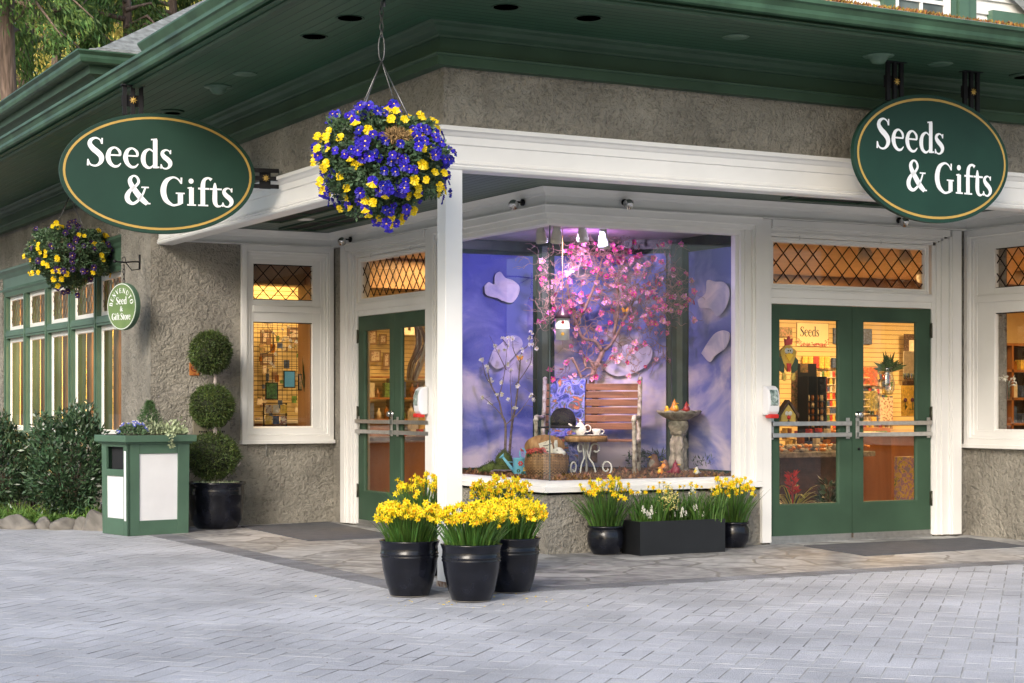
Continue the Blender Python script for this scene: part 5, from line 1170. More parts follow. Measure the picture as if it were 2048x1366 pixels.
# mossy roots
M['mossgreen'] = mat('green_moss', (.06, .085, .015), .95, var=.4, scale=18, bump=1, bscale=60, island=.4)
m = MB()
for (px, y, r, s) in ((985, 938, .10, .6), (1008, 925, .085, 1.3), (1003, 938, .12, .5), (966, 943, .06, .6)): m.ball(W3(px, y, 17.3), r, (1.1, .8, s))
P = np.array(m.v); P = P[P[:, 2] > .63]; P = P[rng.integers(0, len(P), 2600)] + rng.normal(0, .008, (2600, 3)); m.quads(leaves(len(P), P, np.tile([0, 0, 1.], (len(P), 1)), .022, .006, .8))
tag(obj('moss_mound', m, M['mossgreen'], fix=False), 'green moss mound with gnarled root left of the blue watering can', 'moss')

# ------------------------------------------------------------------ garden bench
dd = 17.5
def local(px, depth, rz=0): u, v = spot(px, depth); return (u, v)
yaw = math.atan2(RX[1], RX[0])
L_, Rr = W3(1085, 930, dd), W3(1277, 930, 17.32)
bx, by = (L_.x + Rr.x) / 2, (L_.y + Rr.y) / 2; bl_ = math.hypot(Rr.x - L_.x, Rr.y - L_.y); byaw = math.atan2(Rr.y - L_.y, Rr.x - L_.x)
t = thing('garden_bench', 'wooden slatted garden bench with worn white iron ends, beneath the pink tree', 'bench', (bx, by, FL), byaw)
hw = bl_ / 2; SH = .34
M['bench_wood'] = mat_ramp('bench_wood', [(.25, (.09, .035, .02)), (.6, (.24, .095, .05)), (.8, (.33, .15, .08))], 5, .5, 7, .8, (.5, 6, 6), .3)
M['worn_white'] = mat('worn_white_iron', (.50, .47, .40), .7, var=.2, scale=22, dirt=(.16, .12, .08))
zb = [.44 + k * .078 for k in range(6)]
for k, z in enumerate(zb): obj('back_slat', MB().box(-hw + .02, hw - .02, .06 + .012 * k, .082 + .012 * k, z - .008, z + .058), M['bench_wood'], t, bevel=.004)
for k in range(5): obj('seat_slat', MB().box(-hw + .02, hw - .02, -.34 + k * .078, -.275 + k * .078, SH - .02, SH), M['bench_wood'], t, bevel=.004)
for s in (-1, 1):
    m = MB(); x = s * hw
    def bar(pts, wd=.028): m.tube([(x, y, z) for y, z in pts], wd / 1.6, 6)
    bar([(.02, 0), (.02, .2), (.03, .42), (.10, .66), (.15, .93)], .038); bar([(-.34, 0), (-.33, .2), (-.36, .34), (-.35, .44), (-.38, .52), (-.36, .56), (-.30, .56), (-.1, .55), (.07, .56)], .036)
    bar([(-.36, .33), (-.1, .31), (.04, .33)], .03); bar([(-.33, .12), (-.15, .2), (.02, .12)], .02); m.ball((x, -.38, .53), .026); m.ball((x, .155, .935), .024)
    obj('end_frame', m, M['worn_white'], t)
# shawl with painted garden colours
M['shawl'] = mat_ramp('painted_shawl', [(.3, (.01, .015, .07)), (.42, (.04, .06, .30)), (.5, (.24, .22, .50)), (.56, (.03, .10, .10)), (.63, (.38, .06, .05)), (.72, (.50, .30, .06))], 9, .7, 6, 1.6)
def cloth(w0, w1, pts, name, label, cat, ma, thick=.006, n=14, wave=.012, fringe=False):
    m = MB(); k = len(pts)
    for j in range(k):
        for i in range(n + 1):
            x = w0 + (w1 - w0) * i / n; off = wave * math.sin(i * 1.9 + j * .7); m.v.append((x, pts[j][0] + off, pts[j][1] + .3 * off))
    for j in range(k - 1):
        for i in range(n): a = j * (n + 1) + i; m.f.append([a, a + 1, a + n + 2, a + n + 1]); m.m.append(0); m.sm.append(True)
    if fringe:
        for i in range(46):
            x = w0 + (w1 - w0) * i / 45; y, z = pts[-1]; m.tube([(x, y, z), (x + rng.normal(0, .006), y - .005, z - .10 - rng.uniform(0, .03))], .0022, 3, cap=False)
    o = obj(name, m, ma, fix=False, loc=(bx, by, FL), rz=byaw); sd = o.modifiers.new('s', 'SOLIDIFY'); sd.thickness = thick; tag(o, label, cat); return o
cloth(-hw + .06, -.06, [(.10, .40), (.125, .60), (.15, .80), (.17, .92), (.13, .935), (.09, .88), (.04, .62), (.02, .42), (-.05, .36), (-.2, .352), (-.37, .35), (-.39, .30), (-.395, .1)], 'shawl', 'colourful painted shawl draped over the left half of the wooden bench', 'shawl', M['shawl'], fringe=True)
t = thing('sun_hat', 'wide brimmed dark felt hat resting on the shawl on the bench', 'hat', (0, 0, 0)); h = W3(1126, 846, 17.12)
t.location = h; M['hat'] = mat('dark_felt', (.012, .010, .022), .9, var=.2)
obj('crown', MB().lathe([(.125, -.03), (.128, .02), (.118, .07), (.092, .115), (.055, .14), (0, .150)], seg=26), M['hat'], t); obj('brim', MB().lathe([(.11, -.02), (.16, -.03), (.215, -.04), (.23, -.035), (.225, -.05), (.16, -.045), (.11, -.035)], seg=30, wob=.03, sx=1.05), M['hat'], t)
# ------------------------------------------------------------------ bistro table with tea things
tc_ = W3(1172, 945, 17.0)
t = thing('side_table', 'small round wicker rimmed table on curled white iron legs', 'table', (tc_.x, tc_.y, FL - .01), yaw)
TH = hz(872, 17.0) - FL + .01
M['wicker'] = mat_ramp('wicker', [(.3, (.16, .075, .025)), (.6, (.36, .20, .08)), (.8, (.50, .32, .15))], 30, .6, 3, .2, (1, 1, .25), .6)
obj('table_top', MB().lathe([(0, TH - .055), (.20, TH - .055), (.208, TH - .03), (.208, TH - .008), (.20, TH), (0, TH)], seg=36), M['wicker'], t)
M['iron_white'] = mat('white_wrought_iron', (.62, .62, .58), .5, var=.15, scale=20)
for k in range(3):
    a = [R(-15), R(232), R(85)][k]; m = MB(); c, s = math.cos(a), math.sin(a)
    pts = [(.03, TH - .055), (.02, TH - .12), (.015, TH * .6), (.03, TH * .45), (.07, .12), (.10, .03), (.13, .0)]
    curl = [(.20 + .062 * math.cos(q) * (1 - j * .055), .085 + .075 * math.sin(q) * (1 - j * .05)) for j, q in enumerate([R(-120 + 38 * j) for j in range(13)])]
    top = [(.03, TH - .22)] + [(.095 + .05 * math.cos(q) * (1 - j * .06), TH - .12 + .055 * math.sin(q) * (1 - j * .06)) for j, q in enumerate([R(190 - 40 * j) for j in range(9)])]
    for P_ in (pts + curl[:1], curl, top): m.tube([(x * c, x * s, z) for x, z in [(p[0], p[1]) for p in smoothpath([(x, z, 0) for x, z in P_], 4)]], .0085, 7)
    obj('leg', m, M['iron_white'], t)
M['china'] = mat_ramp('floral_china', [(.30, (.70, .12, .18)), (.36, (.80, .78, .74)), (.66, (.80, .78, .74)), (.72, (.10, .28, .10))], 30, .2, 3, .5)
tp = lambda dx, dy: (tc_.x + math.cos(yaw) * dx - math.sin(yaw) * dy, tc_.y + math.sin(yaw) * dx + math.cos(yaw) * dy, FL - .01 + TH)
o = obj('tray', MB().lathe([(0, 0.001), (.13, .001), (.155, .012), (.16, .013), (.15, .008), (.13, .006), (0, .006)], seg=28, sx=1.2, sy=.9), M['iron_white'], loc=tp(0.0, 0), rz=yaw); tag(o, 'oval white tray on the wicker rimmed table', 'tray')
z_ = Vector((0, 0, .007))
t = thing('teapot', 'white floral china teapot with round lid knob, on the tray', 'teapot', Vector(tp(-.055, 0)) + z_, yaw)
obj('body', MB().lathe([(.03, 0), (.035, .006), (.055, .03), (.06, .055), (.05, .085), (.032, .10), (0, .10)], seg=24), M['china'], t)
obj('lid', MB().lathe([(.034, .10), (.03, .112), (.012, .122), (.006, .128), (.014, .138), (.01, .15), (0, .152)], seg=18), M['china'], t)
obj('spout', MB().tube(smoothpath([(-.05, 0, .04), (-.08, 0, .06), (-.09, 0, .095), (-.115, 0, .11)], 3), [.014] * 3 + [.011] * 4 + [.008] * 3, 8), M['china'], t)
obj('handle', MB().tube(smoothpath([(.052, 0, .035), (.09, 0, .04), (.10, 0, .075), (.075, 0, .10), (.045, 0, .09)], 3), .006, 7), M['china'], t)
t = thing('teacup', 'white china teacup with green leaf pattern, right of the teapot on the tray', 'cup', Vector(tp(.10, -.01)) + z_, yaw)
obj('cup', MB().lathe([(.022, 0), (.025, .008), (.038, .03), (.045, .062), (.042, .062), (.035, .03), (0, .015)], seg=22), M['china'], t)
obj('handle', MB().tube(smoothpath([(.038, 0, .02), (.062, 0, .02), (.072, 0, .045), (.044, 0, .058)], 3), .0045, 6), M['china'], t)
# ------------------------------------------------------------------ picnic basket and its contents
pc = W3(1093, 945, 16.75)
t = thing('picnic_basket', 'oval brown wicker picnic basket standing open with its lid up', 'basket', (pc.x, pc.y, FL - .015), yaw)
BH = .235
m = MB().lathe([(.155, 0), (.175, .05), (.185, .13), (.175, .22), (.15, BH), (.14, BH), (.16, .13), (0, .12)], seg=44, sx=1.12, sy=.8); obj('body', m, M['darkwood'], t)
mw = MB()
for k in range(16):
    z = .01 + k * (BH - .02) / 15; r = .157 + .032 * math.sin(min(1, z / .2) * 1.57) - max(0, z - .13) * .20; mw.tube([(1.12 * (r + .004 * (-1) ** (j + k)) * math.cos(j * math.pi / 30), .8 * (r + .004 * (-1) ** (j + k)) * math.sin(j * math.pi / 30), z) for j in range(61)], .0062, 5, cap=False)
obj('weave', mw, M['wicker'], t)
m = MB().lathe([(0, 0), (.185, 0), (.19, .012), (0, .02)], seg=36).xf(Matrix.Translation((-.015, .12, BH + .055)) @ Matrix.Rotation(R(76), 4, 'X') @ Matrix.Diagonal((1.02, .62, 1, 1))); obj('lid', m, M['wicker'], t)
M['coral'] = mat('coral_petal', (.72, .14, .12), .5, var=.3, island=.3)
def loc_b(dx, dy, z): return (pc.x + math.cos(yaw) * dx - math.sin(yaw) * dy, pc.y + math.sin(yaw) * dx + math.cos(yaw) * dy, FL - .015 + z)
m = MB(); ml = MB(); c = np.array([[rng.normal(0, .05), rng.normal(0, .02), rng.uniform(0, .05)] for _ in range(60)])
for k in range(9): m.quads(leaves(60, c, sph(60) * .6 + np.array([0, -.3, .6]), .022, .016, .6))
ml.quads(leaves(120, np.repeat(c, 2, 0) - np.array([0, 0, .02]), sph(120), .03, .015, .6)); 
t = thing('flower_posy', 'bunch of coral pink flowers in the left end of the picnic basket', 'flowers', loc_b(-.10, -.07, .225), yaw)
obj('blooms', m, M['coral'], t, fix=False); obj('leaves', ml, M['leaf'], t, fix=False)
m = MB().box(-.06, .06, -.008, .008, 0, .16).xf(Matrix.Rotation(R(-18), 4, 'Y')); o = obj('book', m, mat_ramp('printed_cover', [(.4, (.62, .58, .48)), (.55, (.62, .58, .48)), (.62, (.12, .10, .10))], 22, .5, 2, 0, (1, 1, 3)), loc=loc_b(.03, .02, .19), rz=yaw, bevel=.002); tag(o, 'pale printed book leaning in the picnic basket', 'book')
t = thing('toy_rabbit', 'white rabbit figure peeping from the right end of the picnic basket', 'figurine', loc_b(.11, -.05, .225), yaw)
m = MB(); m.ball((0, 0, .03), .045, (1.15, .8, .8)); m.ball((.02, 0, .01), .05, (1.1, .9, .7)); obj('body', m, M['wh'], t)
for dx in (-.012, .004): obj('ear', MB().tube([(-.015 + dx, dx, .05), (-.02 + dx, dx, .10), (-.017 + dx, dx, .135)], [.008, .011, .004], 7), M['wh'], t)
obj('eye', MB().ball((-.012, -.038, .04), .006, seg=8, ring=5), M['black'], t)
# watering can
wc = W3(1041, 940, 16.95); M['sky_enamel'] = mat('light_blue_enamel', (.16, .46, .60), .35, var=.06)
t = thing('watering_can', 'light blue enamel watering can painted with flowers, left of the picnic basket', 'watering can', (wc.x, wc.y, FL - .01), yaw)
m = MB().lathe([(.065, 0), (.067, .006), (.07, .17), (.073, .175), (.068, .178), (.065, .17), (.06, .02), (0, .018)], seg=28); obj('body', m, M['sky_enamel'], t)
m = MB().tube([(-.055, 0, .04), (-.12, 0, .12), (-.17, 0, .185)], [.020, .015, .011], 10).tube([(-.168, 0, .183), (-.185, 0, .20)], [.013, .036], 14); m.tube([(-.06, 0, .135), (-.135, 0, .14)], .004, 6); obj('spout', m, M['sky_enamel'], t)
m = MB().tube(smoothpath([(.03, 0, .17), (-.0, 0, .19), (-.005, 0, .235), (.02, 0, .265), (.045, 0, .24), (.05, 0, .18)], 4), .008, 8); obj('handle', m, M['sky_enamel'], t)
m = MB()
for (x, z, r, mi) in ((.0, .125, .016, 0), (-.02, .055, .012, 1), (.035, .07, .013, 2), (.02, .035, .009, 1)):
    for k in range(6): m.ball((x + r * math.cos(k * 1.05), -math.sqrt(max(0, .0705 ** 2 - x * x)) - .0005, z + r * math.sin(k * 1.05)), r * .55, (1, .2, 1), 8, 5, mi)
obj('painted_flowers', m, [M['red'], M['leaf'], M['yo']], t)
# magazines on the mulch
m = MB()
for k in range(3): m.add([(-.10 + k * .02, -.03, .002 + k * .004), (.10 + k * .01, -.05 + k * .01, .002 + k * .004), (.12, .05, .004 + k * .004), (-.07, .07, .004 + k * .004)], [(0, 1, 2, 3)])
o = obj('seed_packets', m, mat_ramp('printed_paper', [(.35, (.10, .12, .30)), (.5, (.62, .58, .58)), (.65, (.45, .18, .25))], 28, .5, 3), loc=W3(1000, 945, 16.95) + Vector((0, 0, .012)), rz=yaw, fix=False); tag(o, 'scattered printed seed packets lying on the mulch before the watering can', 'packets')
# ------------------------------------------------------------------ stone birdbath
bb = W3(1358, 945, 17.3); zb0 = FL
BHt = hz(822, 17.3) - zb0
M['stone'] = mat_ramp('mossy_stone', [(.3, (.09, .085, .06)), (.5, (.24, .22, .17)), (.75, (.42, .38, .31))], 14, .9, 7, .6, bump=1.0)
t = thing('birdbath', 'weathered stone birdbath with a scalloped bowl on a carved pedestal', 'birdbath', (bb.x, bb.y, zb0), yaw)
m = MB(); seg = 48; prof = [(.06, BHt - .10), (.10, BHt - .085), (.16, BHt - .055), (.205, BHt - .02), (.215, BHt), (.20, BHt + .002), (.16, BHt - .03), (0, BHt - .045)]
V = []
for i, (r, z) in enumerate(prof):
    for k in range(seg):
        a = 2 * math.pi * k / seg; sc = 1 + (.045 * abs(math.sin(a * 6)) if 1 < i < 6 else 0); V.append((r * sc * math.cos(a), r * sc * math.sin(a), z + (.008 * math.cos(a * 12) if i in (4, 5) else 0)))
m.add(V, [(i * seg + k, i * seg + (k + 1) % seg, (i + 1) * seg + (k + 1) % seg, (i + 1) * seg + k) for i in range(len(prof) - 1) for k in range(seg)], 0, True)
obj('bowl', m, M['stone'], t)
m = MB().lathe([(.12, 0), (.12, .03), (.10, .045), (.07, .06)], seg=6, smooth=False).lathe([(.07, BHt - .09), (.095, BHt - .11), (.10, BHt - .15), (.085, BHt - .19), (.06, BHt - .22), (.055, BHt - .24)], seg=20, wob=.05)
obj('plinth', m, M['stone'], t)
m = MB()      # clustered draped figures carved round the column
for k in range(3):
    a = k * 2.094 + .6; cx, cy = .042 * math.cos(a), .042 * math.sin(a)
    m.tube([(cx * 1.5, cy * 1.5, .05), (cx * 1.3, cy * 1.3, .14), (cx * 1.25, cy * 1.25, .20), (cx * 1.15, cy * 1.15, .30), (cx * 1.05, cy * 1.05, BHt - .24)], [.050, .042, .036, .048, .026], 12)
    m.ball((cx * 1.5, cy * 1.5, BHt - .215), .028); m.tube([(cx * 1.9, cy * 1.9, BHt - .27), (cx * 2.1 + .02, cy * 2.1, BHt - .35), (cx * 1.7, cy * 1.9, BHt - .40)], [.014, .012, .010], 7)
    m.tube([(cx * 2.0, cy * 2.0, .06), (cx * 2.3, cy * 2.2, .11), (cx * 1.9, cy * 1.9, .19)], [.02, .016, .015], 7)
m.tube([(0, 0, .03), (0, 0, BHt - .1)], .05, 10); obj('pedestal', m, M['stone'], t)
# birds
def bird(label, px, y, depth, s, body, belly, face=-1, crest=False):
    w_ = W3(px, y, depth); t = thing('bird_figurine', label, 'bird figurine', w_, yaw, 'painted bird figurines around the birdbath')
    m = MB(); m.lathe([(.006, 0), (.032, .004), (.044, .02), (.042, .04), (.030, .060), (.024, .075), (.022, .088), (.014, .10), (0, .104)], seg=18, sy=1.15)
    if crest: m.lathe([(.016, .092), (.007, .115), (0, .13)], seg=10)
    for v_i in range(len(m.v)): m.v[v_i] = tuple(c * s for c in m.v[v_i])
    obj('body', m, body, t)
    m = MB().ball((face * .012 * s, -.020 * s, .038 * s), .030 * s, (.9, .9, 1.1), 12, 8); obj('breast', m, belly, t)
    m = MB().tube([(face * .018 * s, -.012 * s, .086 * s), (face * .042 * s, -.02 * s, .083 * s)], [.007 * s, .0008], 7); obj('beak', m, M['yo'], t)
    m = MB().tube([(-face * .02 * s, .01 * s, .03 * s), (-face * .07 * s, .03 * s, .02 * s)], [.016 * s, .007 * s], 8); obj('tail', m, body, t)
    for k in (-1, 1): obj('eye', MB().ball((face * .012 * s + k * .009 * s, -.021 * s, .09 * s), .003 * s, seg=8, ring=5), M['black'], t)
M['b_orange'] = mat('orange_glaze', (.72, .26, .03), .35, var=.15, scale=20); M['b_yellow'] = mat('yellow_glaze', (.80, .58, .04), .35, var=.1); M['b_maroon'] = mat('maroon_glaze', (.22, .012, .03), .35, var=.15); M['b_red'] = mat('red_glaze', (.42, .03, .02), .35, var=.15)
M['b_brown'] = mat('brown_glaze', (.20, .09, .045), .5, var=.3, scale=20)
bt = hz(822, 17.3)
def by_z(z, depth): return HY - (z - CAM[2]) * F / depth
yb = by_z(bt - .012, 17.2)
bird('small yellow bird figurine at the left on the birdbath rim', 1334, yb, 17.2, .62, M['b_yellow'], M['b_orange'])
bird('round orange and yellow bird figurine in the middle of the birdbath bowl', 1349, yb, 17.2, 1.02, M['b_orange'], M['b_yellow'], 1, True)
bird('red crested bird figurine at the right of the birdbath bowl', 1373, yb, 17.2, .85, M['b_red'], M['b_maroon'], 1, True)
bird('maroon crested bird figurine on the mulch before the birdbath', 1351, by_z(.665, 16.8), 16.8, 1.15, M['b_maroon'], M['b_maroon'], 1, True)
bird('small orange bird figurine on the mulch left of the maroon bird', 1321, by_z(.665, 16.9), 16.9, .75, M['b_orange'], M['b_yellow'])
bird('white and black bird figurine on the mulch at the right', 1393, by_z(.665, 16.85), 16.85, .72, M['wh'], M['b_yellow'])
bird('tall brown bird figurine behind the bench end', 1308, by_z(.68, 17.5), 17.5, 1.6, M['b_brown'], M['stone'])
bird('tan bird figurine nestled at the foot of the birdbath', 1330, by_z(.68, 17.3), 17.3, 1.1, M['b_brown'], M['b_orange'])
# hanging birdhouse
hb = W3(1125, 680, 16.75); t = thing('birdhouse', 'round white birdhouse with two holes and a dark cone roof, hanging before the pink tree', 'birdhouse', hb, yaw)
HH = .215; obj('house', MB().lathe([(.0, 0), (.066, 0), (.066, HH * .47), (.071, HH * .49), (.071, HH * .52), (.066, HH * .54), (.066, HH)], seg=24), M['plastic'], t)
obj('roof', MB().lathe([(.085, HH - .01), (.06, HH + .035), (.03, HH + .075), (0, HH + .11)], seg=24), mat('dark_purple_tin', (.045, .022, .05), .35, .4), t)
for k, (z, ma) in enumerate(((.165, M['b_maroon']), (.055, M['gold']))): obj('entry_hole', MB().lathe([(0, 0), (.017, 0)], seg=14).xf(Matrix.Translation((0, -.0672, z)) @ Matrix.Rotation(R(90), 4, 'X')), ma, t, fix=False)
obj('cord', MB().tube([(0, 0, HH + .1), (0, 0, 3.0 - hb.z)], .0025, 5), M['gold'], t)
# butterflies
M['bf'] = mat('butterfly_wing', (.75, .30, .03), .5, var=.4, scale=90)
for lab, px, y, dp in (('yellow and orange butterfly perched among the pink blossoms', 1250, 620, 16.95), ('small orange butterfly on the white blossom branch', 1040, 716, 17.3)):
    t = thing('butterfly', lab, 'butterfly', W3(px, y, dp), yaw)
    for s in (-1, 1): obj('wing', MB().add([(0, 0, 0), (s * .022, -.006, .026), (s * .036, -.010, .018), (s * .028, -.006, .0), (s * .024, -.004, -.018), (s * .008, 0, -.02)], [(0, 1, 2, 3, 4, 5)]), M['bf'], t, fix=False)
    obj('body', MB().tube([(0, -.004, -.02), (0, -.004, .02)], [.002, .003], 6), M['black'], t)
# leafy sprigs at the back foot
m = MB(); c = np.array([list(W3(rng.uniform(1255, 1330), rng.uniform(905, 930), 17.7)) for _ in range(240)]); m.quads(leaves(240, c, np.tile([0, 0, .6], (240, 1)), .06, .012, .8)); c = np.array([list(W3(rng.uniform(1385, 1425), rng.uniform(915, 935), 17.0)) for _ in range(60)]); m.quads(leaves(60, c, np.tile([0, 0, .8], (60, 1)), .05, .01, .6))
tag(obj('dry_foliage', m, M['leaf_dark'], fix=False), 'dark dried sprigs around the foot of the bench and birdbath', 'foliage', kind='stuff')

# ================================================================== THINGS AROUND THE SHOP FRONT
rng = np.random.default_rng(77)
# small wall spotlights on the entablature
for (ax, val, px, py, lab) in (('x', -.05, 1047, 405, 'small silver spotlight on the white frieze, left of the display window corner'), ('y', -.05, 1248, 405, 'small silver spotlight on the white frieze, above the pink tree'),
                               ('y', -.05, 1797, 441, 'small silver spotlight on the white frieze above the right doors'), ('x', -.05, 702, 479, 'small silver spotlight on the white frieze above the left doors')):
    p = onX(px, py, val) if ax == 'x' else onY(px, py, val); out = Vector((-1, 0, 0)) if ax == 'x' else Vector((0, -1, 0)); sd = Vector((0, 1, 0)) if ax == 'x' else Vector((1, 0, 0))
    t = thing('wall_spotlight', lab, 'spotlight', p, 0, 'silver spotlights along the porch frieze')
    obj('mount', MB().tube([(0, 0, 0), out * .02], .03, 14).tube([out * .02, out * .06, out * .08 + sd * .03], .010, 8), M['black'], t)
    a = out * .085 + sd * .035; d = (out * .4 - sd * .75 + Vector((0, 0, -.35))).normalized()
    obj('lamp_head', MB().tube([a, a + d * .03, a + d * .05, a + d * .085], [.018, .030, .042, .048], 16), M['chrome'], t)
# hand sanitizer dispensers
for (mp, s, z, lab) in ((ML, 2.40, 1.37, 'white hand sanitizer dispenser with red base beside the left doors'), (MR, 2.372, 1.37, 'white hand sanitizer dispenser with red base beside the right doors')):
    t = thing('hand_sanitizer_dispenser', lab, 'dispenser', mp(s, z, .05)); o0 = Vector(mp(s, z, .05))
    q = lambda x, zz, p: tuple(Vector(mp(s + x, z + zz, .05 + p)) - o0)
    prof = [(0, -.135), (.075, -.135), (.10, -.10), (.112, -.03), (.108, .06), (.085, .115), (.05, .14), (0, .145)]
    m = MB()
    m.add([q(-.065, zz, p) for p, zz in prof] + [q(.065, zz, p) for p, zz in prof], [tuple(range(8)), tuple(range(8, 16))[::-1]] + [(i, (i + 1) % 8, (i + 1) % 8 + 8, i + 8) for i in range(8)]); obj('body', m, M['plastic'], t, bevel=.012)
    m = MB(); pr = [(.088, -.09), (.113, -.03), (.109, .055), (.09, .105)]
    m.add([q(-.045, zz, p + .003) for p, zz in pr] + [q(.045, zz, p + .003) for p, zz in pr], [(i, i + 1, i + 5, i + 4) for i in range(3)]); obj('printed_panel', m, mat_ramp('dispenser_print', [(.35, (.06, .10, .09)), (.55, (.30, .38, .36)), (.7, (.55, .60, .58))], 25, .3), t, fix=False)
    m = MB(); m.box(-.05, .05, .03, .118, -.165, -.125, 0, lambda x, p, zz: q(x, zz, p)); obj('push_lever', m, M['red'], t, bevel=.010)
# door mats
for (poly, lab) in (([(-1.214, 4.60), (-1.298, 2.433), (-.30, 2.404), (-.103, 4.86)], 'dark grey rubber mat before the left double doors'), ([(2.563, -.36), (2.379, -1.476), (4.353, -1.40), (4.60, -.358)], 'dark grey rubber mat before the right double doors')):
    m = MB(); m.add([(x, y, .0135) for x, y in poly] + [(x, y, .005) for x, y in poly], [(0, 1, 2, 3)] + [(i, (i + 1) % 4, (i + 1) % 4 + 4, i + 4) for i in range(4)])
    tag(obj('door_mat', m, M['mat_rubber']), lab, 'mat', 'rubber door mats')
# no smoking plate, fire connection plate
c = onY(388, 738, 4.92); t = thing('no_smoking_sign', 'small orange brown no smoking plate on the stucco wall behind the topiary', 'sign', (c[0], 4.912, c[2]))
obj('plate', MB().box(-.056, .056, -.006, .006, -.07, .07), mat('orange_plate', (.36, .13, .03), .5, var=.15), t, bevel=.003)
m = MB().tube([(.036 * math.cos(k * .3307), -.0085, .01 + .036 * math.sin(k * .3307)) for k in range(20)], .004, 6).tube([(-.026, -.0085, .036), (.026, -.0085, -.016)], .004, 6).box(-.022, .02, -.009, -.0065, .005, .014).box(-.012, .012, -.009, -.0065, -.058, -.053); obj('symbol', m, mat('dark_red_ink', (.18, .012, .01), .5), t)
c = onY(422, 846, 4.92); t = thing('fire_hose_connection', 'beige metal plate with two black capped hose inlets behind the topiary', 'hose connection', (c[0], 4.905, c[2]))
obj('plate', MB().box(-.21, .21, -.008, .012, -.13, .13), mat('beige_plate', (.22, .20, .15), .5, .2), t, bevel=.004)
for s in (-.10, .10): obj('cap', MB().lathe([(.062, 0), (.066, .02), (.06, .05), (.03, .06), (0, .06)], seg=20).xf(Matrix.Translation((s, -.008, .02)) @ Matrix.Rotation(R(90), 4, 'X')), M['black'], t)
m = MB()
for s in (-.10, .10):
    for k in range(5): m.box(s - .045 + k * .02, s - .033 + k * .02, -.0105, -.0085, -.105, -.085)
obj('stamped_mark', m, M['black'], t)
# window latch cord below the return window
c = onY(531, 890, 4.92); m = MB().tube([(0, -.02, .0), (0, -.02, -.12)], .004, 6).ball((0, -.02, -.13), .008); m.box(-.012, .012, -.025, -.0, -.005, .008)
tag(obj('latch_hook', m, M['steel'], loc=(c[0], 4.92, .90)), 'little metal latch hook hanging below the left porch window sill', 'hook')

# ------------------------------------------------------------------ topiary in its big pot
def tuft_ball(m, c, r, sc, n, L_=.030, seed=0):
    rg = rng; v = sph(n); rad = rg.uniform(.88, 1.03, n) * (1 + .03 * np.sin(v[:, 0] * 9) * np.sin(v[:, 2] * 8 + 1)); P = v * (rad * r)[:, None] * np.array(sc) + np.array(c)
    m.quads(leaves(n, P, v, L_, .010, .75)); k = n // 16; m.quads(leaves(k, P[:k] * 1.0, v[:k], L_ * 2.2, .009, .5))
d_ = F * 1.35 / (1060 - 806) + .20; tx, ty = spot(433, d_)
t = thing('topiary', 'three ball clipped topiary in a large glossy black pot against the stucco wall', 'topiary', (tx, ty, .004))
pr, ph = .30, .50
obj('pot', MB().lathe([(pr * .68, 0), (pr * .76, .02), (pr * .90, ph * .2), (pr * .96, ph * .5), (pr * .98, ph * .72), (pr * 1.0, ph * .74), (pr * .98, ph * .77), (pr * 1.0, ph * .80), (pr * .985, ph * .83), (pr * .99, ph * .93), (pr * 1.05, ph * .96), (pr * 1.05, ph), (pr * .93, ph), (pr * .9, ph * .9), (0, ph * .9)], seg=44), M['pot'], t)
obj('soil', MB().lathe([(0, ph * .93), (pr * .92, ph * .93)], seg=24), M['soil'], t, fix=False)
k_ = d_ / F; zc = lambda y: CAM[2] - (y - HY) * k_ - .004
m = MB(); m.tube([(0, 0, ph * .9), (.01, 0, .75), (-.02, 0, zc(855)), (.0, 0, zc(840))], [.035, .03, .025, .022], 8); m.tube([(-.01, 0, zc(800)), (-.015, 0, zc(755)), (-.02, 0, zc(740))], [.02, .018, .016], 8)
for k in range(6): m.tube([(rng.normal(0, .02), rng.normal(0, .02), ph * .9), (rng.normal(0, .09), rng.normal(0, .06), zc(925))], .010, 5)
obj('trunk', m, M['trunk_pale'], t)
off = lambda px: ((px - 433) * k_ * RX[0], (px - 433) * k_ * RX[1])
for i, (px, y, r, s) in enumerate(((421, 705, 41, (1, 1, 1.04)), (424, 812, 43.5, (1, 1, .98)), (426, 912, 51, (1.03, 1, .92)))):
    ox, oy = off(px); m = MB(); tuft_ball(m, (ox, oy, zc(y)), r * k_ * .97, s, 7500); b_ = obj('foliage_ball', m, M['leaf_top'], t, fix=False)
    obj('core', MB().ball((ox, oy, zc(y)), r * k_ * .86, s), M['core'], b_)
m = MB(); a = rng.uniform(0, 6.28, 500); rr = pr * .8 * np.sqrt(rng.random(500)); c = np.stack([rr * np.cos(a), rr * np.sin(a), np.full(500, ph * .93)], 1); m.quads(leaves(500, c, np.tile([0, 0, .9], (500, 1)), .05, .02, .6)); obj('ground_leaves', m, M['leaf_var'], t, fix=False)

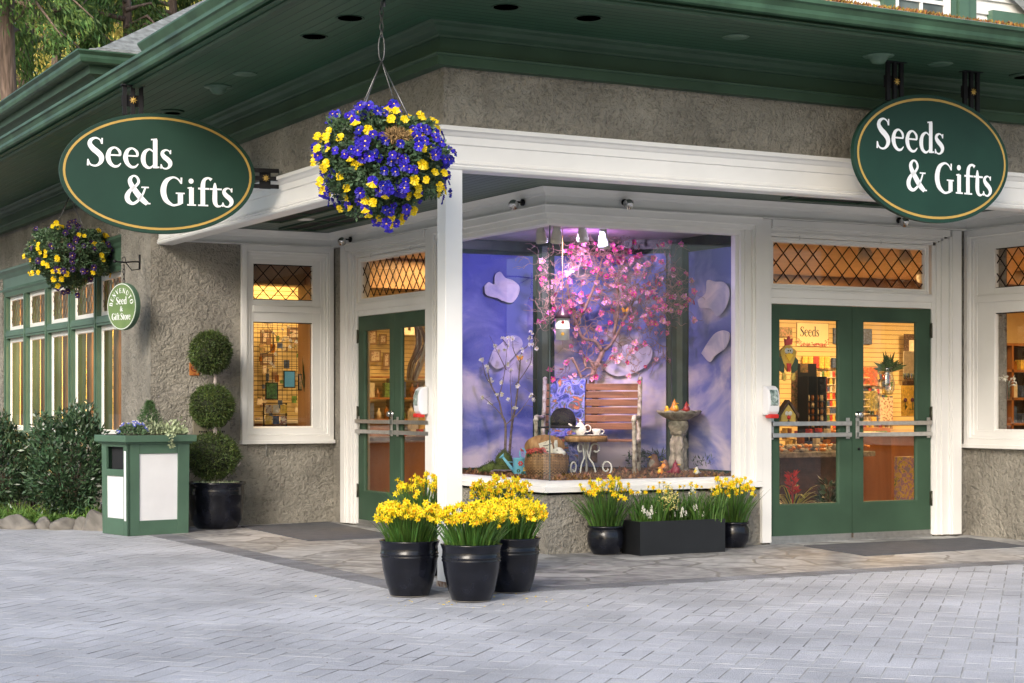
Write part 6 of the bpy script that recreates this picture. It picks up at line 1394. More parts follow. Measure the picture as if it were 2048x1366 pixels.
# ------------------------------------------------------------------ litter bin with planter top
bx0, by0 = -2.661, 3.905
t = thing('litter_bin', 'green wooden litter bin with white panels and a planted top', 'litter bin', (bx0, by0, .002), R(11))
W2_, D2_, H2_ = .69, .57, 1.02
lid_h = .07
tp_ = .008   # bodies flare towards the top
def fl(x, y, z):      # footprint flares a little upwards
    k = z / H2_ * tp_; return (x * (1 + 2 * k / W2_) - k, y * (1 + 2 * k / D2_) - k, z)
def fbox(m, x0, x1, y0, y1, z0, z1, mi=0): m.box(x0, x1, y0, y1, z0, z1, mi, fl)
def face(m, front, a0, a1, z0, z1, p0, p1, mi=0):
    if front: fbox(m, a0, a1, -p1, -p0, z0, z1, mi)       # right hand face, plane y=0
    else: fbox(m, -p1, -p0, a0, a1, z0, z1, mi)           # left hand face, plane x=0
m = MB()
Hb = H2_ - lid_h
for front, Ln in ((True, W2_), (False, D2_)):
    e = .13 if front else .10
    if front:
        face(m, 1, 0.0, e, .0, Hb, -.03, 0); face(m, 1, Ln - e, Ln, .0, Hb, -.03, 0); face(m, 1, e, Ln - e, 0, .15, -.03, 0); face(m, 1, e, Ln - e, Hb - .12, Hb, -.03, 0)
    else:
        face(m, 0, .0, e, .0, Hb, -.03, 0); face(m, 0, Ln - e, Ln, .0, Hb, -.03, 0); face(m, 0, e, Ln - e, 0, .17, -.03, 0); face(m, 0, e, Ln - e, .60, .67, -.03, 0); face(m, 0, e, Ln - e, .90, Hb, -.03, 0)
fbox(m, W2_ - .02, W2_, .03, D2_, 0, Hb); fbox(m, 0.03, W2_ - .02, D2_ - .02, D2_, 0, Hb)
obj('cabinet', m, M['green_wing'], t, bevel=.004)
m = MB(); face(m, 1, .12, W2_ - .12, .14, Hb - .11, -.028, -.012); obj('side_panel', m, M['plastic'], t)
m = MB(); face(m, 0, .09, D2_ - .09, .16, .61, -.028, -.012); obj('front_panel', m, M['plastic'], t)
m = MB(); face(m, 0, .035, .075, .15, .86, 0, .006); obj('white_strip', m, M['plastic'], t, bevel=.006)
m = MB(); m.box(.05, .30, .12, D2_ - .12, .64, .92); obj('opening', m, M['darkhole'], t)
m = MB(); m.box(-.065, W2_ + .06, -.065, D2_ + .06, H2_ - lid_h, H2_); m.box(-.03, W2_ + .03, -.03, D2_ + .03, H2_ - lid_h - .02, H2_ - lid_h); obj('planter_lid', m, M['green_wing'], t, bevel=.006)
obj('soil', MB().box(.02, W2_ - .02, .02, D2_ - .02, H2_ - .01, H2_ + .006), M['soil'], t)
cs, sn = math.cos(R(11)), math.sin(R(11))
def bw(x, y, z): return (bx0 + cs * x - sn * y, by0 + sn * x + cs * y, z)
m = MB(); n = 2600; z = rng.uniform(0, 1, n); a = rng.uniform(0, 6.28, n); rr = (.17 * (1 - z) + .015) * np.sqrt(rng.random(n)) * (1 + .2 * np.sin(a * 5 + z * 9)); P = np.stack([rr * np.cos(a), rr * np.sin(a), z * .33 + .01], 1)
m.quads(leaves(n, P, np.stack([np.cos(a) * .8, np.sin(a) * .8, np.full(n, .55)], 1), .035, .006, .4)); m.tube([(0, 0, 0), (0, 0, .2)], .012, 5)
tag(obj('dwarf_conifer', m, mat('conifer_leaf', (.07, .15, .05), .6, island=.4, trans=.15), fix=False, loc=bw(.42, .34, H2_ + .004)), 'small fuzzy dwarf conifer growing in the top of the litter bin', 'conifer')
t = thing('blue_flowers', 'low clump of small blue and white flowers at the left of the bin planter', 'flowers', bw(.14, .16, H2_ + .004))
m = MB(); n = 900; P = sph(n) * np.array([.16, .12, .09]); P[:, 2] = abs(P[:, 2]); m.quads(leaves(n, P, sph(n) * .5 + np.array([0, 0, .5]), .035, .014, .5)); obj('foliage', m, M['leaf_grey'], t, fix=False)
M['lobelia'] = mat('sky_blue_petal', (.12, .16, .72), .5, var=.3, island=.3, trans=.2); PM['blue_floret'] = daff_mesh('blue_floret', M['lobelia'], M['wh'], .018)
for k in range(38): v = sph(1)[0]; bloom('blue_floret', (v[0] * .17, v[1] * .13, abs(v[2]) * .12 + .02), (v[0] - .5, v[1] - .8, abs(v[2])), t, 1, 0)
m = MB(); n = 1000; P = np.stack([rng.uniform(-.2, .26, n), rng.uniform(-.12, .12, n), np.abs(rng.normal(0, .05, n)) + .0], 1); m.quads(leaves(n, P, sph(n) * .4 + np.array([0, -.2, .6]), .04, .028, .6))
P = np.stack([rng.normal(.0, .015, 40), np.full(40, -.24), rng.uniform(-.12, .02, 40)], 1); m.quads(leaves(40, P, np.tile([0, -.5, -.4], (40, 1)), .035, .03, .5))
tag(obj('variegated_ivy', m, M['leaf_var'], fix=False, loc=bw(.44, .14, H2_ + .006), rz=R(11)), 'cream edged variegated ivy trailing over the right rim of the bin planter', 'ivy')

# ------------------------------------------------------------------ garden bed
m = MB(); m.add([(-3.45, 5.6, .02), (-2.75, 5.0, .02), (-2.13, 4.95, .02), (-2.0, 5.6, .06), (-2.0, 17, .12), (-6.5, 17, .10), (-5.0, 8.0, .06)], [(0, 1, 2, 3, 4, 5, 6)])
struct('garden_soil', m, M['soil'], fix=False)
def rock(name, px, w_, h_, yb, lab, seed):
    dpt = F * CAM[2] / (yb - HY) + .12; u, v = spot(px, dpt); r = w_ / 2 * dpt / F; hh = h_ * dpt / F
    g_ = np.random.default_rng(seed); bm = bmesh.new(); bmesh.ops.create_icosphere(bm, subdivisions=4, radius=1)
    pl = [Vector(g_.normal(0, 1, 3)).normalized() for _ in range(13)]; dl = g_.uniform(.60, .92, 13)
    for vv in bm.verts:
        p = vv.co.copy()
        for n_, d__ in zip(pl, dl):
            e = p.dot(n_) - d__
            if e > 0: p -= n_ * e * .93
        p += p.normalized() * .03 * math.sin(p.x * 9 + seed) * math.sin(p.z * 11) * math.sin(p.y * 8)
        vv.co = Vector((p.x * r * 1.18, p.y * r * .85, max(-.1, p.z) * hh * 1.02))
    for f in bm.faces: f.smooth = True
    me = bpy.data.meshes.new(name); bm.to_mesh(me); bm.free(); me.materials.append(M['rock'])
    o = bpy.data.objects.new(name, me); COL.objects.link(o); o.location = (u, v, 0); o.rotation_euler = (0, 0, -R(28)); tag(o, lab, 'rock', 'rocks edging the flower bed')
rock('edging_rock', -10, 46, 30, 1058, 'grey rock cut by the left picture edge, first of the flower bed edging', 1)
rock('edging_rock', 38, 74, 36, 1059, 'broad low grey rock in the flower bed edging, under the grass shoots', 2)
rock('edging_rock', 90, 40, 29, 1059, 'small dark grey rock wedged between two broad edging rocks', 3)
rock('edging_rock', 131, 56, 33, 1060, 'rock with yellowish lichen in the flower bed edging', 4)
rock('edging_rock', 165, 34, 28, 1061, 'narrow grey rock between the lichened rock and the biggest one', 6)
rock('edging_rock', 196, 62, 44, 1062, 'biggest angular grey edging rock, right beside the litter bin', 8)
def shrub(label, px, depth, rx, rz, zc_, n, seed, kind='shrub'):
    g_ = np.random.default_rng(seed); u, v = spot(px, depth); t = thing(kind, label, 'shrub', (u, v, .05), 0, 'glossy dark green shrubs under the wing windows')
    m = MB(); v_ = sph(n); rad = g_.uniform(.55, 1.0, n) ** .5; lump = 1 + .20 * np.sin(v_[:, 0] * 6 + seed) * np.sin(v_[:, 2] * 5 + 1) + .13 * np.sin(v_[:, 1] * 9 + v_[:, 2] * 7) + .08 * np.sin(v_[:, 0] * 19)
    P = v_ * (rad * lump)[:, None] * np.array([rx, rx * .8, rz]) + np.array([0, 0, zc_]); P = P[P[:, 2] > .02]; vv = v_[:len(P)]
    dirs = (P - np.array([0, 0, zc_ * .5])); dirs /= np.linalg.norm(dirs, axis=1)[:, None]
    m.quads(leaves(len(P), P, dirs * .9 + np.array([0, 0, .1]), .075, .024, .7)); obj('foliage', m, M['leaf_shrub'], t, fix=False)
    m = MB()
    for k in range(14):
        a = g_.uniform(0, 6.28); m.tube([(.03 * math.cos(a), .03 * math.sin(a), -.05), (rx * .3 * math.cos(a), rx * .3 * math.sin(a), zc_ * .7), (rx * .7 * math.cos(a), rx * .55 * math.sin(a), zc_ + rz * g_.uniform(.1, .7))], [.012, .008, .004], 5)
    obj('stems', m, M['bark'], t)
shrub('large glossy dark green shrub, left of the litter bin and under the last wing window', 142, 19.6, .44, .56, .64, 8500, 3)
shrub('dark green leafy shrub at the left picture edge below the wing windows', 2, 20.6, .40, .50, .58, 6500, 5)
shrub('lower dark green shrub between the two larger ones', 70, 21.8, .40, .36, .48, 4000, 9)
m = MB(); rng = np.random.default_rng(3)
for k in range(150):
    px = rng.uniform(-30, 205); dp = rng.uniform(19.2, 20.4); u, v = spot(px, dp)
    m.quads(blades(10, .05, 0, rng.uniform(.10, .26), .02, .012, .7, u, v))
tag(obj('bulb_shoots', m, M['leaf_lawn'], fix=False), 'spiky green bulb shoots rising behind the edging rocks', 'shoots', kind='stuff')
m = MB()
for k in range(120):
    px = rng.uniform(-30, 215); u, v = spot(px, rng.uniform(19.12, 19.9)); n = 40; a = rng.uniform(0, 6.28, n); rr = .06 * np.sqrt(rng.random(n)); c = np.stack([u + rr * np.cos(a), v + rr * np.sin(a), rng.uniform(.03, .10, n)], 1)
    m.quads(leaves(n, c, np.stack([np.cos(a) * .6, np.sin(a) * .6, np.full(n, .5)], 1), .05, .03, .4))
tag(obj('ground_cover', m, M['leaf_lawn'], fix=False), 'low bright green leafy ground cover along the rock edging', 'ground cover', kind='stuff')
u, v = spot(208, 18.9); t = thing('garden_light', 'small grey garden light standing at the foot of the shrub beside the bin', 'garden light', (u, v, .02))
obj('post', MB().lathe([(.012, 0), (.012, .20)], seg=8), M['steel'], t); obj('hood', MB().lathe([(.028, .16), (.032, .24), (.045, .25), (.045, .26), (0, .275)], seg=16), M['wire'], t)

# ------------------------------------------------------------------ trees behind and around the plaza
M['needle'] = mat('cedar_spray', (.12, .21, .045), .6, var=.3, scale=.6, island=.5, hue=.03, trans=.35)
M['needle_y'] = mat('gold_lit_spray', (.62, .56, .14), .6, var=.35, scale=.5, island=.5, hue=.03, trans=.45)  # warm sunlight put into the leaf colour itself
def conifer(label, x, y, r, h, z0, n, crown_r, ma, seed, group='tall conifers behind the roof', bl=.22, bw_=.05, nb=46):
    g_ = np.random.default_rng(seed); t = thing('conifer', label, 'tree', (x, y, -.05), 0, group)
    m = MB(); pts = []; k = 9
    for i in range(k): pts.append((.12 * math.sin(i * 1.3 + seed), .12 * math.cos(i * .9 + seed), h * i / (k - 1)))
    m.tube(smoothpath(pts, 3), [r * (1.15 if i == 0 else 1) * (1 - .75 * i / (3 * (k - 1))) for i in range(3 * (k - 1) + 1)], 12)
    P = []; D = []; n = n * 5
    for b in range(nb):
        z = z0 + (h - z0) * (b / nb) ** .9; a = g_.uniform(0, 6.28); Lb = crown_r * (1 - .75 * (z - z0) / (h - z0)) * g_.uniform(.6, 1.1)
        q0 = Vector((0, 0, z)); q1 = Vector((math.cos(a) * Lb * .5, math.sin(a) * Lb * .5, z + .25)); q2 = Vector((math.cos(a) * Lb, math.sin(a) * Lb, z - Lb * .30))
        m.tube([q0, q1, q2], [.07, .045, .012], 4, cap=False)
        for j in range(int(n / nb)):
            s_ = g_.uniform(.18, 1.0); p = q0.lerp(q1, s_ * 2) if s_ < .5 else q1.lerp(q2, s_ * 2 - 1); w__ = g_.normal(0, .20 * Lb * .5)
            P.append((p.x - math.sin(a) * w__, p.y + math.cos(a) * w__, p.z - abs(g_.normal(0, .22)))); D.append((math.cos(a) * .4, math.sin(a) * .4, -.75))
    obj('trunk', m, M['bark'], t)
    P = np.array(P); D = np.array(D); m = MB(); m.quads(leaves(len(P), P, D, bl, bw_, .35)); obj('crown', m, ma, t, fix=False)
def sp_tree(px, d): return spot(px, d)
for i, (px, d, r, h, z0, n, cr, ma, lab) in enumerate([
    (22, 40, .30, 17, 9.4, 3600, 2.6, 'needle', 'tall conifer with the thickest bare reddish trunk at the far left'),
    (62, 43, .22, 18, 10.2, 3000, 2.4, 'needle', 'tall conifer whose trunk stands second from the left'),
    (112, 47, .22, 19, 12.2, 2600, 2.6, 'needle', 'conifer with a slim dark trunk, third from the left'),
    (250, 45, .24, 17, 6.0, 6000, 3.3, 'needle', 'dense green cedar drooping above the shingled hip roof'),
    (350, 50, .24, 18, 6.5, 5500, 4.0, 'needle', 'green cedar seen just over the long left gutter'),
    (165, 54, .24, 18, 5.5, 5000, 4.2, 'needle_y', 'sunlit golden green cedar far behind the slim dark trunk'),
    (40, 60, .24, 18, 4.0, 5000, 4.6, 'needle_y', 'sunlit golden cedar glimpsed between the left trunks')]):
    x, y = sp_tree(px, d); conifer(lab, x, y, r, h, z0, n, cr, M[ma], 30 + i)
m = MB(); rng = np.random.default_rng(14); n = 16000
a = rng.uniform(-.36, -.12, n); dp = rng.uniform(62, 80, n); zz = rng.uniform(2, 17, n) ; kk = (np.sin(a * 90 + zz * .7) + np.sin(zz * 1.1 + a * 40)) > -.9
P = np.stack([CAM[0] + a * dp * RX[0] + dp * DX[0], CAM[1] + a * dp * RX[1] + dp * DX[1], zz], 1)[kk]; m.quads(leaves(len(P), P, np.tile([0, 0, -.5], (len(P), 1)), 1.1, .5, .7))
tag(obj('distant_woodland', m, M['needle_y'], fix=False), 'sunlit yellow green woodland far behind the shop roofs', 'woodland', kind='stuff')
m = MB()                                  # trees closing the plaza on the photographer's side
for (x0, y0, x1, y1, n, h) in ((-34, -30, -26, 46, 15000, 15), (-26, -52, 30, -46, 9000, 8)):
    s_ = rng.random(n); P = np.stack([x0 + (x1 - x0) * (s_ if x1 - x0 > 20 else rng.random(n)), y0 + (y1 - y0) * (s_ if y1 - y0 > 20 else rng.random(n)), rng.uniform(.3, h, n) * (1 - .25 * np.sin(s_ * 40) ** 2)], 1); m.quads(leaves(n, P, np.tile([0, 0, -.2], (n, 1)), .8, .35, .8), (rng.random(n) < .7).astype(int))
tag(obj('plaza_trees', m, [M['needle'], M['needle_y']], fix=False), 'mass of garden trees on the far side of the plaza', 'trees', kind='stuff')

# ================================================================== STOCK AND FITTINGS SEEN THROUGH THE GLASS
rng = np.random.default_rng(9)
SV = 9.0; SVL = 6.5
obj('added_bulkhead', MB().box(-1.69, 17.9, 5.3, 5.6, 2.70, 3.055), mat('dim_bulkhead', (.26, .15, .07), .5, var=.3, scale=3), B)  # added beam: its dark face stands in for the dim top of the shop
obj('slat_wall', MB().box(-1.7, 2.74, SVL, SVL + .06, .05, 3.055), M['slat'], B)
M['slat2'] = mat_boards('slatwall_far', (0.62, 0.50, 0.25), 2, 0.075, 0.55, groove=0.85)
obj('slat_wall', MB().box(2.86, 12.55, SV, SV + .06, .05, 3.055), M['slat2'], B); obj('cream_wall', MB().box(12.55, 17.9, SV, SV + .06, .05, 3.055), M['cream'], B)
M['p_red'] = mat('packet_red', (.50, .05, .03), .45, var=.4, scale=30); M['p_yel'] = mat('packet_yellow', (.75, .50, .08), .45, var=.3, scale=30); M['p_grn'] = mat('packet_green', (.10, .22, .05), .45, var=.5, scale=30)
M['p_blu'] = mat('packet_blue', (.06, .10, .22), .45, var=.5, scale=30); M['p_wht'] = mat('packet_white', (.62, .56, .42), .5, var=.15, scale=20); M['p_prt'] = mat_ramp('printed_picture', [(.3, (.05, .08, .03)), (.5, (.30, .22, .10)), (.7, (.55, .25, .18))], 26, .4, 5)
M['amber_glass'] = mat('amber_jar', (.25, .09, .01), .2, var=.4, scale=20); M['card'] = mat_ramp('printed_card', [(.35, (.60, .54, .42)), (.52, (.60, .54, .42)), (.58, (.30, .10, .10)), (.7, (.10, .16, .10))], 30, .5, 3)
def rect(px0, y0, px1, y1, v): a = onY(px0, y0, v); b = onY(px1, y1, v); return a[0], b[0], b[2], a[2]
def goods(name, label, cat, px0, y0, px1, y1, v, ma, th=.04, group=None, frame=None, fw=.018):
    x0, x1, z0, z1 = rect(px0, y0, px1, y1, v)
    if frame:
        t = thing(name, label, cat, ((x0 + x1) / 2, v, z0), 0, group); w_, h_ = (x1 - x0) / 2, z1 - z0
        obj('frame', MB().box(-w_, w_, -th, -th + .015, 0, fw).box(-w_, w_, -th, -th + .015, h_ - fw, h_).box(-w_, -w_ + fw, -th, -th + .015, fw, h_ - fw).box(w_ - fw, w_, -th, -th + .015, fw, h_ - fw), frame, t)
        obj('picture', MB().box(-w_ + fw * .6, w_ - fw * .6, -th + .004, -.002, fw * .6, h_ - fw * .6), ma, t); return t
    o = obj(name, MB().box(-(x1 - x0) / 2, (x1 - x0) / 2, -th, -.001, 0, z1 - z0), ma, loc=((x0 + x1) / 2, v, z0), bevel=.003); return tag(o, label, cat, group)
# seeds poster
x0, x1, z0, z1 = rect(1592, 645, 1656, 693, SV); cw, chh = (x1 - x0) / 2, z1 - z0
t = thing('seeds_sign', 'cream Seeds poster with a thin border and pink flowers on the slatted wall', 'sign', ((x0 + x1) / 2, SV, z0))
obj('board', MB().box(-cw, cw, -.02, -.001, 0, chh), mat('poster_cream', (.78, .66, .40), .6, var=.03), t)
m = MB(); fr = lambda s, z, p: (s, -.021 - p, z)
for (a, b, c, d) in ((-cw, cw, chh - .006, chh), (-cw, -cw + .006, .05, chh - .006), (cw - .006, cw, .05, chh - .006)): m.box(a, b, -.0225, -.0205, c, d)
text(m, 'Seeds', fr, .001, chh * .58, -cw * .80, chh * .42, bold=1.0, condense=.82); obj('lettering', m, mat('dark_ink', (.02, .03, .03), .5), t, fix=False)
m = MB(); n = 160; xx = rng.uniform(-cw, cw, n); zz = np.abs(rng.normal(0, .02, n)) + (np.abs(xx) > cw * .8) * rng.uniform(0, .10, n); m.quads(leaves(n, np.stack([xx, np.full(n, -.024), zz + .01], 1), np.stack([rng.normal(0, 1, n), np.full(n, -.1), rng.normal(0, 1, n)], 1), .028, .02, .1)); obj('printed_flowers', m, mat('rose_print', (.50, .14, .12), .6, island=.4), t, fix=False)
goods('picture', 'dark photograph left of the Seeds poster', 'picture', 1556, 654, 1582, 674, SV, M['p_prt']); goods('picture', 'dark photograph right of the Seeds poster', 'picture', 1665, 656, 1741, 689, SV, M['p_blu'])
for i in range(5): goods('seed_packet', 'red topped yellow seed packet in the row under the Seeds poster', 'seed packet', 1603 + i * 11, 713, 1612.5 + i * 11, 737, SV - .03, M['p_yel'] if i != 2 else M['p_red'], group='row of seed packets under the poster')
goods('product_box', 'blue grey picture box right of the seed packets', 'box', 1662, 716, 1678, 736, SV - .03, M['p_blu'])
mats_ = [M['p_red'], M['p_yel'], M['p_grn'], M['p_wht'], M['p_blu'], M['p_prt']]
for r in range(8):
    y = 742 + r * 14.5; zz = onY(1650, y + 12.5, SV)[2]; xx0 = onY(1606, 800, SV)[0]; xx1 = onY(1722, 800, SV)[0]
    o = obj('shelf', MB().box(xx0, xx1, SV - .22, SV - .005, zz - .012, zz), M['p_wht']); tag(o, 'narrow pale shelf on the slatted wall behind the right doors', 'shelf', 'shelves on the slatted wall')
    for c in range(9):
        if rng.random() < .12: continue
        px = 1632 + c * 5.2 if r < 9 else 0; goods('seed_packet', 'small printed seed packet standing on the wall shelves', 'seed packet', px, y + rng.uniform(0, 3), px + 4.4, y + 12.5, SV - .18, mats_[rng.integers(0, 6)], .03, 'small packets on the wall shelves')
for r in range(9):
    for c in range(11):
        if rng.random() < .15: continue
        px = 1725 + c * 5.4; y = 733 + r * 14.2; goods('seed_packet', 'small printed seed packet on the slatted wall behind the right door leaf', 'seed packet', px, y + rng.uniform(0, 3), px + 4.4, y + 11.5, SV - .05, mats_[rng.integers(0, 6)], .03, 'packets behind the right door leaf')
for c in range(34):
    px = rng.uniform(1560, 1672); y = rng.uniform(862, 900); h_ = rng.uniform(8, 20)
    goods('gift_item', 'small colourful gift standing on the long table behind the right doors', 'gift', px, y - h_, px + rng.uniform(5, 10), y, 4.2 + rng.uniform(0, .8), [M['p_red'], M['p_yel'], M['b_orange'], M['p_wht'], M['p_blu'], M['amber_glass']][c % 6], .08, 'gifts on the long table')
x0, x1, z0, z1 = rect(1545, 898, 1690, 906, 4.2); t = thing('long_table', 'long dark table of gifts behind the stone trough', 'table', (x0, 4.0, .05)); obj('table_top', MB().box(0, x1 - x0, 0, 1.1, z1 - .12, z1 - .06), M['darkwood'], t)
for a_ in (0.05, x1 - x0 - .1): obj('leg', MB().box(a_, a_ + .05, .05, .10, 0, z1 - .12), M['darkwood'], t)
# rotating rack of jars
x, _, _ = onY(1615, 860, 4.6); zt = onY(1615, 727, 4.6)[2]; t = thing('jar_rack', 'tall black rack filled with rows of amber jars behind the right doors', 'rack', (x, 4.6, .05))
m = MB(); hw_ = onY(1633, 800, 4.6)[0] - x; m.box(-hw_, hw_, 0, .02, .25, zt - .05); m.box(-hw_, hw_, -.2, 0, .12, .25)
for s in (-hw_, 0, hw_): m.box(s - .008, s + .008, -.2, 0, .12, zt - .22)
rows = 13; zr = [.30 + k * (zt - .75) / rows for k in range(rows)]
for z in zr: m.box(-hw_, hw_, -.19, 0, z - .01, z)
obj('frame', m, M['black'], t); k = 0
for z in zr:
    for j in range(4): a = -hw_ + hw_ / 4 + j * hw_ / 2; obj('jar', MB().lathe([(0, 0), (.022, 0), (.024, .05), (.018, .062), (.02, .075), (0, .075)], (a, -.15, z + .002), 8), M['amber_glass'] if (k + j) % 3 else M['p_wht'], t)
    k += 1
goods('packet_display', 'grey brown wall of small fittings left of the jar rack', 'display panel', 1582, 737, 1598, 852, 4.7, M['p_prt'], .03)
goods('header_card', 'round patterned header card at the top of the jar rack', 'card', 1600, 728, 1614, 745, 4.35, M['p_prt'], .02)
# rooster shaped birdhouse and a smaller hanging birdhouse on the inner side of the door
def at_(px, y, v): return Vector(onY(px, y, v))
c = at_(1577, 712, .16); k_ = 15.9 / F * 1.13
t = thing('rooster_ornament', 'yellow rooster shaped birdhouse with red comb hanging inside the right doors', 'ornament', c)
fm = lambda s, z, p: (s, -p, z)
P2 = lambda L_: [(a * k_, b * k_) for a, b in L_]
obj('house', MB().prism(P2([(0, 25), (20, 8), (12, -12), (0, -30), (-12, -12), (-20, 8)]), fm, -.03, .0), mat('yellow_wood', (.68, .42, .05), .6, .2), t)
obj('comb', MB().prism(P2([(-8, 20), (-10, 33), (-4, 30), (0, 38), (4, 31), (9, 34), (7, 22)]), fm, -.01, .012), M['red'], t)
obj('wattle', MB().prism(P2([(-5, -14), (5, -14), (3, -30), (-3, -30)]), fm, .0, .014), M['red'], t)
for s in (-1, 1):
    e = obj('eye', MB().ball((s * 4.5 * k_, -.006, 10 * k_), 5.5 * k_, (1, .3, 1)), M['wh'], t); obj('pupil', MB().ball((s * 2.5 * k_, -.0145, 10 * k_), 1.6 * k_, (1, .4, 1), 8, 5), M['black'], e)
    obj('wing', MB().prism(P2([(s * 14, 2), (s * 24, -8), (s * 22, -26), (s * 10, -34), (s * 8, -14)]), fm, -.02, -.004), M['leaf_dark'], t)
    obj('foot', MB().prism(P2([(s * 8, -32), (s * 14, -32), (s * 16, -44), (s * 9, -48), (s * 5, -42)]), fm, -.005, .008), M['p_yel'], t)
obj('beak', MB().prism(P2([(-9, 2), (0, 6), (9, 2), (0, -10)]), fm, .0, .02), M['yo'], t)
c = at_(1577, 832, .16); t = thing('small_birdhouse', 'little yellow birdhouse with dark gabled roof and red bead hanging inside the right doors', 'birdhouse', c)
obj('front', MB().prism(P2([(-17, -17), (-17, 2), (0, 22), (17, 2), (17, -17)]), fm, -.05, 0), mat('yellow_wood_2', (.60, .42, .10), .6, .2), t)
m = MB(); m.prism(P2([(-23, -4), (0, 25), (0, 31), (-24, 4)]), fm, -.06, .012); m.prism(P2([(23, -4), (24, 4), (0, 31), (0, 25)]), fm, -.06, .012); obj('roof', m, M['darkwood'], t)
for s in (-1, 1): obj('eye', MB().ball((s * 4 * k_, -.003, 5 * k_), 4.5 * k_, (1, .3, 1)), M['wh'], t)
obj('bead', MB().ball((0, -.008, -3 * k_), 4 * k_, (1, .6, 1)), M['red'], t); obj('entry_hole', MB().lathe([(0, 0), (3 * k_, 0)], seg=12).xf(Matrix.Translation((0, -.002, -11 * k_)) @ Matrix.Rotation(R(90), 4, 'X')), M['black'], t, fix=False)
# stone trough with pebbles, planted pots
x0, x1, z0, z1 = rect(1540, 906, 1700, 924, 2.6); t = thing('stone_trough', 'low stone topped table heaped with pebbles behind the right doors', 'table', ((x0 + x1) / 2, 2.7, .05))
obj('top', MB().box(-.75, .75, -.35, .35, z1 - .10, z1 - .04), M['stone'], t, bevel=.01); obj('base', MB().box(-.5, .5, -.2, .2, 0, z1 - .10), M['darkwood'], t)
m = MB()
for k in range(260): r = rng.uniform(.018, .035); m.ball((rng.uniform(-.7, .7), rng.uniform(-.32, .32), z1 - .035 + rng.uniform(0, .07)), r, (1, 1, .7), 7, 5, int(rng.integers(0, 3)))
o = obj('pebbles', m, [M['stone'], M['p_wht'], M['b_orange']], t); o['kind'] = 'stuff'
def potplant(label, px, yb, v, r, h, flower):
    c = at_(px, yb, v); t = thing('potted_plant', label, 'pot plant', (c[0], v, .052))
    zb_ = c[2] - .05; obj('pot', MB().lathe([(r * .75, 0), (r * .98, h * .8), (r * 1.06, h * .8), (r * 1.08, h), (r * .95, h), (0, h * .9)], seg=24), mat('brown_pot', (.14, .075, .045), .7, .15), t)
    if flower:
        m = MB(); ed = MB()
        for k in range(24):
            a = rng.uniform(0, 6.28); L_ = rng.uniform(.28, .42); hh = rng.uniform(.05, .26); w_ = .02; pr = None
            for j in range(7):
                s_ = j / 6; p = Vector((math.cos(a) * L_ * s_, math.sin(a) * L_ * s_, h + hh * math.sin(s_ * 2.4) + .05 * s_)); n_ = Vector((-math.sin(a), math.cos(a), 0)) * w_ * (1 - s_ ** 3)
                if pr: 
                    m.add([pr[0] - pr[1] * .5, pr[0] + pr[1] * .5, p + n_ * .5, p - n_ * .5], [(0, 1, 2, 3)], 0)
                    for q in (-1, 1): m.add([pr[0] + pr[1] * .5 * q, pr[0] + pr[1] * q, p + n_ * q, p + n_ * .5 * q], [(0, 1, 2, 3)], 1)
                pr = (p, n_)
        obj('leaves', m, [M['leaf_dark'], mat('yellow_stripe', (.58, .55, .07), .45, trans=.2)], t, fix=False)
        m = MB(); n = 70; z = rng.uniform(0, 1, n); a = rng.uniform(0, 6.28, n); m.quads(leaves(n, np.stack([.02 * np.cos(a), .02 * np.sin(a), h + .18 + z * .22], 1), np.stack([np.cos(a), np.sin(a), np.full(n, .7)], 1), .075, .028, .2)); m.tube([(0, 0, h), (0, 0, h + .3)], .01, 6); obj('flower_spike', m, mat('red_bract', (.55, .02, .012), .4, island=.3, trans=.3), t, fix=False)
    else:
        m = MB(); n = 120; a = rng.uniform(0, 6.28, n); z = rng.uniform(0, .3, n); m.quads(leaves(n, np.stack([.05 * np.cos(a), .05 * np.sin(a), h + z], 1), np.stack([np.cos(a), np.sin(a), np.full(n, .5)], 1), .13, .05, .4)); obj('leaves', m, M['leaf_dark'], t, fix=False)
potplant('red flowered bromeliad with yellow striped leaves in a brown pot inside the right doors', 1585, 1000, .62, .10, .19, True)
potplant('dark leafy plant in a brown pot, right of the bromeliad', 1659, 1000, .62, .085, .18, False)
# vase of foliage hung on the right door's glass
c = at_(1776, 790, .07); t = thing('glass_vase', 'clear glass vase of green tulip leaves hung on the right door glass', 'vase', c); k_ = 16.4 / F
M['clear'] = mat_glass('vase_glass', (.86, .90, .88), 2.2)
obj('vase', MB().lathe([(0, 0), (10 * k_, 1 * k_), (15 * k_, 12 * k_), (16 * k_, 26 * k_), (11 * k_, 44 * k_), (9 * k_, 54 * k_), (12 * k_, 60 * k_)], seg=22, sy=.7), M['clear'], t, fix=False)
m = MB()
for k in range(34):
    a = rng.uniform(-1.25, 1.25); L_ = rng.uniform(26, 52) * k_; y_ = rng.normal(0, .03); w_ = 4.5 * k_; b_ = Vector((math.sin(a) * 4 * k_, y_ * .2, 50 * k_)); d = Vector((math.sin(a), y_ * 3, math.cos(a))).normalized(); s_ = d.cross(Vector((0, 1, .3))).normalized() * w_
    m.add([b_, b_ + d * L_ * .5 + s_, b_ + d * L_ + Vector((0, 0, -.02 * abs(a))), b_ + d * L_ * .5 - s_], [(0, 1, 2, 3)], 0)
    if k % 3 == 0: m.tube([b_ + Vector((0, 0, -30 * k_)), b_], .004, 4)
obj('leaves', m, M['leaf'], t, fix=False)
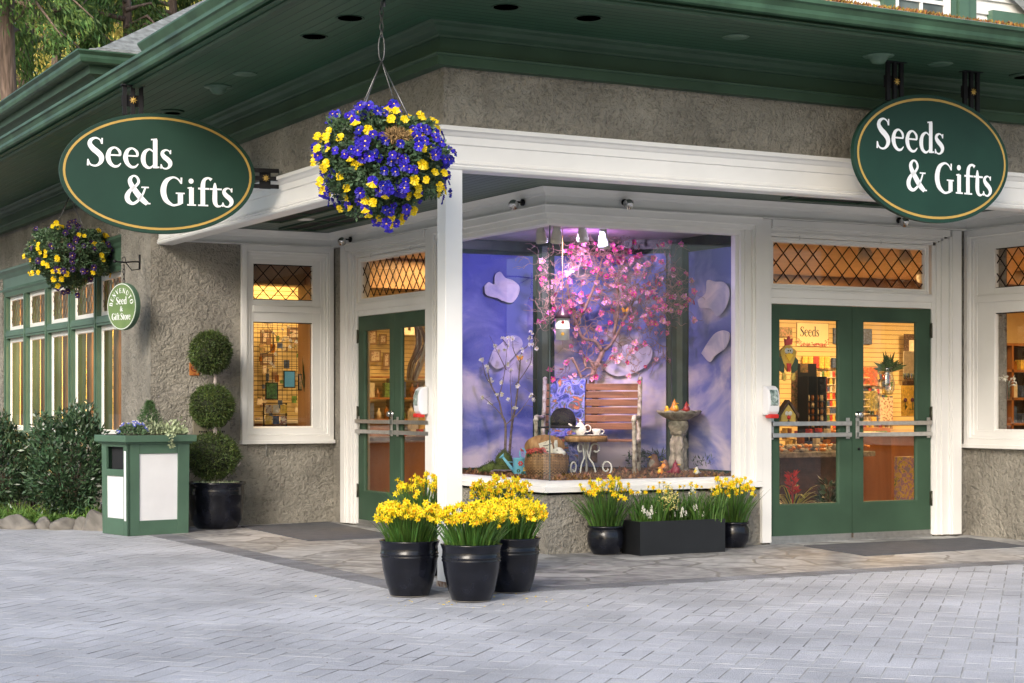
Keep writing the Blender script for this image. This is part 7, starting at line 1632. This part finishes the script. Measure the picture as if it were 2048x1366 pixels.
# right leaf view
goods('packet_display', 'panel of red and orange seed packets left of the vase', 'display panel', 1722, 734, 1752, 771, SV - .1, mat_ramp('red_packets', [(.3, (.10, .14, .03)), (.5, (.45, .07, .03)), (.7, (.65, .30, .08))], 20, .5, 4))
goods('packet_display', 'panel of yellow green seed packets below the red ones', 'display panel', 1726, 782, 1752, 822, SV - .1, mat_ramp('green_packets', [(.3, (.04, .05, .015)), (.5, (.20, .18, .03)), (.7, (.50, .42, .10))], 24, .5, 4))
goods('leaflet_rack', 'rack of white leaflets under the vase', 'rack', 1757, 795, 1783, 845, SV - .1, M['card'])
goods('dark_frame', 'dark wooden doorway surround behind the posters', 'frame', 1804, 668, 1850, 760, SV - .05, M['p_wht'], .06, None, M['darkwood'], .10)
goods('poster', 'cream seed poster with fine print behind the right door leaf', 'poster', 1806, 702, 1832, 756, 4.2, M['p_wht'], .01)
for i in range(9): c = at_(1808 + i * 3.2, 762, 4.1); tag(obj('lavender_stem', MB().tube([(0, 0, 0), (rng.normal(0, .02), 0, .10)], [.003, .012], 5), M['p_blu'] if i % 2 else M['leaf_dark'], loc=c), 'dried purple flower stem in the dark tray before the cream poster', 'dried flower', 'dried stems in the tray')
goods('tray', 'dark tray holding dried stems behind the right door', 'tray', 1804, 762, 1838, 772, 4.15, M['darkwood'], .08)
goods('flower_bag', 'yellow paper bag printed with two purple flowers, hung behind the right door', 'bag', 1802, 771, 1834, 832, 3.2, M['p_yel'], .02)
for i, px in enumerate((1811, 1825)): 
    c = at_(px, 800, 3.17); m = MB().ball((0, 0, 0), .03, (1, .2, .9), 10, 6); m.tube([(0, 0, -.02), (0, 0, -.12)], .004, 5, 1); m.quads(leaves(6, np.tile([0, 0, -.12], (6, 1)), np.tile([0, -.1, .8], (6, 1)), .08, .016, .4), 1); tag(obj('purple_flower_print', m, [mat('purple_ink' + str(i), (.10, .03, .10)), M['leaf']], loc=c), 'purple flower motif on the yellow paper bag', 'flower motif', 'purple flowers on the yellow bag')
t = thing('counter', 'orange wooden counter seen through the right door leaf', 'counter', (6.1, 3.2, .05)); 
zc_ = onY(1790, 868, 3.2)[2]; xa = onY(1783, 900, 3.2)[0]
t.location = (xa, 3.2, .05); obj('body', MB().box(0, .9, 0, 1.6, 0, zc_ - .08), M['wood'], t); obj('top', MB().box(-.03, .93, -.03, 1.63, zc_ - .08, zc_ - .05), M['p_wht'], t)
xb = onY(1700, 900, 8.3)[0]; xc_ = onY(1781, 900, 8.3)[0]; t = thing('low_cabinet', 'low wooden cabinet with dark prints on its front, further inside the right door', 'cabinet', (xb, 8.3, .05)); zt_ = onY(1750, 862, 8.3)[2]
obj('body', MB().box(0, xc_ - xb, 0, .6, .08, zt_), M['wood'], t); obj('plinth', MB().box(0.02, xc_ - xb - .02, .04, .5, 0, .08), M['darkwood'], t); obj('print', MB().box(.06, xc_ - xb - .08, -.012, -.002, .30, zt_ - .05), M['p_grn'], t)
c = at_(1812, 982, 1.9); t = thing('paper_bag', 'flower patterned paper bag leaning on a dark stand inside the right door', 'bag', (c[0], 1.9, .05)); z_t = onY(1812, 922, 1.9)[2]
obj('bag', MB().box(-.13, .10, -.05, .05, .03, z_t), mat_ramp('floral_print', [(.3, (.20, .22, .25)), (.45, (.30, .16, .28)), (.58, (.60, .42, .06)), (.72, (.10, .16, .06))], 22, .5, 3), t); obj('stand', MB().box(.10, .24, -.06, .10, 0, z_t - .02).box(-.14, .10, -.06, .06, 0, .03), M['darkwood'], t)
# shelf unit behind the right porch window
def shelf_unit():
    v = 2.1; x0 = onY(1960, 800, v)[0]; x1 = x0 + 2.4; ys = (686, 739, 795, 846, 900); zs = [onY(2010, y, v)[2] for y in ys]; xm = onY(2026, 800, v)[0]
    t = thing('shelf_unit', 'orange wooden shelf unit with goods behind the right porch window', 'shelf unit', (x0, v, .05)); m = MB()
    for z in zs: obj('shelf', MB().box(0, x1 - x0, 0, .35, z - .05 - .03, z - .05), M['wood'], t)
    for x in (0, xm - x0, xm - x0 + .62, x1 - x0): obj('upright', MB().box(x - .015, x + .015, 0, .35, 0, zs[0] - .08), M['wood'], t)
    obj('back', MB().box(0, x1 - x0, .35, .37, 0, zs[0] - .08), mat('shelf_back', (.10, .05, .03), .6), t)
    pal = [M['p_grn'], M['p_red'], M['p_wht'], M['p_yel'], M['amber_glass'], M['p_blu']]
    for r, z in enumerate(zs[1:]):
        for k in range(9):
            a = x0 + .10 + k * .17; w_ = rng.uniform(.035, .06); h_ = rng.uniform(.10, .22)
            if abs(a - xm) < w_ + .02: continue
            tag(obj('boxed_goods', MB().box(-w_, w_, -.05, .05, 0, h_), pal[int(rng.integers(0, 6))], loc=(a, v + .12, z), bevel=.004), 'small packaged goods on the orange shelves behind the right porch window', 'packaged goods', 'goods on the orange shelves')
shelf_unit()
c = Vector(onX(2018, 802, 5.02)); t = thing('flower_tube', 'slim glass tube of white flowers on the inside of the right porch window', 'vase', c)
obj('tube', MB().lathe([(0, 0), (.025, .01), (.028, .18), (.035, .2)], seg=14), M['clear'], t, fix=False); m = MB()
for k in range(7): m.quads(leaves(8, np.tile([rng.normal(0, .03), rng.normal(0, .05), .22 + rng.normal(0, .04)], (8, 1)), sph(8), .04, .022, .3), 0)
m.tube([(0, 0, .02), (0, 0, .2)], .006, 5, 1); obj('flowers', m, [M['wh'], M['leaf']], t, fix=False)
# left porch window: prints, hanging glass pieces, card rack, branch
for i, (a, b, c, d, lab) in enumerate(((519, 660, 541, 689, 'flower print in a dark frame, upper left in the left porch window'), (573, 654, 604, 680, 'wide flower print, upper right in the left porch window'), (519, 707, 547, 731, 'small landscape format flower print below the upper left one'))):
    goods('framed_print', lab, 'picture', a, b, c, d, SVL - .1, M['card'], .03, 'flower prints in the left porch window', M['frame_brown'] if 'frame_brown' in M else M.setdefault('frame_brown', mat('frame_brown', (.20, .12, .07), .5)), .03)
m = MB(); xa, xb, za, zb_ = rect(506, 645, 622, 800, 6.3)
for k in range(13): x = xa + (xb - xa) * k / 12; m.tube([(x, 6.3, za), (x, 6.3, zb_)], .003, 4)
for k in range(17): z = za + (zb_ - za) * k / 16; m.tube([(xa, 6.305, z), (xb, 6.305, z)], .003, 4)
tag(obj('wire_grid', m, M['black']), 'black wire display grid behind the left porch window', 'wire grid')
for i, (a, b, c, d, ma, lab) in enumerate(((530, 765, 555, 799, M['p_grn'], 'hanging picture of yellow flowers in a black frame'), (566, 741, 590, 776, M['sky_enamel'], 'hanging blue green glass picture in a black frame'), (595, 748, 619, 781, M['p_prt'], 'hanging clear picture in a thin black frame by the window edge'))):
    goods('hanging_picture', lab, 'picture', a, b, c, d, 5.4, ma, .02, 'hanging framed pieces in the left porch window', M['black'], .012)
x0, x1, z0, z1 = rect(528, 806, 573, 872, 5.5); t = thing('card_rack', 'wire rack with three rows of greeting cards in the left porch window', 'rack', (x0, 5.5, .05)); m = MB()
for s in (0, x1 - x0): m.box(s - .006, s + .006, 0, .02, 0, z1 - .05)
for k in range(4): z = z0 - .05 + (z1 - z0) * k / 3; m.box(0, x1 - x0, -.03, .02, z - .008, z)
obj('frame', m, M['black'], t)
for r in range(3):
    for k in range(3): a = (x1 - x0) * (k + .12) / 3; z = z0 - .05 + (z1 - z0) * r / 3 + .01; obj('card', MB().box(a, a + (x1 - x0) * .27, -.02, -.012, z, z + (z1 - z0) * .25), [M['card'], M['p_wht'], M['p_yel'], M['p_blu']][(r * 2 + k) % 4], t)
x0, x1, z0, z1 = rect(490, 842, 640, 880, 5.75); t = thing('display_counter', 'pale topped wooden counter behind the left porch window', 'counter', (x0, 5.75, .05))
obj('top', MB().box(0, x1 - x0 + 1.0, 0, .5, z1 - .08, z1 - .05), M['p_wht'], t); obj('body', MB().box(0.03, x1 - x0 + .97, .03, .47, 0, z1 - .08), M['wood'], t)
for c in range(46):
    px = rng.uniform(507, 606); y = rng.uniform(665, 838); w__ = rng.uniform(5, 12); h_ = rng.uniform(6, 18)
    goods('small_gift', 'small gift or card hung among the pictures in the left porch window', 'gift', px, y, px + w__, y + h_, SVL - .04 - rng.uniform(0, .3), [M['card'], M['p_wht'], M['p_prt'], M['frame_brown'], M['p_blu'], M['p_grn'], M['amber_glass']][c % 7], .02, 'small gifts in the left porch window')
for c, (a, b, cc, d) in enumerate(((735, 660, 752, 690), (757, 668, 772, 688), (738, 700, 760, 725), (765, 705, 778, 735))):
    goods('wall_print', 'small framed print on the cream wall behind the left doors', 'picture', a, b, cc, d, SVL - .05, M['card'], .03, 'prints behind the left doors', M['frame_brown'], .02)
m = MB(); tips = []; br0 = at_(520, 708, 5.6); branch_tree(m, br0, Vector((1, 0, .05)), .35, .008, 3, .35, .7, tips); tg = thing('blossom_branch', 'pale blossoming branch strung across the left porch window', 'branch', (0, 0, 0)); obj('twigs', m, M['greybark'], tg, fix=False)
for p, d in tips[:26]: bloom('white_blossom', p, (-.4, -1, 0), tg, .9, 0)
c = at_(613, 800, 5.3); tag(obj('tall_grass_plant', MB().quads(leaves(26, np.tile([0, 0, 0], (26, 1)), np.tile([0, 0, 1.], (26, 1)), .55, .03, .10)), M['leaf'], loc=c, fix=False), 'upright green leaves at the right edge of the left porch window', 'plant')
obj('jamb_lining', MB().box(-.20, -.14, 4.95, 5.5, .95, 3.0), M['wood'], B)
# left doors view
x0, x1, z0, z1 = rect(700, 752, 800, 880, SVL - .25); t = thing('stock_shelf', 'brown shelf of bottles and boxes behind the left doors', 'shelf', (x0, SVL - .3, .05)); wd = x1 - x0 + 1.1
for k in range(4): obj('board', MB().box(0, wd, 0, .25, z0 - .05 + (z1 - z0) * k / 3 - .02, z0 - .05 + (z1 - z0) * k / 3), M['wood'], t)
for k in range(4): obj('upright', MB().box(wd * k / 3 - .015, wd * k / 3 + .015, 0.003, .247, 0, z1 - .075), M['darkwood'], t)
for r in range(3):
    for k in range(int(wd / .11)):
        a = x0 + .07 + k * .11 + rng.normal(0, .01); z = z0 + (z1 - z0) * r / 3 + .002; h_ = rng.uniform(.08, .2)
        if rng.random() < .4: ob = obj('bottle', MB().lathe([(0, 0), (.03, 0), (.032, h_ * .6), (.012, h_ * .8), (.012, h_), (0, h_)], seg=10), [M['amber_glass'], M['p_wht'], M['p_grn']][int(rng.integers(0, 3))], loc=(a, SVL - .2, z)); tag(ob, 'small bottle on the brown shelves behind the left doors', 'bottle', 'bottles on the shelves behind the left doors')
        else: ob = obj('carton', MB().box(-.038, .038, -.04, .04, 0, h_), mats_[int(rng.integers(0, 6))], loc=(a, SVL - .2, z), bevel=.003); tag(ob, 'small carton on the brown shelves behind the left doors', 'carton', 'cartons on the shelves behind the left doors')
goods('framed_print', 'dark print in a cream frame high up behind the left doors', 'picture', 806, 646, 827, 670, 5.2, M['darkwood'], .03, None, M['p_wht'], .05)
m = MB()
for k in range(9): a = rng.uniform(-.12, .12); m.tube(smoothpath([(a, 0, 0), (a * .6 + rng.normal(0, .03), rng.normal(0, .03), -.2), (a * .7 - .1, 0, -.42), (a * .4 - .16, 0, -.6)], 3), .022, 6, mi=k % 2)
tag(obj('scarf_bundle', m, [M['p_wht'], mat('brown_cloth', (.22, .13, .07), .9, .2)], loc=at_(850, 652, 4.0)), 'bundle of cream and brown scarves hanging behind the left doors', 'scarves')
x0, x1, z0, z1 = rect(722, 882, 900, 985, 4.9); t = thing('sales_counter', 'reddish brown sales counter behind the left doors', 'counter', (x0, 4.95, .05)); obj('body', MB().box(0, 2.2, 0, .6, 0, z1 - .05), M['wood'], t); obj('top', MB().box(-.03, 2.23, -.04, .63, z1 - .05, z1 - .01), M['darkwood'], t)
for k, px in enumerate((815, 830, 846, 860)): goods('gift_box', 'tan gift box standing on the counter behind the left doors', 'gift box', px, 822 + (k % 2) * 8, px + 13, 858, 4.98, M['p_yel'] if k % 2 else M['p_wht'], .12, 'gift boxes on the sales counter')
c = at_(745, 982, 4.4); tag(obj('blue_pot', MB().lathe([(.0, 0), (.10, 0), (.15, .22), (.165, .24), (.15, .24), (.13, .2), (0, .18)], seg=24), mat('blue_glaze', (.02, .04, .14), .3), loc=(c[0], 4.4, .052)), 'dark blue glazed pot on the floor behind the left doors', 'pot')
# wing room
obj('wing_wall', MB().box(.9, 1.0, SVL + .1, 15.8, .05, 3.05), mat('wing_brown', (.50, .30, .13), .7, var=.4, scale=2), B)
m = MB()
for e in edges: m.box(-1.70, -1.62, e - .20, e + .04, .9, 3.0)
obj('inner_jamb', m, mat('tan_jamb', (.24, .14, .065), .5, .15), B)
for i, (yy, hh) in enumerate(((7.6, 1.6), (9.0, 1.9), (10.6, 1.7))):
    t = thing('indoor_tree', ['leafy indoor plant in the nearest wing window', 'tall indoor plant in the middle wing window', 'indoor plant in the far wing window'][i], 'indoor plant', (-.9, yy, .05))
    obj('pot', MB().lathe([(.14, 0), (.18, .35), (.16, .35), (0, .3)], seg=20), M['p_wht'], t); m = MB(); n = 700; P = sph(n) * np.array([.45, .45, .6]) + np.array([0, 0, hh]); m.quads(leaves(n, P, sph(n), .11, .05, .5)); obj('leaves', m, M['needle_y'], t, fix=False); obj('trunk', MB().tube([(0, 0, .3), (.05, 0, hh)], .02, 6), M['bark'], t)  # gold-lit look of the leaves comes from their yellow colour
# shop lamps
ZC = 3.06
for i, (px, py) in enumerate([(617, 540), (1731, 516), (1812, 522), (1846, 560), (2040, 560), (735, 550), (690, 545), (820, 575)]):
    q = onZ(px, py, ZC - .12)
    t = thing('shop_spotlight', 'lit warm spotlight under the shop ceiling', 'spotlight', q, 0, 'lit spotlights under the shop ceiling')
    rot = (Vector((-.5 * DX[0], -.5 * DX[1], -.8)).normalized() * -1).to_track_quat('Z', 'Y').to_matrix().to_4x4()
    obj('can', MB().lathe([(.075, 0), (.08, .05), (.06, .13), (0, .14)], seg=18).xf(rot), M['fixture'], t, fix=False); obj('bulb', MB().lathe([(0, .01), (.062, .01)], seg=18).xf(rot), M['lamp'], t, fix=False); obj('stem', MB().tube([(0, 0, .08), (0, 0, .12)], .012, 6), M['fixture'], t)
WARM = (1.0, .62, .26)
def area(name, loc, e, size, col=WARM, tgt=None):
    l = bpy.data.lights.new(name, 'AREA'); l.energy = e; l.color = col; l.size = size; o = bpy.data.objects.new(name, l); COL.objects.link(o); o.location = loc
    if tgt: o.rotation_euler = (Vector(tgt) - Vector(loc)).to_track_quat('-Z', 'Y').to_euler()
for (x, y, e) in ((9.6, 7.3, 85), (12.2, 7.2, 85), (7.2, 4.4, 45), (10.5, 4.2, 40), (4.6, 2.4, 12), (6.2, 2.4, 16), (1.3, 4.7, 45), (-.2, 5.9, 26), (7.2, .6, 45), (-.4, 8.2, 150), (-.4, 10.6, 170), (-.4, 13.6, 240)): area('shop_lamp', (x, y, 3.03), e, .7)

m = MB(); n = 150; rng = np.random.default_rng(2); dp = rng.uniform(8.6, 17, n); pq = np.array([spot(p_, d_) for p_, d_ in zip(rng.uniform(-20, 2070, n), dp)]); ok = np.array([not (u > -2.2 and v > -2.4) for u, v in pq]); pq = pq[ok]
m.quads(leaves(len(pq), np.concatenate([pq, np.full((len(pq), 1), .006)], 1), np.tile([.3, .3, 0], (len(pq), 1)), .016, .009, .6) * np.array([1, 1, .3]), rng.integers(0, 2, len(pq)))
tag(obj('leaf_litter', m, [M['mulch'], M['soil']], fix=False), 'tiny scraps of leaf and grit scattered over the pavers', 'leaf litter', kind='stuff')
m = MB(); n = 60; m.quads(leaves(n, np.stack([rng.normal(-2.15, .35, n), rng.normal(-2.85, .28, n), np.full(n, .008)], 1), np.tile([.3, .3, 0], (n, 1)), .024, .014, .8) * np.array([1, 1, .5]))
tag(obj('fallen_petals', m, M['y'], fix=False), 'a few fallen yellow petals on the pavers around the daffodil pots', 'petals', kind='stuff')
